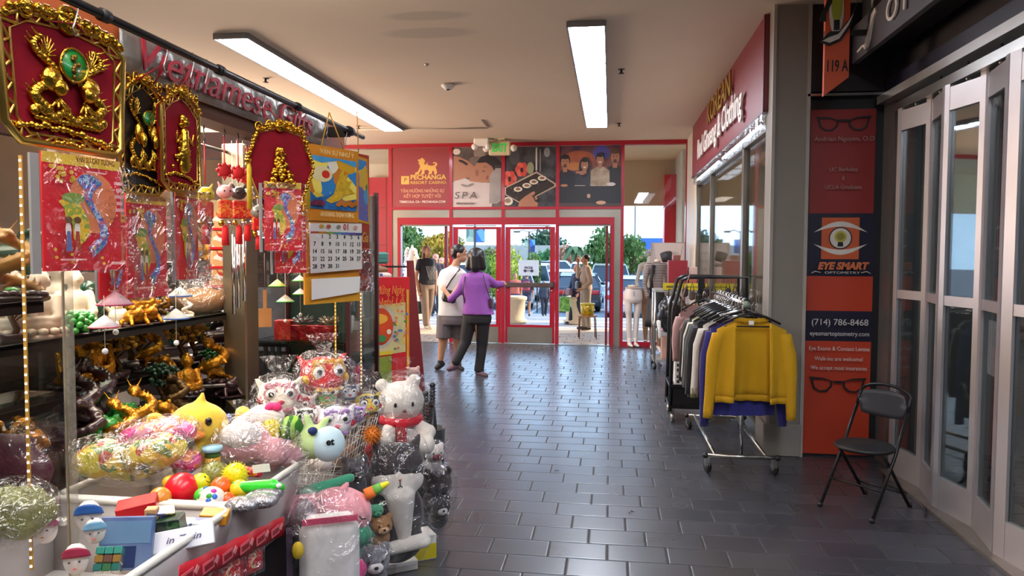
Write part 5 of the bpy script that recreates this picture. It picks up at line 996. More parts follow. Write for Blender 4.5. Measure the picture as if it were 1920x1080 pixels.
# lion head toys
def lion(u, v, z, s, c, c2, rz, label, rx=0):
    t = T('lion_head_toy', label, 'lion toy', at(u, v, z=z), 0, 'bagged lion dance head toys', rot=(rx, 0, rz)); m = mat(c, .8, var=.12, scale=30, sheen=.3); m2 = mat(c2, .8, var=.12, scale=30, sheen=.3)
    blob(MB().ball((0, 0, 0), (s, s*.9, s*.78)).ball((0, -s*.6, -s*.28), (s*.62, s*.45, s*.34)).ball((0, .1*s, -.5*s), (s*.8, s*.7, s*.5)).cap((-s*.75, .1*s, s*.45), (-s*1.0, .1*s, s*.8), s*.22, s*.1).cap((s*.75, .1*s, s*.45), (s*1.0, .1*s, s*.8), s*.22, s*.1), 'head', m, t, s*.09, 3)
    for k in (-1, 1):
        e = MB().ball((k*s*.42, -s*.74, s*.22), (s*.25, s*.15, s*.25), 14, 10).build('eye', WHT, t); MB().ball((k*s*.42, -s*.86, s*.22), (s*.13, s*.09, s*.13), 12, 8).build('pupil', BLKP, e)
        MB().tube([(k*s*.42+s*.29*math.cos(a), -s*.74, s*.22+s*.29*math.sin(a)) for a in [j*PI/6 for j in range(12)]], s*.05, 5, True).build('eye_ring', m2, t)
        MB().ball((k*s*.8, -s*.35, -s*.1), s*.2, 10, 8).build('pompom', mat('#D8284A' if c != '#D21A1E' else '#E8B82A', .8), t)
    MB().ball((0, -s*1.03, -s*.12), (s*.16, s*.1, s*.11), 10, 8).build('nose', mat('#D83A5A', .5), t); b = MB()
    for k in range(9): b.ball((s*.6*math.sin((k-4)*.32), -s*.62-s*.1*math.cos(k), s*.58+s*.05*(k % 2)), s*.13, 8, 6)
    for k in range(7): b.ball((s*.5*math.sin((k-3)*.4), -s*1.0+s*.06*abs(k-3), -s*.50), s*.1, 8, 6)
    b.build('fringe', m2, t); MB().tube([(k_*s*.1, -s*1.0+abs(k_)*s*.04, -s*.33-s*.03*abs(k_)) for k_ in range(-5, 6)], s*.04, 5).build('mouth', mat('#5A1A1A', .5), t)
    bagof(t, (0, -.05*s, 0), (s*1.30, s*1.30, s*1.08), None, BIG, (0, 0, s*.9) if s > .06 else None); return t
lion(606, 702, 1.06, .105, '#D21A1E', '#E8A82A', .7, 'red lion head toy with gold fringe, topmost of the heap'); lion(524, 742, 1.0, .09, '#E8DCC8', '#D8889A', .5, 'cream lion head toy with pink mane', 0)
lion(610, 738, .98, .062, '#8CCB6A', '#E8C83A', .5, 'green lion head toy in the middle of the heap'); lion(566, 760, .95, .06, '#E8D8D0', '#D84A4A', .2, 'small white lion head toy with red trim'); lion(575, 782, .93, .05, '#E4E0DC', '#3A3A3A', .3, 'small white lion head toy with black trim below the red trimmed one')
lion(630, 788, .92, .075, '#E6E0E2', '#B48AD0', .45, 'white lion head toy with purple mane at the bin edge'); lion(688, 758, .92, .062, '#E2C23A', '#2A2A2A', .6, 'yellow lion head toy with black brows, rightmost'); lion(655, 735, .98, .045, '#D8D8DC', '#4A5A7A', .4, 'grey-white lion head toy with blue brows behind the purple one'); lion(668, 775, .93, .04, '#B890D8', '#8A5AB8', .4, 'purple lion head toy beside the white and purple one')
for k, (u, v, c_) in enumerate(((650, 850, '#8A5A3A'), (668, 835, '#4A3A3A'), (630, 862, '#A07A5A'))):
    t = T('bagged_toy', ('brown', 'black', 'tan')[k]+' small plush seen through the wire of the farthest bin', 'bagged toy', at(u, v, x=-1.2)); MB().ball((0, 0, 0), (.05, .05, .045), 14, 10).build('contents', mat(c_, .8, var=.3), t); bagof(t, (0, 0, 0), (.06, .06, .055), None, FILM)
t = T('plush_toy', 'orange spiky plush hooked on the outside of the farthest bin', 'plush toy', at(697, 815, x=-1.05)); b = MB().ball((0, 0, 0), .03, 12, 8)
for k in range(70): zz = 1-2*(k+.5)/70; a = k*2.4; d_ = V((math.sqrt(1-zz*zz)*math.cos(a), math.sqrt(1-zz*zz)*math.sin(a), zz)); b.cyl(d_*.026, d_*.05, .004, .001, 4)
b.build('body', mat('#E8862A', .6), t)
# ---------------- heap of bagged plush on the floor ----------------
# large white bear
p = at(752, 752, x=-1.06); t = T('plush_bear', 'large plain white plush bear with red scarf in a clear bag', 'plush toy', p, .55)
b = MB().ball((0, 0, 0), (.125, .10, .105)).ball((-.10, 0, .09), (.038, .025, .035)).ball((.07, 0, .105), (.038, .025, .035)).ball((0, .02, -.17), (.10, .09, .11)).cap((-.07, -.04, -.12), (-.10, -.11, -.16), .035, .04).cap((.07, -.04, -.12), (.12, -.09, -.15), .035, .04).cap((.04, -.04, -.22), (.08, -.14, -.20), .05, .058)
blob(b, 'body', mat('#DCD5CC', .9, sheen=.2, var=.05), t, .011, 4)
for k in (-1, 1): MB().ball((k*.045-.01, -.095, .0), (.008, .006, .012), 10, 8).build('eye', BLKP, t); 
MB().ball((-.01, -.105, -.03), (.012, .008, .008), 10, 8).build('nose', mat('#6A4A3A', .4), t); MB().tube([(.095*math.cos(a), .085*math.sin(a), -.095) for a in [k*PI/8 for k in range(16)]], .022, 8, True).box(-.05, .0, -.11, -.085, -.19, -.1).build('scarf', mat('#C8142E', .7), t)
bagof(t, (0, -.02, -.06), (.165, .17, .225), None, FILM, (0, 0, .2))
# cat plush: dark body, white face and bib
p = at(745, 885, x=-.96); t = T('plush_cat', 'long dark grey and white sleeping cat plush in a clear bag', 'plush toy', p, .5); DG = mat('#3A3438', .9, var=.2, sheen=.3); W2 = mat('#DDD6CE', .9, var=.05, sheen=.2)
blob(MB().ball((0, 0, .02), (.135, .09, .12)).cap((-.09, 0, .11), (-.11, 0, .165), .03, .012).cap((.08, 0, .11), (.10, 0, .165), .03, .012).ball((0, .01, -.2), (.13, .085, .16)).ball((0, .02, -.33), (.13, .09, .1)), 'body', DG, t, .012, 4)
blob(MB().ball((-.005, -.03, -.03), (.125, .072, .078)).cap((-.01, -.07, .02), (-.01, -.07, .075), .022, .008).cap((.0, -.06, -.1), (.02, -.05, -.30), .075, .03), 'white_face', W2, t, .009, 3)
b = MB()
for cx in (-.06, .05): b.tube([(cx+.022*math.cos(a), -.088, .035+.012*math.sin(a)) for a in [PI+k*PI/8 for k in range(9)]], .0025, 5)
b.tube([(-.01, -.106, -.01), (-.01, -.108, -.03), (-.02, -.106, -.04)], .002, 5).tube([(-.01, -.108, -.03), (.002, -.106, -.04)], .002, 5).build('stitched_face', BLKP, t); MB().ball((-.01, -.105, -.005), (.008, .004, .004), 8, 6).build('nose', mat('#E07A4A', .5), t)
MB().cap((-.11, -.05, -.34), (.10, -.09, -.30), .03, .035).build('paw', W2, t); bagof(t, (0, -.01, -.12), (.185, .145, .33), None, FILM)
# unicorn
p = at(638, 955, x=-.97); t = T('plush_unicorn', 'pink plush unicorn with striped horn and green mane, lying on its side', 'plush toy', p, .35); t.scale = (1.22,)*3; PK = mat('#E89AA4', .9, var=.08, sheen=.3, scale=40)
blob(MB().ball((-.01, 0, 0), (.095, .075, .07)).ball((-.10, 0, .005), (.075, .06, .05)).ball((.045, -.01, -.01), (.05, .055, .065)).cap((.0, -.03, .055), (.02, -.03, .085), .02, .01), 'body', PK, t, .009, 4)
b = MB().m(mat('#E8762A', .7)).cyl((.075, -.02, .045), (.100, -.02, .057), .019, .0165).m(mat('#6FB04A', .7)).cyl((.100, -.02, .057), (.122, -.02, .068), .0165, .013).m(mat('#E8D82A', .7)).cap((.122, -.02, .068), (.138, -.02, .076), .012, .007); b.build('horn', None, t)
gm = mat('#2F8A6A', .9, var=.1, sheen=.3); blob(MB().cap((-.11, .02, .05), (-.04, .02, .065), .02, .022).cap((-.04, .02, .065), (.03, .02, .088), .02, .016), 'mane', gm, t, .008, 3); blob(MB().ball((.05, -.03, -.07), (.045, .045, .035)).ball((.04, -.03, -.12), (.025, .03, .03)), 'green_hoof', gm, t, .008, 2)
MB().tube([(.055, -.068, .0), (.063, -.068, -.01), (.075, -.062, -.012)], .0022, 5).build('closed_eye', BLKP, t)
# small ones
def small(u, v, x, s, cols, label, rz=.4, bag=True, ears=True, snout=None):
    t = T('plush_toy', label, 'plush toy', at(u, v, x=x), rz); b = MB().ball((0, 0, 0), (s, s*.85, s*.85)).ball((0, .02, -s*1.2), (s*.9, s*.8, s*.9))
    if ears: b.ball((-s*.7, 0, s*.72), s*.3).ball((s*.7, 0, s*.72), s*.3)
    blob(b, 'body', mat(cols[0], .9, var=.1, sheen=.3), t, s*.1, 3); MB().ball((0, -s*.62, -s*.2), (s*.5, s*.38, s*.36)).build('muzzle', mat(cols[1], .9, sheen=.2), t); MB().ball((0, -s*.99, -s*.1), (s*.14, s*.08, s*.1), 8, 6).build('nose', BLKP, t)
    for k in (-1, 1): MB().ball((k*s*.4, -s*.76, s*.18), s*.09, 8, 6).build('eye', BLKP, t)
    if bag: bagof(t, (0, 0, -s*.4), (s*1.3, s*1.3, s*1.75), None, FILM)
    return t
small(715, 985, -1.0, .052, ('#A8794E', '#D0A77A'), 'brown puppy plush with a green hood behind the unicorn', .6, False); small(705, 958, -1.02, .035, ('#5FB08A', '#5FB08A'), 'green plush hood above the brown puppy', .6, False)
small(700, 1050, -.95, .07, ('#6E6E74', '#E4E0DC'), 'grey and white husky plush in a clear bag', .5); small(662, 1068, -.98, .055, ('#E8468A', '#E8468A'), 'hot pink plush at the bottom edge', .3, False, False); small(690, 1005, -1.0, .03, ('#2F8A6A', '#E0A89A'), 'small green plush with a pink snout under the unicorn', .6, False, False)
small(820, 905, -.92, .085, ('#2C2629', '#3A3236'), 'black plush in a clear bag behind the cat plush', .6); small(815, 850, -.98, .06, ('#C8C0BC', '#8A3A4A'), 'grey plush with pink trim in the bag beside the white bear', .6); small(700, 845, -1.08, .045, ('#C81E2A', '#C81E2A'), 'red plush squeezed under the white bear', .5, True, False); small(665, 880, -1.08, .06, ('#4A4448', '#2A2428'), 'dark grey plush in crumpled film under the wire bin', .4)
small(825, 950, -.90, .06, ('#2C2629', '#C8C4C0'), 'black and white plush low in the outermost bag', .6); small(775, 700, -1.35, .05, ('#D8B0A8', '#C83A5A'), 'pink doll plush behind the white bear', .6, False); small(665, 700, -1.5, .05, ('#D84A6A', '#E8A0A8'), 'pink plush in film behind the lion heads', .4)
t = T('bagged_pillow', 'white pillow toy with a yellow star tag in a clear bag at the bottom edge', 'bagged toy', at(618, 1025, x=-.93), .45); o = MB().grid(lambda a, b: (.11*(2*a-1)*(1-.08*math.sin(PI*b)), 0, .13*(2*b-1)), 12, 12, .001).build('contents', W2, t); bpy.data.objects.remove(o)
blob(MB().bx((0, 0, -.03), (.20, .075, .26), bev=.03).bx((0, 0, .09), (.16, .05, .05), bev=.01), 'pillow', mat('#DAD4D0', .9, var=.04, sheen=.2), t, .01, 6); MB().ball((-.105, -.05, .02), (.02, .012, .03), 8, 6).build('star_tag', mat('#E8C22A', .6), t); MB().bx((.0, -.04, .105), (.18, .004, .02)).build('pink_band', mat('#C84A6A', .6), t); MB().bx((-.13, 0, -.08), (.02, .06, .3)).build('side_band', mat('#4A3A4A', .6), t)
bagof(t, (0, -.01, .0), (.145, .085, .20), None, FILM, (0, 0, .13))
t = T('bagged_toy', 'crumpled clear bag hanging on the hook by the rail', 'bagged toy', at(572, 965, x=-1.04), .4); MB().ball((0, 0, 0), (.035, .03, .055), 12, 8).build('contents', mat('#B8A8B0', .6, var=.4, scale=40), t); bagof(t, (0, 0, 0), (.06, .05, .10), None, BIG, (0, 0, .07))
# red printed ribbon hung along the rail and red packets below
a_, b_ = at(335, 1085, x=-1.055), at(531, 985, x=-1.055); d = b_-a_; t = T('paper_border', 'red printed paper border strung along the table front', 'banner', a_, math.atan2(d.y, d.x)); L_ = math.hypot(d.x, d.y)
MB().grid(lambda p, q: (p*L_, .004*math.sin(p*30), p*d.z+(q-.5)*.062), 30, 2, .0015).build('strip', mat('#C4162A', .4, var=.1, coat=.3), t); b = MB()
for k in range(6):
    x = L_*(k+.5)/6; z = d.z*(k+.5)/6; b.m(mat('#D8606A', .5)).bx((x-.02, -.006, z), (.055, .002, .028)).m(mat('#8E0F1E', .5)).bx((x-.02, -.0075, z), (.04, .002, .014)).m(mat('#D8888A', .5)).bx((x+.022, -.006, z), (.014, .002, .02), (0, .8, 0))
b.build('printed_pattern', None, t)
for u, v, s, lb in ((430, 1068, .05, 'red lettered gift packet hanging under the paper border'), (475, 1050, .035, 'orange and red gift packet beside the lettered one'), (395, 1078, .03, 'red gift packet at the very bottom of the picture')):
    t = T('gift_packet', lb, 'packet', at(u, v, x=-1.08), 1.2, 'red gift packets under the paper border'); MB().bx((0, 0, 0), (s*2, .008, s*2.2), bev=.002).build('packet', mat('#B8142A', .4, coat=.4), t); MB().bx((0, -.005, .0), (s*1.3, .002, s*1.4)).build('printed_panel', confetti(['#D83A2A', '#E8A0A0', '#C8142A', '#E8C8A0'], 60), t); MB().bx((0, -.008, 0), (s*2.2, .002, s*2.6)).build('film', FILM, t)
# bin with umbrellas, cartons at the foot of the heap
p = at(835, 1000, z=0); t = T('umbrella_bin', 'black open bin with folded black umbrellas at the corner of the stall', 'bin', (-1.12, 4.45, 0)); MB().lathe([(.0, 0), (.08, 0), (.10, .50), (.09, .50), (.07, .02), (0, .02)], n=20).build('basket', mat('#16181E', .5, var=.2), t)
for k, (x, y) in enumerate(((.02, 0), (-.03, .025), (0, -.03))):
    u_ = T('umbrella', ('folded black umbrella with ribbed grip, tallest in the bin', 'folded black umbrella with a bent handle in the bin', 'folded dark umbrella lowest in the bin')[k], 'umbrella', (-1.12+x, 4.45+y, .03)); h = .74-.06*k
    MB().lathe([(0, 0), (.025, .02), (.035, .4), (.02, h-.14), (0, h-.14)], n=10).build('canopy', BLK, u_); b = MB().cyl((0, 0, h-.15), (0, 0, h), .016)
    for j in range(6): b.lathe([(.016, -.005), (.021, -.004), (.021, .004), (.016, .005)], (0, 0, h-.12+j*.02), 12)
    b.ball((0, 0, h), .02, 10, 8).build('handle', mat('#2A2A2E', .35), u_)
for u, v, sz, c_, lb in ((800, 1052, (.16, .13, .13), '#D8C21E', 'yellow and white printed carton on the floor beside the plush heap'), (755, 1072, (.2, .16, .05), '#C8C0B8', 'flat pale carton under the plush heap')):
    p = at(u, v, z=0); t = T('carton', lb, 'carton', (p.x-.06, p.y+.05, sz[2]/2), .6); MB().bx((0, 0, 0), sz, bev=.003).build('box', WHT, t); MB().bx((0, -sz[1]/2-.001, -sz[2]*.15), (sz[0]*.98, .002, sz[2]*.6)).bx((sz[0]/2+.001, 0, -sz[2]*.2), (.002, sz[1]*.9, sz[2]*.5)).build('printed_panel', mat(c_, .5), t); MB().bx((sz[0]/2+.002, 0, .02), (.002, .03, .04)).build('mark', mat('#2A2418', .5), t)
# red A-frame sign board and the rack on the far side
a, an, w = seg(683, 7.2, 768, 7.5); t = T('standing_sign', 'red standing sign board with festive print facing the walkway', 'sign', (a.x, a.y, 0), an); zt = dp(725, 7.35, 520).z
MB().box(0, w, 0, .03, .05, zt).build('board', REDC, t); MB().box(.03, .07, .0, .03, 0, .05).box(w-.07, w-.03, 0, .03, 0, .05).build('feet', BLK, t); f = Flat(w, zt-.05); f.M = Matrix.Translation((0, 0, .05))
cr = mat('#D8C890', .5, var=.1); f.p(mat('#D9B02E', .5), [(0, 0), (.98, 0), (.98, .9), (.93, .9), (.93, .03), (0, .03)]).p(cr, [(.02, .39), (.9, .41), (.9, .80), (.02, .78)]).e(mat('#C8C0B0', .5), .35, .62, .34, .17).e(mat('#D84A1E', .5), .33, .62, .29, .145).e(mat('#E8A83A', .5), .30, .68, .2, .04).p(mat('#E0C03A', .5), [(0, .395), (.6, .40), (.6, .43), (0, .42)])
f.p(mat('#8A9A3A', .5, var=.3, scale=12), [(0, .0), (.58, .0), (.58, .39), (0, .38)]).p(mat('#5A6A9A', .5), [(.08, .33), (.28, .34), (.3, .31), (.2, .30)]).p(mat('#3A4A3A', .5), [(.24, .28), (.3, .28), (.5, .1), (.46, .1)])
for k in range(26): f.e(mat(('#D86A7A', '#3A8A3A', '#E8C83A', '#3A7AB0', '#E0862A')[k % 5], .5), .62+.3*random.random(), .42+.36*random.random(), .035, .010, 8)
f.e(mat('#E8DCC8', .5), .5, .58, .05, .02).e(mat('#3A8A4A', .5), .35, .53, .09, .03, 8).e(mat('#B0A880', .5), .2, .2, .1, .05)
f.build('printed_design', None, t)
for k, s_ in enumerate(('Mừng Ngày', 'Nghỉ Lễ')): text(s_, .12, t, (w*.52, -.035, zt-.13-.12*k), mt=mat('#D98A3A', .5), shear=.2, ex=.001, fit=w*.62)
a, an, w = seg(752, 7.4, 776, 8.4); 
t = T('leaning_board', 'dark red leaning side panel behind the standing sign', 'panel', dp(768, 7.6, z=0), 1.25); MB().rings([[(0, -.01, 0), (.30, -.01, 0), (.06, -.01, 1.52), (-.04, -.01, 1.52)], [(0, .01, 0), (.30, .01, 0), (.06, .01, 1.52), (-.04, .01, 1.52)]], True, False).build('board', mat('#7E1620', .4, coat=.2), t)
t = T('hook_rack', 'dark wire rack behind the red standing sign', 'rack', dp(718, 7.9, z=0), .2); b = MB().box(-.28, .28, 0, .02, 1.44, 1.46).box(-.28, -.26, 0, .02, 0, 1.46).box(.26, .28, 0, .02, 0, 1.46)
for k in range(9): b.tube([(-.25+.06*k, 0, 1.45), (-.25+.06*k, -.06, 1.44), (-.25+.06*k, -.08, 1.48)], .004, 4)
b.build('frame', BLK, t); MB().box(-.27, .27, -.02, .0, .2, 1.34).build('back_board', mat('#8A4A3A', .6), t)
p = dp(712, 7.85, 493); t = T('teal_case', 'teal rounded hard case on top of the hook rack', 'case', (p.x, p.y, 1.49), .2); MB().bx((0, 0, .055), (.19, .07, .125), bev=.02).build('shell', mat('#3F7F78', .4, coat=.3), t); MB().bx((0, -.036, .05), (.16, .002, .006)).build('seam', mat('#2A5550', .4), t)
for k, (u, v, c_, lb) in enumerate(((705, 506, '#8A6A4A', 'brown folded cloth hanging on the rack hooks'), (712, 517, '#DCD8D0', 'white cap shape with blue mark on the rack'))):
    t = T('folded_cloth', lb, 'cloth', dp(u, 7.75, v), .2); o = MB().ball((0, 0, 0), (.13, .05, .045), 14, 8).build('cloth', mat(c_, .8, var=.3, scale=20), t)
    if k: MB().bx((.02, -.05, .01), (.03, .01, .03)).build('blue_mark', mat('#3A5A9A', .5), t)
# ---------------- figurines on the stall shelves ----------------
AMB = mat('#C8861E', .28, .75, var=.45, scale=35, bump=.4, bscale=60); JADE = mat('#2E9A3A', .3, var=.3, scale=20, coat=.5); DJADE = mat('#14402A', .3, var=.35, scale=15, coat=.5); WOOD = mat('#2E1418', .35, var=.3, coat=.4); MUS = mat('#B8841E', .5, var=.4, scale=30); PALE = mat('#D8CDB8', .5, var=.12); BRZ = mat('#5A4220', .35, .7, var=.4, scale=25, bump=.4, bscale=50)
_fp = {}
def fig(kind, m):
    """prototype parts of one figurine kind: list of (part name, builder, material, voxel)"""
    b = MB(); base = MB(); rnd = random.Random(hash(kind) % 97 if 0 else len(kind)*5+1)
    if kind == 'buddha':
        b.ball((0, 0, .10), (.05, .04, .055)).ball((0, -.01, .045), (.075, .055, .028)).cap((-.05, 0, .13), (-.055, -.035, .065), .018, .014).cap((.05, 0, .13), (.055, -.035, .065), .018, .014).cap((-.05, -.035, .06), (0, -.05, .062), .014, .012).cap((.05, -.035, .06), (0, -.05, .062), .014, .012).cap((0, 0, .14), (0, 0, .165), .02).ball((0, -.003, .19), (.028, .03, .034)).ball((0, 0, .225), .013).ball((0, .012, .2), (.03, .02, .03)).ball((0, -.032, .186), .006).ball((.029, 0, .183), (.006, .008, .015)).ball((-.029, 0, .183), (.006, .008, .015))
        base.lathe([(0, 0), (.085, 0), (.08, .012), (.06, .018), (.08, .03), (0, .032)], n=20)
        for k in range(14): a = k*PI/7; base.ball((.075*math.cos(a), .075*math.sin(a), .024), (.016, .016, .012), 8, 6)
    elif kind == 'laughing_figure':
        b.ball((0, -.01, .075), (.07, .06, .065)).ball((0, 0, .16), (.036, .034, .036)).cap((-.05, 0, .12), (-.085, -.02, .17), .02, .014).cap((.05, 0, .12), (.07, -.04, .08), .02, .014).ball((0, -.02, .02), (.085, .065, .025)).ball((-.09, -.02, .185), .018).ball((0, -.035, .155), .009).ball((.035, 0, .155), (.008, .01, .02)).ball((-.035, 0, .155), (.008, .01, .02)).cap((-.03, -.05, .02), (-.05, -.08, .012), .02, .014)
        base.box(-.08, .08, -.06, .06, 0, .012, .004)
    elif kind == 'dragon':
        pts = [V((.075*math.cos(k*.42)*(1-k/40), .05*math.sin(k*.42), .03+k*.0085)) for k in range(22)]
        b.tube(pts, .02, 8, rf=lambda t: .012+.014*math.sin(PI*min(1, t*1.1)*.9))
        h = pts[-1]; b.ball(h+V((0, -.01, .01)), (.03, .038, .024)).cap(h+V((0, -.03, .008)), h+V((0, -.06, .0)), .016, .012).cap(h+V((-.012, 0, .025)), h+V((-.03, .02, .06)), .006, .003).cap(h+V((.012, 0, .025)), h+V((.03, .02, .06)), .006, .003)
        for k in range(1, 21, 1): b.cap(pts[k]+V((0, 0, .018)), pts[k]+V((0, .004, .036)), .006, .002, 6)
        for k in (4, 9, 14, 18): b.cap(pts[k], pts[k]+V((.04*math.cos(k), -.04, -.015)), .011, .006); [b.cap(pts[k]+V((.04*math.cos(k), -.04, -.015)), pts[k]+V((.04*math.cos(k)+.012*j, -.055, -.03)), .004, .002, 5) for j in (-1, 0, 1)]
        base.box(-.09, .09, -.06, .06, 0, .02, .005)
        for k in range(10): base.ball((-.08+.018*k, -.03+.03*(k % 3), .025), (.02, .02, .014), 8, 6)
    elif kind == 'beast':
        b.cap((-.06, 0, .085), (.05, 0, .09), .038, .042).cap((.05, 0, .1), (.075, 0, .14), .03, .026).ball((.085, 0, .15), (.035, .03, .03)).cap((.105, 0, .145), (.12, 0, .138), .018, .014)
        for x in (-.06, .05):
            for y in (-.024, .024): b.cap((x, y, .07), (x+.006, y, .02), .018, .013).ball((x+.012, y, .016), (.018, .013, .01))
        b.cap((-.085, 0, .1), (-.12, 0, .15), .012, .008).ball((-.12, 0, .16), (.018, .012, .022)).ball((.07, 0, .17), (.02, .03, .02))
        for k in range(12): b.ball((.055+.022*math.cos(k*.52), .03*math.sin(k*1.7), .145+.03*math.sin(k*.52)), .012, 6, 5)
        base.box(-.10, .12, -.045, .045, 0, .012, .004)
    elif kind == 'tree':
        b.tube([(0, 0, 0), (.012, 0, .05), (-.01, .01, .10), (.006, 0, .15)], .012, 8, rf=lambda t: .016-.008*t)
        for k in range(7): a = k*.9; b.tube([(0, 0, .08+.01*k), (.05*math.cos(a), .04*math.sin(a), .12+.012*k)], .004, 5)
        lv = MB()
        for k in range(70):
            a, r_ = rnd.uniform(0, 6.28), rnd.uniform(.01, .085); lv.ball((r_*math.cos(a), r_*.7*math.sin(a), .16+rnd.uniform(-.045, .06)*(1.2-r_*7)), (.014, .012, .009), 7, 5, (rnd.uniform(-1, 1), rnd.uniform(-1, 1), 0))
        base.lathe([(0, 0), (.045, 0), (.055, .03), (.04, .032), (0, .03)], n=16)
        return [('trunk', b, BRZ, 0), ('foliage', lv, m, 0), ('pot', base, WOOD, 0)]
    elif kind == 'cluster':   # grapes, gourds, jade cabbage
        for k in range(26): a, z = k*2.4, .015+.0035*k; r_ = .05*math.cos((k-8)/18*1.3); b.ball((r_*math.cos(a), r_*.8*math.sin(a), z), .018, 10, 7)
        base.box(-.06, .06, -.04, .04, 0, .01, .003); return [('beads', b, m, 0), ('base', base, WOOD, 0)]
    elif kind == 'frog':
        b.ball((0, 0, .045), (.06, .065, .042)).ball((0, -.045, .07), (.04, .035, .028)).ball((-.022, -.05, .098), .014).ball((.022, -.05, .098), .014)
        for s_ in (-1, 1): b.cap((s_*.05, .03, .035), (s_*.07, -.01, .018), .022, .014).cap((s_*.035, -.05, .045), (s_*.045, -.08, .012), .014, .01)
        base.box(-.07, .07, -.08, .06, 0, .008, .003)
    elif kind == 'sculpture':
        for k in range(40): t = k/40; a = t*9; b.ball((.05*(1-t*.5)*math.cos(a)+rnd.uniform(-.012, .012), .035*math.sin(a), .03+t*.15), rnd.uniform(.012, .022), 7, 5)
        base.lathe([(0, 0), (.065, 0), (.06, .02), (.05, .03), (0, .03)], n=14)
    return [('figure', b, m, .0045), ('base', base, WOOD if m not in (PALE,) else m, 0)]
def place(kind, m, pos, s, rz, label, grp):
    key = (kind, m.name)
    nm = {'buddha': 'buddha_statuette', 'laughing_figure': 'laughing_statuette', 'dragon': 'dragon_figurine', 'beast': 'beast_figurine', 'tree': 'ornament_tree', 'cluster': 'jade_cluster', 'frog': 'frog_figurine', 'sculpture': 'carved_ornament'}[kind]
    if key not in _fp:
        t = T(nm, label, 'figurine', pos, rz, grp)
        for pn, b, mm, vx in fig(kind, m):
            (blob(b, pn, mm, t, vx, 2) if vx else b.build(pn, mm, t))
        t.scale = (s,)*3; _fp[key] = t; return t
    return dup(_fp[key], pos, rz, label, None, s, grp)
FA = -.0
def on(u, v, zsh, depth_x): # foot of a figurine on a shelf of height zsh at column u, x = depth_x
    p = at(u, v, x=depth_x); return V((depth_x, p.y, zsh))
US = 'figurines on the upper glass shelf'; LS = 'figurines on the lower shelf'; BS = 'figurines behind the toy bins'
zU, zL, zB = 1.297, 1.042, .90
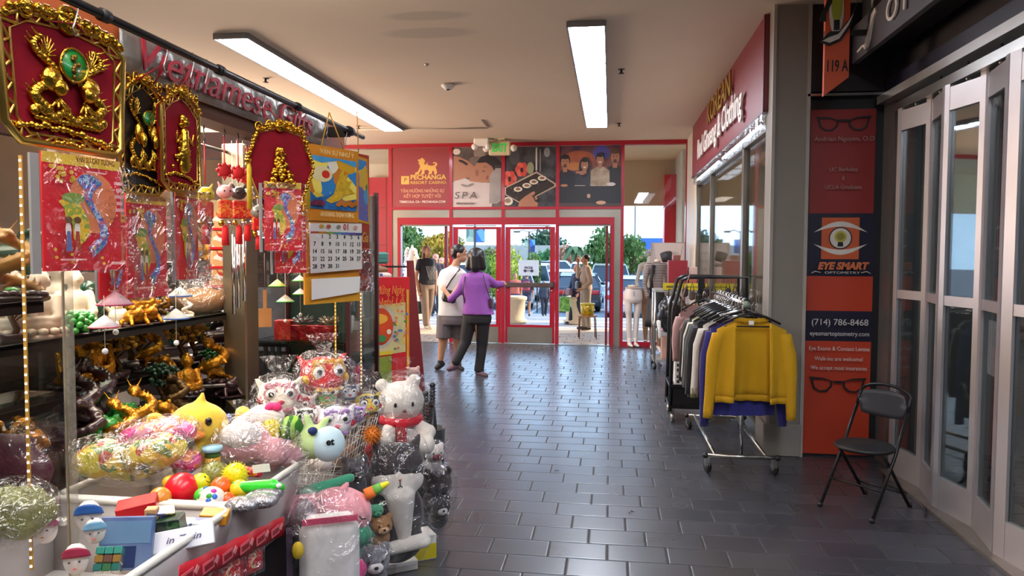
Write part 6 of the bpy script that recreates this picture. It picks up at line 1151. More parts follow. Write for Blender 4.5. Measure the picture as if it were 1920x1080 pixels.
for kind, m, u, x, z, s, lb, g in (
    ('buddha', PALE, 30, -2.05, zU, 1.0, 'pale stone buddha on the upper shelf, farthest left behind the glass', US), ('buddha', PALE, 75, -2.0, zU, 1.05, 'pale stone buddha on the upper shelf, second from the left', US), ('buddha', PALE, 110, -2.2, zU, 1.2, 'pale stone buddha standing behind the second one', US), ('buddha', PALE, 140, -2.05, zU, 1.05, 'pale stone buddha just right of the glass case post', US),
    ('cluster', JADE, 140, -1.93, zU, .75, 'bright green jade cluster on the upper shelf edge', US), ('cluster', JADE, 160, -1.95, zU, .7, 'bright green jade cluster, right one of the pair on the shelf edge', US), ('laughing_figure', DJADE, 168, -2.1, zU, .95, 'dark green laughing statuette on the upper shelf', US), ('beast', DJADE, 196, -2.1, zU, .9, 'dark green beast figurine behind the pink-rimmed hat', US),
    ('laughing_figure', PALE, 220, -2.0, zU, .5, 'small pale laughing figure behind the pink-rimmed hat', US), ('frog', AMB, 250, -1.95, zU, .75, 'amber gold frog on the upper shelf edge', US), ('frog', AMB, 276, -1.95, zU, .75, 'amber gold frog right of the first one', US), ('buddha', AMB, 256, -2.15, zU, 1.1, 'amber gold buddha on the upper shelf under the red cards', US), ('buddha', AMB, 285, -2.15, zU, 1.1, 'amber gold buddha, right one of the pair under the red cards', US),
    ('sculpture', BRZ, 302, -2.0, zU, .6, 'small bronze carved ornament between gold figures and brown bag', US), ('tree', BRZ, 312, -2.2, zU, .9, 'bronze leaved ornament tree at the back of the upper shelf', US), ('sculpture', PALE, 352, -1.95, zU, .45, 'small pale ornament in front of the brown bag', US),
    ('laughing_figure', AMB, 400, -2.2, 1.55, .8, 'amber gold figure high up by the beige scroll', US), ('beast', DJADE, 22, -2.2, 1.5, 1.0, 'dark green figurine seen high through the glass case', US), ('tree', JADE, 25, -2.0, zU, .8, 'green ornament tree at the far left of the upper shelf', US),
    ('buddha', AMB, 140, -2.1, zL, 1.15, 'amber standing figure on the lower shelf, leftmost', LS), ('buddha', AMB, 172, -2.15, zL, 1.15, 'amber figure on the lower shelf, second from left', LS), ('tree', MUS, 215, -2.15, zL, 1.1, 'mustard leaved tree on the lower shelf behind two hanging beads', LS), ('tree', BRZ, 240, -2.3, zL, 1.2, 'dark bronze tree at the back of the lower shelf', LS), ('tree', MUS, 262, -2.2, zL, 1.1, 'mustard leaved tree left of the middle of the lower shelf', LS),
    ('dragon', AMB, 283, -2.12, zL, .8, 'amber dragon on the lower shelf', LS), ('frog', AMB, 305, -2.1, zL, .7, 'amber frog beside the dragon on the lower shelf', LS), ('tree', MUS, 338, -2.1, zL, 1.15, 'bright mustard tree in the middle of the lower shelf', LS), ('tree', MUS, 362, -2.12, zL, .9, 'mustard tree right of the brightest one', LS), ('beast', DJADE, 352, -2.35, zL+.02, 1.4, 'dark green beast behind the mustard trees', LS), ('sculpture', WOOD, 412, -2.3, zL, 1.3, 'dark carved ornament at the right end of the lower shelf', LS), ('tree', DJADE, 382, -2.3, zL, 1.3, 'very dark green tree behind the right end of the lower shelf', LS), ('beast', WOOD, 415, -2.15, zL, 1.0, 'dark red wooden beast next to the steel column', LS),
    ('dragon', WOOD, 145, -1.95, zB, 1.1, 'dark wooden dragon behind the glass post', BS), ('dragon', WOOD, 172, -2.0, zB, 1.2, 'dark wooden dragon boat carving, second from the left', BS), ('sculpture', WOOD, 160, -1.85, .84, 1.2, 'dark wooden carved ornament low on the left', BS), ('frog', JADE, 205, -1.85, zB, .9, 'bright green jade frog above the yellow packets', BS), ('frog', JADE, 236, -1.9, zB+.01, .9, 'bright green jade frog in the middle', BS), ('frog', JADE, 222, -1.95, zB, .9, 'bright green jade frog behind the other two', BS), ('dragon', AMB, 225, -1.8, .85, .85, 'gold dragon in front of the jade frogs', BS), ('dragon', AMB, 262, -1.82, .87, .85, 'gold dragon right of the jade frogs', BS),
    ('cluster', JADE, 180, -1.78, .80, 1.1, 'green jade cluster behind the yellow packets', BS), ('cluster', JADE, 205, -1.78, .80, 1.1, 'green jade cluster right of the other one', BS), ('tree', DJADE, 300, -2.0, zB, .9, 'dark green ornament tree on the counter', BS), ('laughing_figure', BRZ, 322, -2.0, zB, .9, 'bronze laughing figure on the counter', BS), ('buddha', AMB, 350, -1.95, zB+.03, .85, 'round amber gold figure in the middle of the counter', BS), ('sculpture', BRZ, 330, -1.88, .87, 1.0, 'bronze carved ornament below the amber figure', BS), ('frog', AMB, 305, -1.85, zB, .8, 'gold frog beside the yellow duck', BS),
    ('dragon', AMB, 402, -1.95, zB+.03, 1.0, 'gold dragon next to the steel column', BS), ('beast', AMB, 418, -1.99, zB, .85, 'gold beast with curled tail beside the steel column', BS), ('tree', JADE, 398, -2.05, zB, .9, 'small green pine in a pale pot near the column', BS), ('frog', WOOD, 425, -1.9, zB-.02, .9, 'dark red wooden frog base at the foot of the column', BS), ('laughing_figure', AMB, 38, -1.62, 1.0, .7, 'gold statuette on the counter seen through the glass case', BS), ('dragon', MUS, 30, -1.75, 1.45, .9, 'gold dragon ornament behind the glass near the led strip', BS),
    ('laughing_figure', DJADE, 545, -1.85, .67, 1.0, 'dark green statuette in the far showcase, leftmost', 'figurines in the far showcase'), ('laughing_figure', DJADE, 568, -1.8, .67, 1.1, 'dark green statuette in the far showcase, middle', 'figurines in the far showcase'), ('frog', DJADE, 590, -1.7, .68, 1.0, 'dark green frog in the far showcase', 'figurines in the far showcase')):
    p = on(u, 600, z, x)
    if 'far showcase' in lb: p = V((dp(u, 4.35).x, 4.18, z)); s *= 1.15
    place(kind, m, p, s, random.uniform(.5, 1.1), lb, g)
t = T('counter', 'dark counter of the gift stall below the shelves', 'counter', (-2.7, 1.3, 0)); MB().box(0, .93, 0, 2.12, .78, .80).box(0, .74, 2.12, 2.45, .78, .80).build('counter_top', mat('#2E2422', .35, coat=.3), t); MB().box(.02, .9, .02, 2.12, 0, .78).build('cabinet', mat('#3A2420', .5), t)
# risers, boxes and packets on the counter and shelves
for k, (u, x, z, sz, c, lb) in enumerate(((212, -2.0, .80, (.14, .12, .10), '#6A5A34', 'gold edged glass display box on the counter'), (160, -2.1, .80, (.2, .14, .1), '#3A2A26', 'dark riser box at the left of the counter'), (300, -2.05, .80, (.22, .2, .1), '#1E1A1C', 'black riser in the middle of the counter'), (400, -2.05, .80, (.2, .2, .1), '#241C1C', 'black riser near the steel column'), (205, -2.1, .92, (.12, .12, .09), '#C8C0B4', 'white carton between display box and lower shelf'), (232, -2.1, .92, (.08, .1, .07), '#BDB4A8', 'smaller white carton beside the other one'), (235, -1.85, .80, (.1, .1, .08), '#1E1A1C', 'low black plinth under the jade frogs'))):
    t = T('display_riser', lb, 'box', (x, at(u, 700, x=x).y, z)); MB().box(-sz[0]/2, sz[0]/2, -sz[1]/2, sz[1]/2, 0, sz[2], .004).build('box', mat(c, .4, var=.1, coat=.2), t); MB().tube([(-sz[0]/2, -sz[1]/2, sz[2]), (sz[0]/2, -sz[1]/2, sz[2]), (sz[0]/2, sz[1]/2, sz[2]), (-sz[0]/2, sz[1]/2, sz[2])], .003, 4, True).build('edging', mat('#A8844A', .4, .7) if k == 0 else BLK, t)
t = T('brown_bag', 'crinkled brown cellophane gift basket on the upper shelf', 'gift basket', (-2.05, at(375, 580, x=-2.05).y, zU)); MB().ball((0, 0, .06), (.13, .15, .065), 16, 10).build('basket', mat('#A8794A', .6, var=.4, scale=20), t); bagof(t, (0, 0, .09), (.15, .18, .10), None, BIG); 
for k in range(5):
    t = T('snack_packet', 'red and white snack packet stacked beside the steel column, %s' % ('lowest', 'second from the bottom', 'middle', 'second from the top', 'topmost')[k], 'packet', (-2.15, at(417, 550, x=-2.15).y, zU+.002+k*.105), .9, 'snack packets stacked by the column'); MB().box(-.075, .075, -.05, .05, 0, .1, .003).build('packet', confetti(['#C8B8B0', '#B8442E', '#E0D8D0', '#8A3A2A', '#D0A070'], 32), t); MB().box(-.077, .077, -.052, .052, 0, .014).build('red_band', mat('#C81E22', .4), t)
t = T('scroll', 'beige hanging scroll with black brush characters behind the charms', 'scroll', (-2.4, at(400, 430, x=-2.4).y-.15, 1.63), PI/2+.1); MB().box(-.14, .14, -.004, .004, 0, .28).build('paper', mat('#D8C49A', .6), t); MB().box(-.16, .16, -.012, .012, -.02, .0).build('lower_bar', mat('#C8921E', .4), t); b = MB()
for k in range(5): b.tube([(.02*math.cos(j+k), -.006, .24-.045*k-.012*j) for j in range(4)], .004, 5)
b.build('brush_strokes', BLK, t); t.rotation_euler[2] = .9
t = T('inner_rail', 'thin dark rail inside the stall above the wind chimes', 'rail', (-1.9, 1.4, 2.1)); MB().cyl((.0, 0, 0), (.0, 2.6, 0), .008).build('bar', BLKP, t); MB().cyl((.07, 2.05, 0), (0, 2.05, 0), .008).cyl((.36, .05, 0), (0, .05, 0), .008).build('bracket', BLKP, t)
# wind chimes and small hangers beside the column
for k, u in enumerate((437, 446, 457)):
    p = dp(u, 3.3, 440); p.x = -1.9 if 0 else p.x; t = tag(MB().cyl((0, 0, -.36+.03*k), (0, 0, .0), .009, n=8).tube([(0, 0, 0), (0, 0, 2.1-p.z)], .001, 4).build('chime_tube', CHROME, loc=p), 'silver wind chime tube beside the steel column, %s' % ('leftmost', 'middle one', 'rightmost')[k], 'wind chime', 'wind chime tubes')
p = dp(497, 3.55, 590); t = T('wooden_tag', 'light wooden name tag hanging right of the steel column', 'tag', p, .6); MB().box(-.03, .03, -.004, .004, -.06, .03).box(-.008, .008, -.003, .003, .03, .12).build('tag', mat('#B8824A', .5, var=.2), t); MB().tube([(0, 0, .12), (0, 0, .3)], .0015).build('cord', mat('#8A5A3A', .6), t)
# far showcase contents
y0 = 4.12
t = T('red_gift_box', 'red patterned gift box in the far showcase, leftmost', 'box', (dp(527, 4.3).x, y0, 1.083), .1); MB().box(-.05, .05, -.04, .04, 0, .115, .003).build('box', confetti(['#C8281E', '#B01818', '#D84A3A'], 50), t)
for k, u in enumerate((560, 590, 615)):
    t = T('red_gift_box', ('red foil gift tray under the left crystal lotus', 'red foil gift tray in the middle of the showcase shelf', 'red foil gift tray under the right crystal lotus')[k], 'box', (dp(u, 4.3).x, y0, 1.083), .1); MB().box(-.05, .05, -.04, .04, 0, .09, .004).build('box', mat('#A81824', .25, .3, var=.5, scale=30, bump=.6, bscale=30), t)
for k, (u, v) in enumerate(((565, 590), (617, 590))):
    t = T('crystal_lotus', ('clear', 'amber tinted')[k]+' crystal lotus on a red box in the far showcase', 'ornament', (dp(u, 4.3).x, y0, 1.175)); b = MB()
    for j in range(24): a = j*2.4; e = .35+.045*(j % 12); d = V((math.cos(a)*math.cos(e), math.sin(a)*math.cos(e), math.sin(e))); b.cyl(d*.012+V((0, 0, .005)), d*.045, .010, .006, 5).cyl(d*.045, d*.075, .006, .0005, 5)
    b.build('petals', mat('#D8CFC8' if k == 0 else '#E0C8A8', .05, .0, var=.3, scale=40, trans=.6, coat=1), t); MB().lathe([(0, -.01), (.03, -.008), (.02, .005), (0, .008)]).build('base', mat('#3A6A4A', .3), t)
for k, (c_, lb) in enumerate((('#B8B8C0', 'grey framed picture low in the far showcase'), ('#6A3A30', 'brown box behind the dark green statuettes'))):
    t = tag(MB().box(-.12, .12, 0, .03, 0, .2).build('framed_panel', mat(c_, .5, var=.2), loc=(-1.88+.26*k, 4.42, .662)), lb, 'panel')
# ---------------- optometry shop on the right ----------------
BK = mat('#131116', .5, var=.3); NAVY = mat('#17142E', .45, var=.2); VERM = mat('#B83A1E', .45, var=.06, scale=3); VERR = mat('#8E2420', .45, var=.08, scale=3)
BX0, BX1, BY = 1.53, 2.03, 6.02
def by(v, u=1580): return at(u, v, y=BY).z
t = T('advert_banner', 'tall narrow optometry panel in orange, navy and black frame', 'sign', (BX0, BY, 0)); w = BX1-BX0; H = 2.80
MB().box(-.035, w+.05, .0, .1, 0, H).build('frame', BK, t)
class Flat2(Flat):
    def p(s, mt, pts): s.k += 1; s.m(mt); s.prism(pts, -.0008*s.k-.001, -.0008*s.k); return s
def zz(v): return by(v)
f = Flat2(1, 1)
def rect(m, x0, z0, x1, z1): f.p(m, [(x0, z0), (x1, z0), (x1, z1), (x0, z1)])
z = [zz(v) for v in (860, 640, 583, 518, 400, 205)]
rect(VERM, 0, zz(852), w, z[1]); rect(NAVY, 0, z[1], w, z[2]); rect(VERM, 0, z[2], w, z[3]); rect(NAVY, 0, z[3], w, z[4]); rect(VERR, .01, z[4], w-.01, z[5])
cx = w*.5; ze = (zz(408)+zz(485))/2
rect(mat('#C85A2A', .5), cx-.14, zz(486), cx+.14, zz(408))
cw = mat('#D8D0C8', .5)
for sg in (-1, 1):
    f.p(cw, [(cx-.20, ze+sg*.045)]+[(cx-.20+.40*k/14, ze+sg*(.045+.085*math.sin(PI*k/14))) for k in range(1, 14)]+[(cx+.20, ze+sg*.045)]+[(cx+.20-.40*k/14, ze+sg*(.045+.045*math.sin(PI*k/14))) for k in range(1, 14)])
f.p(BK, ell(cx, ze, .087, .087, 24)).p(cw, ell(cx, ze, .078, .078, 24)).p(mat('#B8B04A', .4), ell(cx, ze+.012, .046, .046, 20)).p(mat('#8A8432', .4), ell(cx, ze+.012, .03, .03, 14)).p(BK, [(cx-.022, ze-.065), (cx+.022, ze-.065), (cx+.018, ze-.03), (cx-.018, ze-.03)])
def specs(zc, sc=1, c=BK):
    for sg in (-1, 1):
        o_ = [(cx+sg*a*sc, zc+b*sc) for a, b in ((.035, .025), (.04, -.02), (.075, -.055), (.13, -.06), (.175, -.03), (.19, .03), (.205, .055), (.10, .048))]
        i_ = [(cx+sg*a*sc, zc+b*sc) for a, b in ((.05, .022), (.053, -.014), (.083, -.043), (.127, -.047), (.162, -.024), (.174, .022), (.178, .036), (.105, .036))]
        n_ = len(o_)
        for k in range(n_): f.p(c, [o_[k], o_[(k+1) % n_], i_[(k+1) % n_], i_[k]])
    f.p(c, [(cx-.04, zc+.03), (cx-.03, zc+.012), (cx+.03, zc+.012), (cx+.04, zc+.03)])
specs(zz(232), 1.0); specs(zz(720), 1.05)
f.build('printed_design', None, t)
tw = mat('#C8C4C0', .5, var=.03)
for s_, v, wd, m_, sz, b_ in (('Andrian Nguyen, O.D', 262, .44, mat('#9A8078', .5), .05, 0), ('UC Berkeley', 319, .21, mat('#9A8078', .5), .045, 0), ('&', 335, .02, mat('#9A8078', .5), .04, 0), ('UCLA Graduate', 352, .27, mat('#9A8078', .5), .045, 0), ('EYE SMART', 499, .38, mat('#C86A3A', .5), .075, .004), ('OPTOMETRY', 511, .26, tw, .026, 0),
    ('(714) 786-8468', 604, .42, tw, .07, .0), ('eyesmartoptometry.com', 625, .44, tw, .05, 0), ('Eye Exams & Contact Lenses', 653, .45, tw, .045, 0), ('Walk-ins are welcome!', 672, .36, tw, .045, 0), ('We accept most insurances', 689, .42, tw, .045, 0)):
    text(s_, sz, t, (cx, -.075 if v in (499, 511) else -.045, zz(v)), mt=m_, bold=b_, fit=wd, ex=.001, shear=.25 if s_ == 'EYE SMART' else 0)
for sg in (-1, 1): f2 = MB().tube([(cx+sg*.15, -.04, zz(511)), (cx+sg*.19, -.04, zz(511)+.01), (cx+sg*.22, -.04, zz(511)-.006)], .004, 5).build('flourish', tw, t)
# fascia over the gate
DKF = mat('#231C20', .5, var=.3, scale=3); GX = 2.10
struct('wall_fascia', MB().box(GX+.02, GX+.14, -2, 6.1, 2.80, CZ).box(1.53, GX+.1, 6.0, 6.14, 2.86, CZ), DKF)
struct('trim_fascia', MB().box(GX-.10, GX+.02, -2, 5.95, 2.74, 2.80), mat('#B8B4B0', .3, .6)); struct('trim_navy_band', MB().box(GX-.03, GX+.02, -2, 5.95, 2.80, 2.93), NAVY); struct('trim_poster_top', MB().box(1.5, 2.06, 5.96, 6.02, 2.82, 2.84), STEEL)
struct('trim_jamb', MB().box(GX-.02, GX+.10, 5.80, 6.02, 0, 2.8).box(GX+.02, GX+.1, 5.62, 5.80, 0, 2.8), mat('#8A8480', .4, .5))
# grey board with the shop name along the fascia
a_, b_ = at(1603, 120, x=1.80), at(1740, 25, x=1.80)
t = T('fascia_board', 'grey sign board lettered OPT with a hand emblem above the gate', 'sign', (1.80, a_.y, a_.z)); 
MB().box(-.02, .02, -3.2, 0, .0, .27).build('board', mat('#4A4850', .5, var=.1), t); MB().box(.02, .26, -3.2, -.05, .06, .22).build('mount', BK, t)
f3 = MB().prism([(-.10, .03), (-.19, .05), (-.25, .04), (-.27, .09), (-.31, .14), (-.35, .25), (-.41, .28), (-.43, .24), (-.38, .20), (-.35, .12), (-.33, .05), (-.29, .0), (-.25, -.01), (-.22, .03), (-.12, .015)], -.034, -.021, 'yz').build('hand_emblem', cw, t); f3.scale = (1, 1.15, .8); f3.location = (0, -.02, .03)
text('O P T', .22, t, (-.032, -1.02, .14), RZ, cw, ex=.006, fit=.62)
t = T('fascia_board', 'upper black board with a white outlined orange letter above the grey one', 'sign', (1.83, a_.y-.1, a_.z+.29)); MB().box(-.02, .05, -3.1, 0, 0, .5).build('board', BK, t); MB().prism([(-.22, .02), (-.22, .5), (-.55, .5), (-.55, .38), (-.34, .38), (-.30, .16)], -.03, -.021, 'yz').build('letter_edge', cw, t); MB().prism([(-.245, .07), (-.245, .48), (-.53, .48), (-.53, .40), (-.32, .40), (-.28, .17)], -.04, -.031, 'yz').build('letter_face', VERM, t)
# projecting blade sign 119 A
q = at(1572, 95, y=5.55); t = T('blade_sign', 'orange blade sign numbered 119 A with eye and bulb emblem', 'sign', (q.x, 5.55, q.z)); OR2 = mat('#D0562E', .45, var=.05); s_ = 5.3/FPX
def bp2(u, v): return ((u-1572)*s_*.98, (95-v)*s_)
MB().prism([bp2(1546, 178), bp2(1590, 145), bp2(1590, -40), bp2(1546, -40)], -.02, .02).build('board', OR2, t)
b = MB(); b.prism([bp2(*p) for p in ((1536, 80), (1552, 88), (1572, 80), (1590, 55), (1603, 5), (1588, 40), (1570, 62), (1553, 62))], -.036, -.026); b.prism([bp2(*p) for p in ((1534, 42), (1540, 25), (1552, -5), (1560, -20), (1556, 10), (1546, 30), (1546, 44))], -.036, -.026); b.build('eye_outline', BK, t)
MB().prism([bp2(*p) for p in ((1540, 79), (1553, 83), (1570, 76), (1586, 52), (1594, 32), (1584, 48), (1568, 68), (1552, 73))], -.046, -.037).build('eye_white', cw, t)
MB().prism([bp2(1565+13*math.cos(k*PI/10), 22+46*math.sin(k*PI/10)) for k in range(20)], -.030, -.021).build('iris_white', cw, t); MB().prism([bp2(1565+10*math.cos(k*PI/10), 12+34*math.sin(k*PI/10)) for k in range(20)], -.036, -.031).build('bulb', mat('#A8AC3A', .4), t); MB().prism([bp2(1560, 60), bp2(1570, 60), bp2(1570, 42), bp2(1560, 42)], -.042, -.037).build('bulb_base', BK, t)
text('119 A', .115, t, (*[bp2(1568, 125)[0]], -.024, bp2(0, 125)[1]), mt=BK, bold=.001, fit=.14, shear=0, ex=.003)
MB().box(-.1, .5, -.01, .01, .1, .14).build('bracket', BK, t)
# folding gate of glass leaves
GM = mat('#B5AFB0', .32, .55, var=.1, scale=4); ys = [5.60, 5.22, 4.86, 4.50, 4.12, 3.72, 3.32, 2.92, 2.5]; GG = glass('gate_glass', (.80, .84, .84), .10)
for k in range(len(ys)-1):
    y1, y0 = ys[k], ys[k+1]; dx = .035*(-1)**k; t = T('gate_leaf', 'glass leaf of the folding gate, %s from the poster corner' % ('first', 'second', 'third', 'fourth', 'fifth', 'sixth', 'seventh', 'eighth')[k], 'gate leaf', (GX-.02-dx, y1, .02), math.atan2(y0-y1, 2*dx), 'folding gate leaves'); L_ = math.hypot(y0-y1, 2*dx); s_ = .05 if k != 4 else .085
    MB().box(.004, s_, -.02, .02, 0, 2.62).box(L_-s_, L_-.004, -.02, .02, 0, 2.62).box(s_, L_-s_, -.018, .018, 2.46, 2.60).box(s_, L_-s_, -.018, .018, .0, .20).box(s_, L_-s_, -.016, .016, 1.27, 1.33).build('leaf_frame', GM, t)
    MB().box(s_, L_-s_, -.003, .003, .20, 1.27).box(s_, L_-s_, -.003, .003, 1.33, 2.46).build('pane', GG, t); MB().cyl((L_/2, 0, 2.56), (L_/2, 0, 2.72), .008, n=8).ball((L_/2, 0, 2.62), .014, 8, 6).build('hanger', STEEL, t)
    if k == 4:
        MB().cyl((.045, .02, 1.20), (.045, .045, 1.20), .016).ball((.045, .055, 1.20), .02, 10, 8).build('lock_knob', BLKP, t); MB().cyl((.045, .02, 1.04), (.045, .04, 1.04), .018).build('lock_cylinder', CHROME, t)
    if k == 3:
        MB().box(L_*.3, L_*.8, .004, .006, .92, 1.22).build('paper_notice', mat('#B8B0B8', .6), t)
struct('trim_gate_track', MB().box(GX-.12, GX+.08, 2.4, 5.65, 0, .02), mat('#8A8078', .4, .6, var=.3, scale=9)); struct('trim_gate_rail', MB().box(GX-.06, GX+.02, -2, 5.7, 2.64, 2.70), STEEL)
t = MB().tube([(1.98, 5.55, .012), (1.90, 5.3, .012), (1.99, 5.1, .012), (2.0, 4.9, .012), (1.93, 4.7, .012)], .006, 6).build('floor_cable', BLKP); tag(t, 'loose black cable lying on the floor at the foot of the gate', 'cable')
for k, (u, v) in enumerate(((1043, 884), (1183, 961))):
    b = MB()
    for j in range(5): a = j*1.25+k; b.add([(0, 0, .006), (.018*math.cos(a), .018*math.sin(a), .004), (.02*math.cos(a+.4), .02*math.sin(a+.4), .01)], [(0, 1, 2)])
    tag(b.build('dry_leaf', mat('#2A221E', .8), loc=at(u, v, z=0)), ('small dry leaf scrap on the tiles in mid hall', 'small dark scrap on the tiles nearer the camera')[k], 'leaf')
# inside the optometry shop
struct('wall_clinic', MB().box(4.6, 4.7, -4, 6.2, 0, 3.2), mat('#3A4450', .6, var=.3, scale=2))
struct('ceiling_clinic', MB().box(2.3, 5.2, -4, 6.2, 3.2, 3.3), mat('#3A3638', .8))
for k, (x, y, l, lb) in enumerate(((2.75, 3.0, 2.2, 'long dark display counter inside the clinic'), (3.8, 4.9, 1.0, 'lit glass display cabinet at the back of the clinic'))):
    t = T('display_counter', lb, 'counter', (x, y, 0)); MB().box(0, .5, 0, l, 0, 1.0).build('base', mat('#2A2628', .5, var=.2), t); MB().box(-.01, .51, -.01, l+.01, 1.0, 1.04).build('top', mat('#4A4648', .3, coat=.4), t)
    if k: MB().box(.02, .48, .02, l-.02, 1.04, 2.1).build('glass_box', GLASS, t); MB().box(.4, .45, .05, l-.05, 1.3, 1.34).box(.4, .45, .05, l-.05, 1.7, 1.74).build('lit_tube', emis('#CFE8FF', 5), t)
for k, (y, z, c_, lb) in enumerate(((4.9, 1.1, '#2A6AC8', 'blue printed card on the clinic counter'), (4.2, 1.2, '#3A8A2A', 'green globe shaped display on the clinic counter'), (3.7, 1.5, '#2A4AC8', 'blue screen deep in the clinic'))):
    t = tag(MB().bx((0, 0, 0), (.04, .3 if k != 1 else .16, .22), bev=.01).build('display_card', emis(c_, .5), loc=(3.0, y, z)), lb, 'display')
t = T('neon_sign', 'dark purple oval shop sign lettered BAN reflected deep in the clinic', 'sign', (3.6, 3.9, 1.9)); MB().prism(ell(0, 0, .6, .28, 24), 0, .04, 'yz').build('board', mat('#2A1430', .4), t); MB().tube([(-.01, .6*math.cos(a), .28*math.sin(a)) for a in [k*PI/16 for k in range(32)]], .012, 6, True).build('outline', mat('#C8A83A', .4), t); text('BAN', .2, t, (-.01, 0, .02), RZ, cw, ex=.004)
# folding chair
def folding_chair():
    q = [at(1548, 952, z=0), at(1635, 984, z=0), at(1697, 962, z=0)]
    c = T('folding_chair', 'black metal folding chair in front of the optometry poster', 'chair', (1.62, 4.82, 0), -.85); c.scale = (.9, .9, .88); m = mat('#17161A', .4, .3, var=.2); W_ = .19
    for sg in (-1, 1):
        MB().tube([(sg*W_, -.25, 0), (sg*W_, .02, .42), (sg*W_*.97, .17, .70)], .0115, 8).build('front_leg', m, c)
        MB().tube([(sg*(W_-.025), .27, 0), (sg*(W_-.025), .0, .33), (sg*(W_-.025), -.1, .44)], .0115, 8).build('rear_leg', m, c)
        for y in (-.25, .27): MB().lathe([(0, 0), (.017, 0), (.015, .03), (0, .03)], (sg*(W_ if y < 0 else W_-.025), y, 0), 10).build('rubber_foot', BLK, c)
    MB().cyl((-W_, -.13, .19), (W_, -.13, .19), .008).build('front_stretcher', m, c); MB().cyl((-W_+.02, .17, .12), (W_-.02, .17, .12), .008).build('rear_stretcher', m, c)
    b = MB(); b.lathe([(0, -.018), (.185, -.016), (.20, .0), (.185, .016), (0, .022)], (0, -.03, .45), 28); b.build('seat', mat('#1C1B1E', .5, var=.3), c)
    b = MB().tube([(-W_*.97, .17, .70), (-W_*.97, .20, .78)]+[(-W_*.97*math.cos(a), .215, .79+.08*math.sin(a)) for a in [k*PI/10 for k in range(11)]]+[(W_*.97, .20, .78), (W_*.97, .17, .70)], .0115, 8); b.build('back_frame', m, c)
    MB().grid(lambda a, d: ((a-.5)*.35*(.86+.14*math.sin(PI*d)), .19+.03*math.sin(PI*a)-.02+.02*d, .63+.20*d+.0*math.sin(PI*a)-.02*(2*a-1)**2*(1 if d > .5 else -1)), 12, 6, .014).build('backrest', mat('#2E2D33', .55, var=.15), c)
folding_chair()
# ---------------- clothes racks ----------------
def garment(name, label, cat, w, L, sl, c, loc, rz, open_=False, neck=.09, flare=.0, grp=None, m=None, dep=.05, short=0, hanger=True, cuffs=None):
    """a top on a hanger: body with folds, two sleeves, collar opening; faces local -y, hook at z=0"""
    t = T(name, label, cat, loc, rz, grp); mt = m or mat(c, .85, var=.1, scale=25, sheen=.2)
    if hanger:
        b = MB().tube([(.0, 0, -.075), (0, 0, -.02), (.012, 0, .0), (.026, 0, -.012), (.02, 0, -.03)], .0025, 6); b.build('hook', CHROME, t)
        MB().tube([(-w*.42, 0, -.15), (-w*.2, 0, -.10), (0, 0, -.075), (w*.2, 0, -.10), (w*.42, 0, -.15)], .008, 8).tube([(-w*.40, 0, -.17), (w*.40, 0, -.17)], .006, 6).build('hanger', BLKP, t)
    z0 = -.105; rnd = random.Random(int(w*1000+L*100))
    def shoulder(x): return z0-.16*abs(x/(w*.5))**1.3*.55
    def prof(x, side, f):   # f 0 top .. 1 hem
        top = shoulder(x)
        if abs(x) < neck: top -= (.02 if side > 0 else .07 if not open_ else .05)*(1-(x/neck)**2)
        z = top+(z0-L-top)*f; xx = x*(1+flare*f); fold = .010*math.sin(x*70+f*2)*f+.007*math.sin(x*33+1)*f
        return V((xx, side*(dep*.5*(1-abs(x/(w*.5))**2.5)+.012)+fold, z))
    if open_:
        g = neck*1.15
        for sg in (-1, 1):
            MB().grid(lambda a, f: prof(sg*(g*(1-.0*f)+(w*.5-g)*a), -1, f), 14, 16, .004).build('front_panel', mt, t)
            MB().grid(lambda a, f: prof(sg*(g+.004+.028*a), -1, f)+V((-sg*.006, -.006, 0)), 3, 16, .006).build('front_band', mt, t)
        MB().grid(lambda a, f: prof(w*(a-.5), 1, f), 24, 12, .004).build('back_panel', mt, t)
        MB().grid(lambda a, f: V((neck*1.2*(2*a-1), .02-.0*f, z0-.01-.03*f+.012*(2*a-1)**2)), 10, 3, .006).build('neck_band', mt, t); MB().box(-.018, .018, .008, .012, z0-.055, z0-.025).build('label', WHT, t)
        hm = MB()
        for sg in (-1, 1): hm.grid(lambda a, f: prof(sg*(g+(w*.5-g)*a), -1, 1)+V((0, -.004, -.045*f)), 12, 2, .007)
        hm.grid(lambda a, f: prof(w*(a-.5), 1, 1)+V((0, 0, -.045*f)), 20, 2, .006); hm.build('hem_rib', mt, t)
    else:
        rs = []
        for j in range(15):
            f = j/14; row = [prof(w*(i/16-.5), -1, f) for i in range(17)]+[prof(w*(.5-i/16), 1, f) for i in range(17)]; rs.append(row)
        MB().rings(rs, False).build('body', mt, t)
    for sg in (-1, 1):
        sh_ = V((sg*w*.46, 0, shoulder(w*.46)-.035)); e = V((sg*(w*.5+.035), -.01, z0-.12-sl*.45)); h = V((sg*(w*.5+.04+.02*rnd.random()), -.015, z0-.10-sl)); pts = [sh_, sh_.lerp(e, .5)+V((sg*.015, 0, .0)), e, e.lerp(h, .5), h]
        rs = []
        for k in range(13):
            q = k/12*4; i = min(3, int(q)); p = pts[i].lerp(pts[i+1], q-i); r_ = .062-.026*k/12; rs.append([p+V((math.cos(a)*r_*.9, math.sin(a)*r_*.6+.004*math.sin(a*5+k), .0)) for a in [j*PI/6 for j in range(12)]])
        MB().rings(rs, True).build('sleeve', mt, t)
        if cuffs: MB().rings([[p+V((0, 0, -.0)) for p in rs[-2]], [p*1+V((0, 0, -.03)) for p in rs[-1]]], True).build('cuff', mat(cuffs, .8), t)
    return t
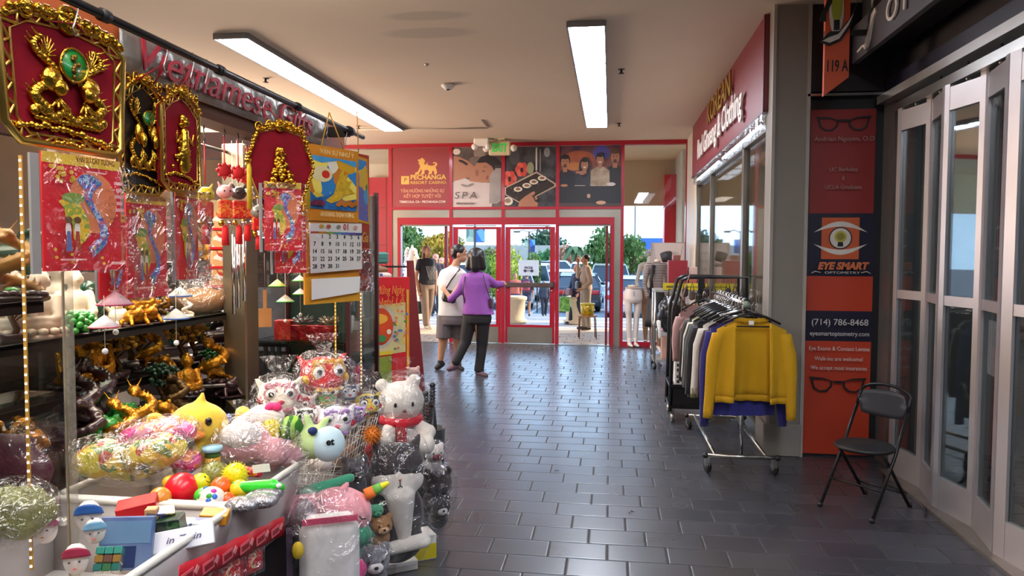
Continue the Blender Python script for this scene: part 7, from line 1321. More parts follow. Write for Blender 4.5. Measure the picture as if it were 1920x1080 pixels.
# woven yellow knit
def knit():
    m, nt, b = nodes('yellow_knit'); L = nt.links.new; tc = N(nt, 'TexCoord'); sp = N(nt, 'SeparateXYZ'); L(tc.outputs['Object'], sp.inputs[0])
    def mth(op, a, c=None):
        n = N(nt, 'Math', operation=op)
        for i, q in enumerate((a, c)):
            if q is not None:
                if isinstance(q, (int, float)): n.inputs[i].default_value = q
                else: L(q, n.inputs[i])
        return n.outputs[0]
    u = mth('ADD', mth('MULTIPLY', sp.outputs[0], 260.0), mth('MULTIPLY', sp.outputs[2], 260.0)); v = mth('SUBTRACT', mth('MULTIPLY', sp.outputs[0], 260.0), mth('MULTIPLY', sp.outputs[2], 260.0))
    h = mth('MULTIPLY', mth('SINE', u), mth('SINE', v)); hh = mth('ABSOLUTE', h)
    rp = N(nt, 'ValToRGB'); e = rp.color_ramp.elements; e[0].color = (*lin('#C08A08'), 1); e[1].color = (*lin('#E3B016'), 1); e[1].position = .5; L(hh, rp.inputs[0]); L(rp.outputs[0], b.inputs['Base Color']); b.inputs['Roughness'].default_value = .85
    bp = N(nt, 'Bump', Strength=.6, Distance=.006); L(hh, bp.inputs['Height']); L(bp.outputs[0], b.inputs['Normal']); return m
p0 = at(1322, 886, z=0); p1 = at(1460, 896, z=0); xa, xb = p0.x+.0, p1.x; yf = 5.42; yb = 6.75; xm = (xa+xb)/2
r = T('clothes_rack', 'chrome rolling clothes rack with the yellow cardigan at its end', 'clothes rack', (xm, yf, 0)); hw = (xb-xa)/2; lb_ = yb-yf
MB().cyl((-hw, 0, .13), (hw, 0, .13), .016).build('front_bar', STEEL, r); MB().cyl((-hw, lb_, .13), (hw, lb_, .13), .016).build('rear_bar', STEEL, r)
for sg in (-1, 1):
    MB().cyl((sg*hw*.72, 0, .13), (sg*hw*.72, lb_, .13), .014).build('side_bar', STEEL, r); MB().ball((sg*hw, 0, .13), .022).ball((sg*hw, lb_, .13), .022).build('end_cap', BLK, r)
    for y in (0, lb_):
        wh = MB().lathe([(0, -.012), (.04, -.012), (.045, -.006), (.045, .006), (.04, .012), (0, .012)], (sg*hw*.93, y+.02, .045), 16, rot=(0, PI/2, .4)).build('caster_wheel', BLKP, r); MB().box(sg*hw*.93-.02, sg*hw*.93+.02, y-.01, y+.03, .05, .12, .004).build('caster_fork', STEEL, r)
for y in (.02, lb_-.02): MB().tube([(0, y, .13), (0, y, .7), (0, y, 1.235)], .015, 10).build('upright', CHROME, r)
MB().cyl((0, -.08, 1.245), (0, lb_+.05, 1.245), .016).build('rail', CHROME, r); MB().cyl((0, -.10, 1.245), (0, -.08, 1.245), .024).build('rail_cap', mat('#8A9A8A', .4), r)
garment('cardigan', 'mustard yellow open knitted cardigan hanging at the front of the rack', 'cardigan', .47, .56, .62, None, (xm+.035, yf-.10, 1.26), .02, True, .10, .06, m=knit(), dep=.09)
cl = [('#2A2A78', .50, .72, .70, 'royal blue long top right behind the yellow cardigan'), ('#3E1E2A', .46, .5, .5, 'dark plum top third on the rack'), ('#E2DCD6', .44, .5, .5, 'white cardigan with buttoned cuff behind the plum top'), ('#17161C', .46, .5, .52, 'black jacket behind the white cardigan'), ('#262450', .44, .58, .55, 'navy top behind the black jacket'), ('#5A5A5E', .46, .5, .5, 'dark grey top in the middle of the rack'), ('#1A1A1E', .46, .5, .5, 'black top with white piping'), ('#C8CC5A', .44, .48, .48, 'lime yellow top near the far end'), ('#D8D4C8', .44, .48, .46, 'cream top beside the lime one'), ('#1E1E26', .46, .52, .5, 'black cardigan near the far end of the rack'), ('#22222E', .46, .58, .52, 'dark navy coat second from the far end'), ('#4A3A30', .44, .45, .4, 'brown jacket on the wall side of the rack')]
for k, (c, w_, L_, sl, lb) in enumerate(cl):
    garment('hanging_shirt', lb, 'top', w_*.95, L_, sl, c, (xm-.045*min(k, 3)*.6, yf+.02+.085*k, 1.26), .15+.1*math.sin(k*2), grp=None, cuffs='#8A8450' if k == 2 else None)
MB  # (names below keep to the same pattern)
garment('hanging_shirt', 'dusty pink coat with furry collar at the far end of the rack', 'top', .48, .42, .40, '#C29A98', (xm-.14, yf+1.22, 1.27), .5)
t = T('clutch_bag', 'pink quilted clutch bag with dots hanging at the far end of the rack', 'bag', at(1287, 614, y=6.5)); MB().bx((0, 0, 0), (.11, .05, .15), (0, .7, 0), bev=.02).build('body', mat('#C8A49C', .6), t); b = MB()
for i in range(3):
    for j in range(3): b.ball((-.03+.03*i, -.027, -.03+.03*j), .005, 6, 4)
b.build('dots', mat('#6A4A4A', .5), t); MB().tube([(-.05, 0, .06), (-.04, 0, .25), (.03, 0, .5)], .004).build('strap', mat('#A8807A', .6), t)
b = 0
for k in range(26):
    t = tag(MB().tube([(0, 0, -.06), (0, 0, -.01), (.0, .0, .012), (.016, 0, .022), (.028, 0, .008)], .0028, 6).tube([(-.16, 0, -.11), (0, 0, -.06), (.16, 0, -.11), (-.16, 0, -.11)], .004, 5).build('empty_hanger', CHROME if k % 3 else BLKP, loc=(xm, yf-.02+.052*k, 1.262), rot=(0, 0, .1*math.sin(k*3))), 'chrome wire hanger crowded along the top rail of the rack', 'hanger', 'wire hangers on the chrome rail')
# black rack behind, with shelves
p = at(1267, 790, z=0); bk = T('shelf_rack', 'black framed rolling rack with white printed cartons at its foot', 'rack', (.58, 7.05, 0)); W_ = .75; b = MB()
ztop = at(1340, 520, y=7.1).z
MB().tube([(0, 0, .1), (.02, 0, ztop-.3), (.09, 0, ztop-.03), (.16, 0, ztop), (W_-.06, 0, ztop), (W_-.06, 0, .1)], .018, 8).build('front_frame', BLKP, bk); MB().tube([(0, .45, .1), (.02, .45, ztop-.3), (.09, .45, ztop-.03), (.16, .45, ztop), (W_-.06, .45, ztop), (W_-.06, .45, .1)], .018, 8).build('rear_frame', BLKP, bk)
MB().box(.24, .30, -.02, .0, .9, ztop).build('centre_strut', BLKP, bk)
for z_ in (.13, .33): MB().box(-.01, W_, -.02, .47, z_, z_+.03).build('shelf', BLKP, bk)
for x_ in (.02, W_-.04):
    for y_ in (0, .45): MB().lathe([(0, -.015), (.04, -.015), (.04, .015), (0, .015)], (x_, y_, .042), 14, rot=(0, PI/2, 0)).box(x_-.02, x_+.02, y_-.01, y_+.01, .04, .12).build('caster', STEEL, bk)
MB().box(.02, W_-.06, -.005, 0, .16, .34).build('lower_panel', BLK, bk)
n_ = 0
for k in range(6):
    r_, c_ = k//2, k % 2; n_ += 1; lb = '%s white carton with black square print on the black rack, %s column' % (('bottom', 'middle', 'top')[r_], ('left', 'right')[c_]); t = T('carton', lb, 'carton', (.60+.02+.22*c_, 7.03, .362+.11*r_), 0, 'white cartons on the black rack'); MB().box(0, .205, 0, .3, 0, .104, .002).build('box', WHT, t); b = MB()
    for i in range(4):
        for j in range(2): b.box(.015+.047*i, .042+.047*i, -.001, 0, .014+.046*j, .044+.046*j)
    b.build('printed_squares', mat('#3A3A3E', .5), t)
for k, (c_, lb) in enumerate((('#D8D8D4', 'white slip of fabric boxes above the cartons'), ('#C8CCC8', 'clear storage tub with white lid on the black rack'))):
    t = tag(MB().box(0, .4, 0, .3, 0, .10-.03*k, .01).build('storage_tub', mat(c_, .5), loc=(.63, 7.03, .70+.102*k)), lb, 'tub')
# dark handbags hanging on the black rack top
for k in range(9):
    x_ = .70+.065*k; t = T('hanging_bag', 'small dark bag on the top bar of the black rack, %s' % ('first from the left', 'second from the left', 'third', 'fourth', 'fifth', 'sixth', 'seventh', 'eighth', 'last at the pillar side')[k], 'bag', (x_, 7.02, ztop-.14-.03*(k % 3)), .3*math.sin(k), 'dark bags on the black rack'); MB().bx((0, 0, 0), (.055, .04, .09), bev=.015).build('body', mat(('#3A2E2A', '#5A4A42', '#22201E')[k % 3], .5, var=.2), t); MB().tube([(-.02, 0, .04), (0, 0, .13), (.02, 0, .04)], .004, 5).build('strap', BLK, t)
# silver cart with boxes, yellow printed strip, black bag
p = at(1249, 688, z=0); cz = at(1235, 548, y=10.3).z; ct = T('display_cart', 'silver tube display cart near the mannequins', 'cart', (.62, 10.25, 0)); b = MB()
for x_ in (0, .62):
    for y_ in (0, .55): MB().cyl((x_, y_, .08), (x_, y_, 1.10), .016).build('post', STEEL, ct); MB().lathe([(0, -.015), (.045, -.015), (.045, .015), (0, .015)], (x_, y_, .045), 14, rot=(0, PI/2, .3)).build('caster', BLKP, ct)
for z_ in (.12, .62, 1.09): MB().box(-.015, .635, -.015, .565, z_-.015, z_+.015).build('shelf', mat('#B5B2AC', .4, .5), ct)
pr = MB().box(.1, 1.0, -.03, -.015, 1.105, 1.20).build('yellow_strip', mat('#C8B41E', .5), ct); MB().box(.15, .32, -.032, -.03, 1.135, 1.165).box(.4, .8, -.032, -.03, 1.145, 1.157).build('print_mark', mat('#6A5A1A', .5), ct)
for k, (x_, z_, sx, sz, c_, lb) in enumerate(((.80, 1.11, .26, .40, '#8E1E2A', 'large dark red gift box on the display cart'), (1.08, 1.11, .11, .16, '#A8584A', 'brown-red small box on the cart, left of the last one'), (1.20, 1.11, .11, .15, '#B0685A', 'brown-red small box on the cart, right one'), (1.08, 1.27, .11, .15, '#C8A8A0', 'small box with a pale side stacked on the brown-red ones'), (.86, 1.515, .10, .07, '#8A4A40', 'flat brown box lying on the large red gift box'), (.72, .64, .2, .3, '#7A4A2E', 'brown carton in the middle of the cart'), (.95, .64, .22, .26, '#A86A3A', 'orange-brown carton on the middle shelf'), (.72, .14, .2, .3, '#C89A8A', 'pale pink box on the lowest cart shelf'), (.94, .14, .24, .36, '#A0602E', 'tan carton on the lowest cart shelf'))):
    t = tag(MB().box(0, sx, 0, .2, 0, sz, .006).build('gift_box', mat(c_, .45, var=.12, scale=8), loc=(x_, 10.32, z_)), lb, 'box')
t = T('black_bag', 'bundle of shiny black bags hanging on the cart', 'bag', at(1262, 590, y=10.0), .1); o = MB().ball((0, 0, 0), (.20, .12, .27), 24, 16).build('body', mat('#18181C', .22, var=.3, coat=.5), t); d = o.modifiers.new('lumps', 'DISPLACE'); tx = bpy.data.textures.new('bag', 'CLOUDS'); tx.noise_scale = .1; d.texture = tx; d.strength = .10; MB().tube([(-.08, 0, .2), (-.06, 0, .34), (.04, 0, .34), (.06, 0, .2)], .008).build('strap', BLK, t); MB().cap((-.2, -.06, -.1), (-.18, -.06, -.3), .03, .02).build('white_tie', WHT, t)
# white sign board on legs with mirrored print
a, b_ = at(1221, 470, y=12.35), at(1284, 470, y=12.35); t = T('sign_board', 'white sign board standing behind the striped mannequin', 'sign', (a.x, 12.35, .9)); w = b_.x-a.x; h = at(1250, 455, y=12.35).z-.9
MB().box(0, w, 0, .02, 0, h).build('board', mat('#C2B5AE', .6, var=.05), t); f = MB()
for p_, q_ in (((.03, h-.02), (.22*w, h*.3)), ((w-.03, h-.03), (.74*w, h*.3)), ((.01, h-.03), (.1*w, h*.4))): f.tube([(p_[0], -.003, p_[1]), (q_[0], -.003, q_[1])], .003, 4)
f.tube([(0, 0, 0), (0, 0, h), (w, 0, h), (w, 0, 0)], .006, 5, True).build('thin_lines', mat('#8A7E78', .5), t)
for k, s_ in enumerate(('can', 'foot', 'us')): text(s_, .09, t, (w*.72, -.004, h-.17-.13*k), mt=mat('#9A8E88', .5), ex=.001).scale = (-1, 1, 1)
MB().box(0, .03, 0, .02, -.9, 0).box(w-.03, w, 0, .02, -.9, 0).build('leg', STEEL, t)
# mannequins
SKM = mat('#D8C4AE', .4, var=.05, coat=.2)
def legs(b, r=1, z=1.0, sp=.085, yb_=0):
    b.ovals([((0, 0, z+.02), .125*r, .115*r), ((0, .01, z-.08), .16*r, .14*r), ((0, .015, z-.18), .17*r, .15*r), ((0, 0, z-.24), .12*r, .11*r)])
    for sg in (-1, 1): b.cap((sg*sp, 0, z-.12), (sg*sp*.95, .0, z-.36), .085*r, .07*r).cap((sg*sp*.95, 0, z-.36), (sg*sp*.8, .01, .50), .07*r, .052*r).cap((sg*sp*.8, .01, .50), (sg*sp*.7, .02, .32), .05*r, .055*r).cap((sg*sp*.7, .02, .32), (sg*sp*.6, .02, .08), .052*r, .034*r)
    return b
p = at(1186, 650, z=0); t = T('mannequin', 'lower-half mannequin in white jeans and boots at the right window', 'mannequin', p, .3); blob(legs(MB()), 'white_jeans', mat('#E2D6D0', .7, var=.08), t, .012, 4); MB().tube([(.128*math.cos(a), .125*math.sin(a), 1.015) for a in [k*PI/10 for k in range(20)]], .012, 6, True).build('waistband', mat('#D8CCC4', .7), t); MB().lathe([(0, 1.02), (.10, 1.03), (.09, 1.06), (0, 1.07)], n=18).build('waist_cap', SKM, t)
for sg in (-1, 1): blob(MB().cap((sg*.05, .02, .13), (sg*.05, .02, .05), .045, .04).cap((sg*.05, .02, .04), (sg*.055, -.13, .028), .04, .022), 'boot', mat('#E8E2DC', .4), t, .008, 2)
b = MB()
for k in range(3): b.ball((-.03, -.135, .95-.03*k), .008, 6, 4)
b.build('fly_buttons', BLK, t)
p = at(1213, 648, z=0); t = T('mannequin', 'headless mannequin with bare torso and tan trousers by the window', 'mannequin', (p.x+.03, p.y, 0), .2); blob(MB().cap((0, 0, .98), (0, 0, 1.12), .12, .095).cap((0, 0, 1.12), (0, 0, 1.34), .10, .13).ball((-.1, 0, 1.40), (.07, .06, .06)).ball((.1, 0, 1.40), (.07, .06, .06)).cap((0, 0, 1.4), (0, 0, 1.52), .06, .05).cap((-.16, 0, 1.39), (-.22, .03, 1.1), .045, .035).cap((-.22, .03, 1.1), (-.19, -.06, .88), .035, .025).cap((.16, 0, 1.39), (.21, .03, 1.1), .045, .035).cap((.21, .03, 1.1), (.19, -.04, .88), .035, .025).ball((0, -.06, 1.3), (.11, .05, .05)), 'torso', SKM, t, .012, 4); blob(legs(MB(), .98), 'trousers', mat('#B07A4E', .7, var=.15), t, .012, 4); MB().box(-.13, .13, -.13, .13, .99, 1.02).build('belt', mat('#6A4A3A', .5), t)
for sg in (-1, 1): blob(MB().cap((sg*.05, .02, .08), (sg*.05, -.12, .03), .04, .02), 'shoe', WHT, t, .008, 2)
p = at(1226, 660, z=0); t = T('mannequin', 'mannequin in striped top, black long skirt and white shoes', 'mannequin', (p.x+.03, p.y, 0), .3)
blob(MB().cap((0, 0, 1.0), (0, 0, 1.15), .115, .10).cap((0, 0, 1.15), (0, 0, 1.36), .105, .13).ball((-.11, 0, 1.40), (.07, .06, .06)).ball((.11, 0, 1.40), (.07, .06, .06)).cap((-.15, 0, 1.40), (-.20, .02, 1.12), .05, .045).cap((.15, 0, 1.40), (.2, .02, 1.12), .05, .045).cap((-.2, .02, 1.12), (-.17, -.05, .92), .04, .035).cap((.2, .02, 1.12), (.17, -.05, .92), .04, .035), 'striped_top', stripes('#2A2628', '#B8A8A4', 12, 'Z'), t, .012, 4)
MB().lathe([(.0, 1.02), (.118, 1.0), (.15, .85), (.17, .55), (.19, .42), (.0, .42)], n=24).build('black_skirt', BLK, t); MB().tube([(.122*math.cos(a), .118*math.sin(a), 1.04) for a in [k*PI/10 for k in range(20)]], .018, 6, True).build('belt', BLKP, t)
MB().cap((0, 0, 1.42), (0, 0, 1.47), .05).build('neck', SKM, t); MB().lathe([(.0, 1.46), (.085, 1.47), (.095, 1.60), (.0, 1.62)], n=8, rot=(.1, -.35, .3)).build('dark_head_wrap', mat('#2E2C30', .6), t).location = (.5, 0, .12); b = MB().tube([(-.09, -.1, 1.42), (-.14, -.12, 1.2), (-.12, -.12, .95)], .03, 8); b.build('hanging_scarf', BLK, t)
t.children[-2].location = (0, 0, .0); t.children[-2].rotation_euler = (0, 0, 0)
for sg in (-1, 1): MB().cap((sg*.05, .0, .42), (sg*.05, .01, .1), .04, .032).build('leg', mat('#B08A6A', .5), t); blob(MB().cap((sg*.05, .03, .08), (sg*.05-.03, -.16, .025), .042, .018), 'shoe', mat('#E2D8D0', .35), t, .008, 2)
# ---------------- people ----------------
SKIN = '#B98868'
def hand(b, w, d, side, up, s=1.0, curl=.5, grip=False):
    """palm, four unequal curled fingers and a side thumb added to the body skin; w wrist, d along the hand, side = thumb side"""
    d = V(d).normalized(); side = V(side); side = (side-d*side.dot(d)).normalized(); n = d.cross(side).normalized()*up; w = V(w)
    c = w+d*.045*s; M0 = b.M
    for k in range(4):
        o = side*(.024-.016*k)*s; b.cap(w+o*.6+d*.01*s, w+o+d*.075*s, .013*s, .012*s, 8)
        L1, L2 = (.034, .038, .036, .028)[k]*s, (.034, .038, .035, .026)[k]*s; p = w+o+d*.078*s; a = curl*(1+.12*k); q = p+(d*math.cos(a)+n*math.sin(a))*L1; r = q+(d*math.cos(a*2.1)+n*math.sin(a*2.1))*L2
        b.cap(p, q, .0085*s, .008*s, 8).cap(q, r, .008*s, .0065*s, 8)
    p = w+side*.022*s+d*.02*s; q = p+(side*.7+d*.7)*.034*s+n*.008*s; r = q+(d*.9+side*.2+n*.3).normalized()*.03*s; b.cap(p, q, .012*s, .010*s, 8).cap(q, r, .010*s, .008*s, 8)
def head(b, c, f, s=1.0, ears=True):
    """skull, jaw, nose, chin, ears; f = facing direction"""
    c = V(c); f = V(f).normalized(); r = f.cross(V((0, 0, 1))).normalized(); u = r.cross(f); yaw = math.atan2(f.y, f.x)+PI/2
    b.ball(c+u*.025*s, (.074*s, .092*s, .09*s), 16, 12, (0, 0, yaw)); b.ball(c-u*.045*s+f*.022*s, (.058*s, .065*s, .062*s), 14, 10, (0, 0, yaw)); b.ball(c-u*.088*s+f*.05*s, .022*s)
    b.cap(c+f*.085*s+u*.015*s, c+f*.104*s-u*.018*s, .009*s, .013*s, 8); b.cap(c+f*.078*s+u*.032*s-r*.03*s, c+f*.078*s+u*.032*s+r*.03*s, .014*s, None, 8); b.ball(c+f*.088*s-u*.048*s, (.020*s,)*3, 8, 6)
    if ears:
        for k in (-1, 1): b.ball(c+r*k*.076*s-f*.004*s-u*.008*s, (.012*s, .018*s, .03*s), 10, 8, (0, 0, yaw))
    return r, u, yaw
def face(t, c, f, s=1.0, lipc='#8A4A44'):
    c = V(c); f = V(f).normalized(); r = f.cross(V((0, 0, 1))).normalized(); u = V((0, 0, 1))
    for k in (-1, 1):
        e = MB().ball(c+f*.084*s+r*k*.031*s+u*.012*s, (.012*s, .012*s, .008*s), 10, 8).build('eye', WHT, t); MB().ball(c+f*.092*s+r*k*.031*s+u*.012*s, .0065*s, 8, 6).build('iris', BLKP, e)
        MB().cap(c+f*.089*s+r*k*.018*s+u*.034*s, c+f*.083*s+r*k*.045*s+u*.034*s, .004*s, None, 6).build('eyebrow', mat('#1E1614', .8), t)
    MB().cap(c+f*.100*s-r*.018*s-u*.052*s, c+f*.100*s+r*.018*s-u*.052*s, .006*s, None, 6).build('lips', mat(lipc, .5), t)
def person(label, u, v, rz, y=None, s=1.0, group=None):
    p = at(u, v, z=0) if y is None else V((at(u, v, y=y).x, y, GZ(y)+.02 if y > 15.6 else 0)); t = T('person', label, 'person', p, rz); t.scale = (s,)*3; return t
HAIR = mat('#141014', .45, var=.3, coat=.15)
def limb(b, pts, rr, n=12):
    for (p, q), (r0, r1) in zip(zip(pts, pts[1:]), zip(rr, rr[1:])): b.cap(p, q, r0, r1, n)
    return b
def shoe(t, an, toe, c, s=1.0, sole='#C8C0B8', name='shoe'):
    an, toe = V(an), V(toe); b = MB().cap(an+V((0, 0, .0)), an+V((0, 0, -.035*s)), .042*s, .042*s).cap(an+V((0, 0, -.04*s)), toe, .042*s, .034*s); d = (toe-an); d.z = 0; d.normalize(); b.cap(an-d*.03*s+V((0, 0, -.04*s)), an+V((0, 0, -.04*s)), .036*s)
    o = blob(b, name, mat(c, .6, var=.2), t, .009, 2); lo = min(an.z-.075*s, toe.z-.03*s)
    e = MB().cap(an-d*.035*s+V((0, 0, -.072*s)), toe+V((0, 0, -.028*s)), .012*s, .012*s, 8).build('sole', mat(sole, .6), t); return o
# -- woman in purple, seen from behind: local frame = world axes; feet at z=0, she faces the door (+y), pushing with her right hand, left hand on the man's arm
q = at(893, 703, z=0); t = T('person', 'woman with black bob in a purple blouse and black trousers pushing the door', 'person', (q.x, q.y, 0)); S = q.y/.98/FPX
def L(u, v, dy=0):  # local point seen at (u, v), dy metres beyond her standing plane
    p = at(u, v, y=q.y+dy); return p-V((q.x, q.y, 0))
b = MB(); hd = L(893, 484); sk_ = mat(SKIN, .55, var=.06)
head(b, hd, (.25, 1, -.05), 1.0); b.cap(L(893, 505), L(893, 520), .05, .055)
b.cap(L(868, 528), L(845, 560, -.02), .045, .036).cap(L(845, 560, -.02), L(834, 544, .04), .034, .027); hand(b, L(834, 545, .04), (-.6, .5, .5), (0, .3, 1), 1, .95, .9)
b.cap(L(915, 528), L(928, 536, .14), .036, .030).cap(L(928, 536, .14), L(943, 532, .36), .028, .026); hand(b, L(943, 532, .36), (.35, 1, .1), (-.6, 0, .8), -1, .95, .7)
b.cap(L(892, 530), L(893, 590), .07, .07).cap(L(884, 600), L(872, 640, -.02), .085, .062).cap(L(872, 640, -.02), L(852, 682, -.12), .058, .042).cap(L(900, 600), L(902, 645, .03), .085, .062).cap(L(902, 645, .03), L(899, 690, .0), .055, .040)
blob(b, 'body', sk_, t, .0085, 3)
bl = mat('#8E4AA0', .7, var=.12, scale=9, bump=.25, bscale=11); b = MB()
b.ovals([(L(893, 508), .06, .06), (L(893, 513), .13, .09), (L(892, 519), .185, .11), (L(892, 532), .19, .125), (L(892, 550), .175, .125), (L(894, 566), .18, .13), (L(896, 582), .205, .14), (L(897, 589), .215, .145)])
limb(b, [L(873, 522), L(862, 545, -.02), L(845, 561, -.02)], [.068, .058, .046]); limb(b, [L(912, 522), L(926, 533, .12), L(940, 533, .31)], [.068, .058, .048])
blob(b, 'purple_blouse', bl, t, .011, 4)
tr_ = mat('#1C191E', .7, var=.2); b = MB().ovals([(L(896, 580), .15, .11), (L(896, 594), .185, .13), (L(896, 606), .175, .125)]); limb(b, [L(882, 592), L(873, 640, -.02), L(855, 678, -.12)], [.112, .078, .062]); limb(b, [L(905, 592), L(904, 645, .03), L(899, 692)], [.112, .078, .06]); b.cyl(L(901, 665, .02), L(898, 697), .062, .068)
blob(b, 'black_trousers', tr_, t, .011, 4)
b = MB().ball(hd+V((0, -.005, .026)), (.118, .122, .115), 16, 12).cap(hd+V((-.065, -.04, -.01)), hd+V((-.088, -.045, -.115)), .065, .055).cap(hd+V((.065, -.035, -.01)), hd+V((.088, -.03, -.115)), .065, .052).cap(hd+V((0, -.055, 0)), hd+V((0, -.065, -.12)), .085, .07)
blob(b, 'bob_hair', HAIR, t, .009, 4); 
shoe(t, L(898, 694), L(911, 704, -.1)+V((0, 0, 0)), '#5A4450', 1.0, '#B8A8B0'); shoe(t, L(853, 682, -.12), L(842, 692, -.16), '#6A4A5A', 1.0, '#C8A8B0')
MB().tube([L(872, 518, -.09), L(868, 545, -.12), L(872, 570, -.08)], .006, 6).tube([L(906, 515, -.10), L(912, 540, -.13), L(920, 562, -.07)], .006, 6).build('bag_strap', BLK, t); MB().bx(L(921, 568, -.02), (.05, .14, .14), bev=.02).build('shoulder_bag', mat('#4A2A3A', .5), t)
# -- man in white polo and grey shorts with cross-body bag
q2 = at(846, 693, z=0); t = T('person', 'man with short black hair in a white polo and grey shorts beside the purple blouse', 'person', (q2.x, q2.y, 0)); q = q2
b = MB(); hd = L(861, 474); hd = hd+V((0, 0, -.015)); head(b, hd, (.98, .15, -.02), 1.12); b.cap(hd+V((-.02, 0, -.09)), L(852, 502), .055, .06)
b.cap(L(846, 520), L(846, 590), .07, .07).cap(L(830, 520, -.02), L(829, 553, -.02), .05, .042).cap(L(829, 553, -.02), L(833, 590, .0), .04, .028); hand(b, L(834, 592), (.15, .1, -1), (.8, .4, 0), 1, 1, .5)
b.cap(L(872, 520, .1), L(876, 552, .14), .05, .042).cap(L(876, 552, .14), L(872, 585, .2), .04, .028); hand(b, L(872, 585, .2), (0, .1, -1), (0, 1, 0), 1, 1, .5)
limb(b, [L(832, 600), L(830, 638), L(826, 676)], [.09, .062, .042]); limb(b, [L(862, 600, .08), L(858, 640, .1), L(860, 680, .1)], [.09, .062, .042]); blob(b, 'body', sk_, t, .0085, 3)
po = mat('#D8D4D0', .75, var=.06, scale=6, bump=.2, bscale=12); b = MB().ovals([(L(850, 500), .06, .06), (L(850, 505), .14, .10), (L(850, 512), .195, .12), (L(849, 530), .205, .14), (L(849, 555), .20, .145), (L(850, 575), .205, .15), (L(850, 592), .215, .155)]); limb(b, [L(834, 514), L(829, 528, -.02)], [.075, .072]); b.cyl(L(830, 522, -.02), L(829, 536, -.02), .072, .070).cyl(L(868, 515, .06), L(873, 535, .1), .075, .068); b.cap(L(850, 504), L(851, 512), .066, .08)
blob(b, 'white_polo', po, t, .011, 4); MB().tube([L(851, 502)+V((.062*math.cos(a), .062*math.sin(a), .012*math.cos(a))) for a in [k*PI/8 for k in range(16)]], .014, 6, True).build('polo_collar', po, t)
sh_ = mat('#6E6668', .75, var=.1, bump=.2, bscale=10); b = MB().ovals([(L(850, 582), .17, .13), (L(850, 598), .20, .15), (L(850, 608), .19, .14)]).cyl(L(834, 590), L(832, 634), .115, .108).cyl(L(864, 590, .08), L(862, 634, .1), .115, .108); blob(b, 'grey_shorts', sh_, t, .011, 3)
b = MB().ball(hd+V((-.014, 0, .045)), (.106, .098, .09), 16, 12).ball(hd+V((-.055, 0, .0)), (.062, .088, .075)); blob(b, 'short_hair', HAIR, t, .008, 3); face(t, hd, (.98, .15, -.02), 1.12)
shoe(t, L(826, 677, .0), L(819, 689, -.04), '#2E2A2C', 1.05, '#4A4644'); shoe(t, L(860, 684, .1), L(866, 692, .0), '#2E2A2C', 1.05, '#4A4644')
MB().bx(L(843, 556, -.14), (.20, .07, .17), (0, .25, .1), bev=.03).build('crossbody_bag', mat('#26221E', .5, var=.2), t); MB().tube([L(834, 545, -.16), L(846, 525, -.15), L(862, 505, -.08), L(858, 500, .03)], .010, 6).build('bag_strap', mat('#3A2A24', .6), t)
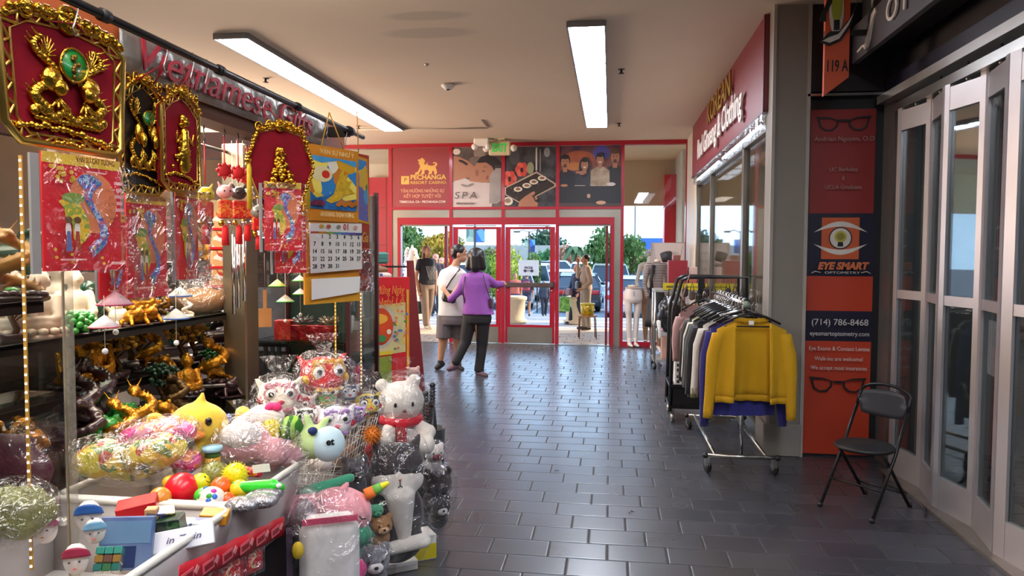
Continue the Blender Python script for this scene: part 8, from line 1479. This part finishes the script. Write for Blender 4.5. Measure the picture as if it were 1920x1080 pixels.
# -- people outdoors; figures in their own frame, facing local -y
def figure(label, u, y, hpx, rz, top, legsc, hairc, skin='#C08A68', long_hair=False, skirt=None, shorts=False, arms=((-.22, -.02, .78), (.22, -.02, .78)), elbows=((-.25, .03, 1.08), (.25, .03, 1.08)), step=0, sleeve=.5, hood=None, shoec='#2A2A30', hat_=None):
    p = at(u, 475, y=y); H = hpx*y/FPX/1.0; s = H/1.72; t = T('person', label, 'person', (p.x, y, 0 if y < 18 else GZ(y)+.02), rz); t.scale = (s,)*3
    sk2_ = mat(skin, .55, var=.06); b = MB(); hd = V((0, -.01, 1.60)); head(b, hd, (0, -1, 0), 1.0); b.cap((0, 0, 1.46), (0, 0, 1.52), .055, .05).cap((0, 0, 1.0), (0, 0, 1.36), .08, .08)
    kn = ((-.10, -.02-step*.5, .52), (.10, -.0+step*.3, .52)); an = ((-.09, -.0-step, .09), (.09, .04+step, .09)); hp = ((-.09, 0, .92), (.09, 0, .92))
    for k in (0, 1):
        limb(b, [hp[k], kn[k], an[k]], [.085, .058, .040]); sh = V(((-.18, .18)[k], 0, 1.40)); limb(b, [sh, elbows[k], arms[k]], [.05, .042, .028]); d = V(arms[k])-V(elbows[k]); hand(b, arms[k], d, (0, -1, .1), (-1, 1)[k], 1, .5)
    blob(b, 'body', sk2_, t, .010, 3); tm = mat(top, .8, var=.15, scale=7, bump=.2, bscale=9); b = MB().ovals([((0, 0, 1.47), .06, .06), ((0, 0, 1.44), .13, .09), ((0, 0, 1.40), .18, .11), ((0, 0, 1.28), .19, .13), ((0, 0, 1.12), .165, .125), ((0, 0, .98), .185, .135), ((0, 0, .92), .19, .14)]); 
    for k in (0, 1): sh = V(((-.17, .17)[k], 0, 1.39)); e = V(elbows[k]); b.cap(sh, sh.lerp(e, min(1, sleeve*2)), .07, .06); (b.cap(e, e.lerp(V(arms[k]), sleeve*2-1), .058, .045) if sleeve > .5 else b)
    blob(b, 'top', tm, t, .013, 4)
    lm = mat(legsc, .8, var=.12, scale=6); b = MB().ovals([((0, 0, 1.0), .15, .11), ((0, 0, .92), .175, .125), ((0, 0, .82), .165, .12)])
    if skirt: b.lathe([(.0, .98), (.13, .98), (.19, .62), (.0, .62)], n=16)
    else:
        for k in (0, 1):
            if shorts: b.cyl(hp[k], V(hp[k]).lerp(V(kn[k]), .85), .105, .1)
            else: limb(b, [hp[k], kn[k], V(an[k])+V((0, 0, .03))], [.108, .085, .07])
    blob(b, 'skirt' if skirt else 'shorts' if shorts else 'trousers', lm, t, .013, 3)
    hm = mat(hairc, .5, var=.2); b = MB().ball(hd+V((0, .018, .035)), (.086, .096, .088), 14, 10)
    if long_hair: b.cap(hd+V((0, .06, 0)), hd+V((.02, .09, -.50)), .075, .04).cap(hd+V((-.06, .03, 0)), hd+V((-.07, .05, -.35)), .035, .025).cap(hd+V((.06, .03, 0)), hd+V((.07, .05, -.42)), .035, .025)
    if hood: hm = mat(hood, .8); b.ball(hd+V((0, .03, 0)), (.11, .11, .13)).cap(hd+V((0, .05, -.1)), hd+V((0, .05, -.15)), .09)
    blob(b, 'hood' if hood else 'hair', hm, t, .010, 3); face(t, hd, (0, -1, 0))
    for k in (0, 1): a = V(an[k]); shoe(t, a, a+V((0, -.15, -.05)), shoec)
    return t, s
t, s_ = figure('woman with long lit hair in a black print T-shirt and cargo trousers outside', 800, 15.0, 160, .9, '#232028', '#8A7462', '#7A4A2A', long_hair=True, step=.1, sleeve=.25, shoec='#D8CDB0'); 
b = MB()
for k in range(7): b.tube([(-.12+.035*k, -.14, 1.30), (-.08+.04*k, -.15, 1.14+.01*k), (-.02+.035*k, -.14, 1.02)], .004, 4)
b.build('shirt_print', WHT, t)
t = T('tote_bag', 'dark tote bag held by the long-haired woman', 'bag', (at(783, 475, y=15.0).x, 15.0, .45), .9); MB().bx((0, 0, .0), (.12, .26, .26), bev=.02).build('body', mat('#2E3430', .6), t); MB().tube([(0, -.08, .12), (0, -.05, .36), (0, .05, .36), (0, .08, .12)], .008).build('handle', BLK, t)
figure('person with a pink face and dark top behind the long-haired woman', 817, 18.6, 120, .2, '#3A3440', '#3A3A44', '#C86A5A', skin='#D88A78'); figure('second person with flushed face behind the long-haired woman', 828, 20.2, 112, -.1, '#2E2A34', '#4A4A54', '#B8705A', skin='#D89A80')
t, s_ = figure('man in beige sweater and light trousers with hand at his mouth outside', 1099, 15.3, 142, -1.25, '#B8A08A', '#9A8C78', '#1A1614', arms=((-.05, -.17, 1.52), (.20, -.16, .95)), elbows=((-.23, -.12, 1.22), (.25, .04, 1.10)), sleeve=.9, shoec='#3A2E28')
MB().bx((.0, -.19, 1.02), (.20, .09, .19), bev=.03).build('sling_bag', mat('#4A4A4E', .5), t); MB().tube([(-.08, -.17, 1.08), (.02, -.14, 1.3), (.12, -.02, 1.44)], .01).build('bag_strap', BLK, t)
t, s_ = figure('woman in navy clothes walking with a bag beside the man outside', 1082, 16.6, 112, -1.0, '#2A2E48', '#26283A', '#8A5A48', skin='#D09078', step=.14, sleeve=.9, elbows=((-.23, -.05, 1.12), (.23, 0, 1.1)), arms=((-.16, -.16, .98), (.21, -.08, .88)), shoec='#3A3A6A')
MB().bx((-.05, -.22, .93), (.26, .12, .20), bev=.03).build('handbag', mat('#7A5A62', .5), t)
t = T('shopping_bag', 'green patterned shopping bag carried by the woman in navy', 'bag', (at(1059, 475, y=16.4).x, 16.4, .30), .2); MB().rings([[(-.12, -.05, 0), (.12, -.05, 0), (.12, .05, 0), (-.12, .05, 0)], [(-.10, -.05, .33), (.10, -.05, .33), (.10, .05, .33), (-.10, .05, .33)]], True, False).build('body', confetti(['#6AA84A', '#4A8A3A', '#8AC06A'], 30), t); MB().tube([(-.05, 0, .33), (0, 0, .52), (.05, 0, .33)], .008).build('handle', mat('#C8B88A', .6), t)
t, s_ = figure('person seen from behind in a dark skirt and backpack walking away', 988, 20.8, 84, PI, '#4A4452', '#2A2C44', '#4A2A24', skirt=True, step=.1, sleeve=.5); MB().bx((0, .19, 1.2), (.28, .14, .38), bev=.05).build('backpack', mat('#B83A3A', .6, h2='#3A3A4A', scale=5), t)
figure('person in a grey hood walking in the parking area', 1021, 25.5, 66, .3, '#3E3E48', '#2A2A34', '#5A5A60', hood='#6A6A72', sleeve=.9, step=.1); figure('person in a striped red and white top behind the bollard', 966, 18.4, 84, .4, '#C86A5A', '#2E3A6A', '#1E1814', shorts=True)
# lettering becomes plain mesh
def finish():
    dg = bpy.context.evaluated_depsgraph_get(); dg.update()
    for o in [o for o in COL.objects if o.type == 'FONT']:
        me = bpy.data.meshes.new_from_object(o.evaluated_get(dg)); nm = o.name.split('.')[0]
        if not me.materials: me.materials.append(o.data.materials[0])
        n = bpy.data.objects.new('tmp', me); COL.objects.link(n); n.parent = o.parent; n.location = o.location; n.rotation_euler = o.rotation_euler; n.scale = o.scale
        for k in o.keys(): n[k] = o[k]
        if o in FIT and me.vertices:
            xs = [v.co.x for v in me.vertices]; n.scale[0] = FIT[o]/max(1e-6, max(xs)-min(xs))
        bpy.data.objects.remove(o); n.name = nm
finish()
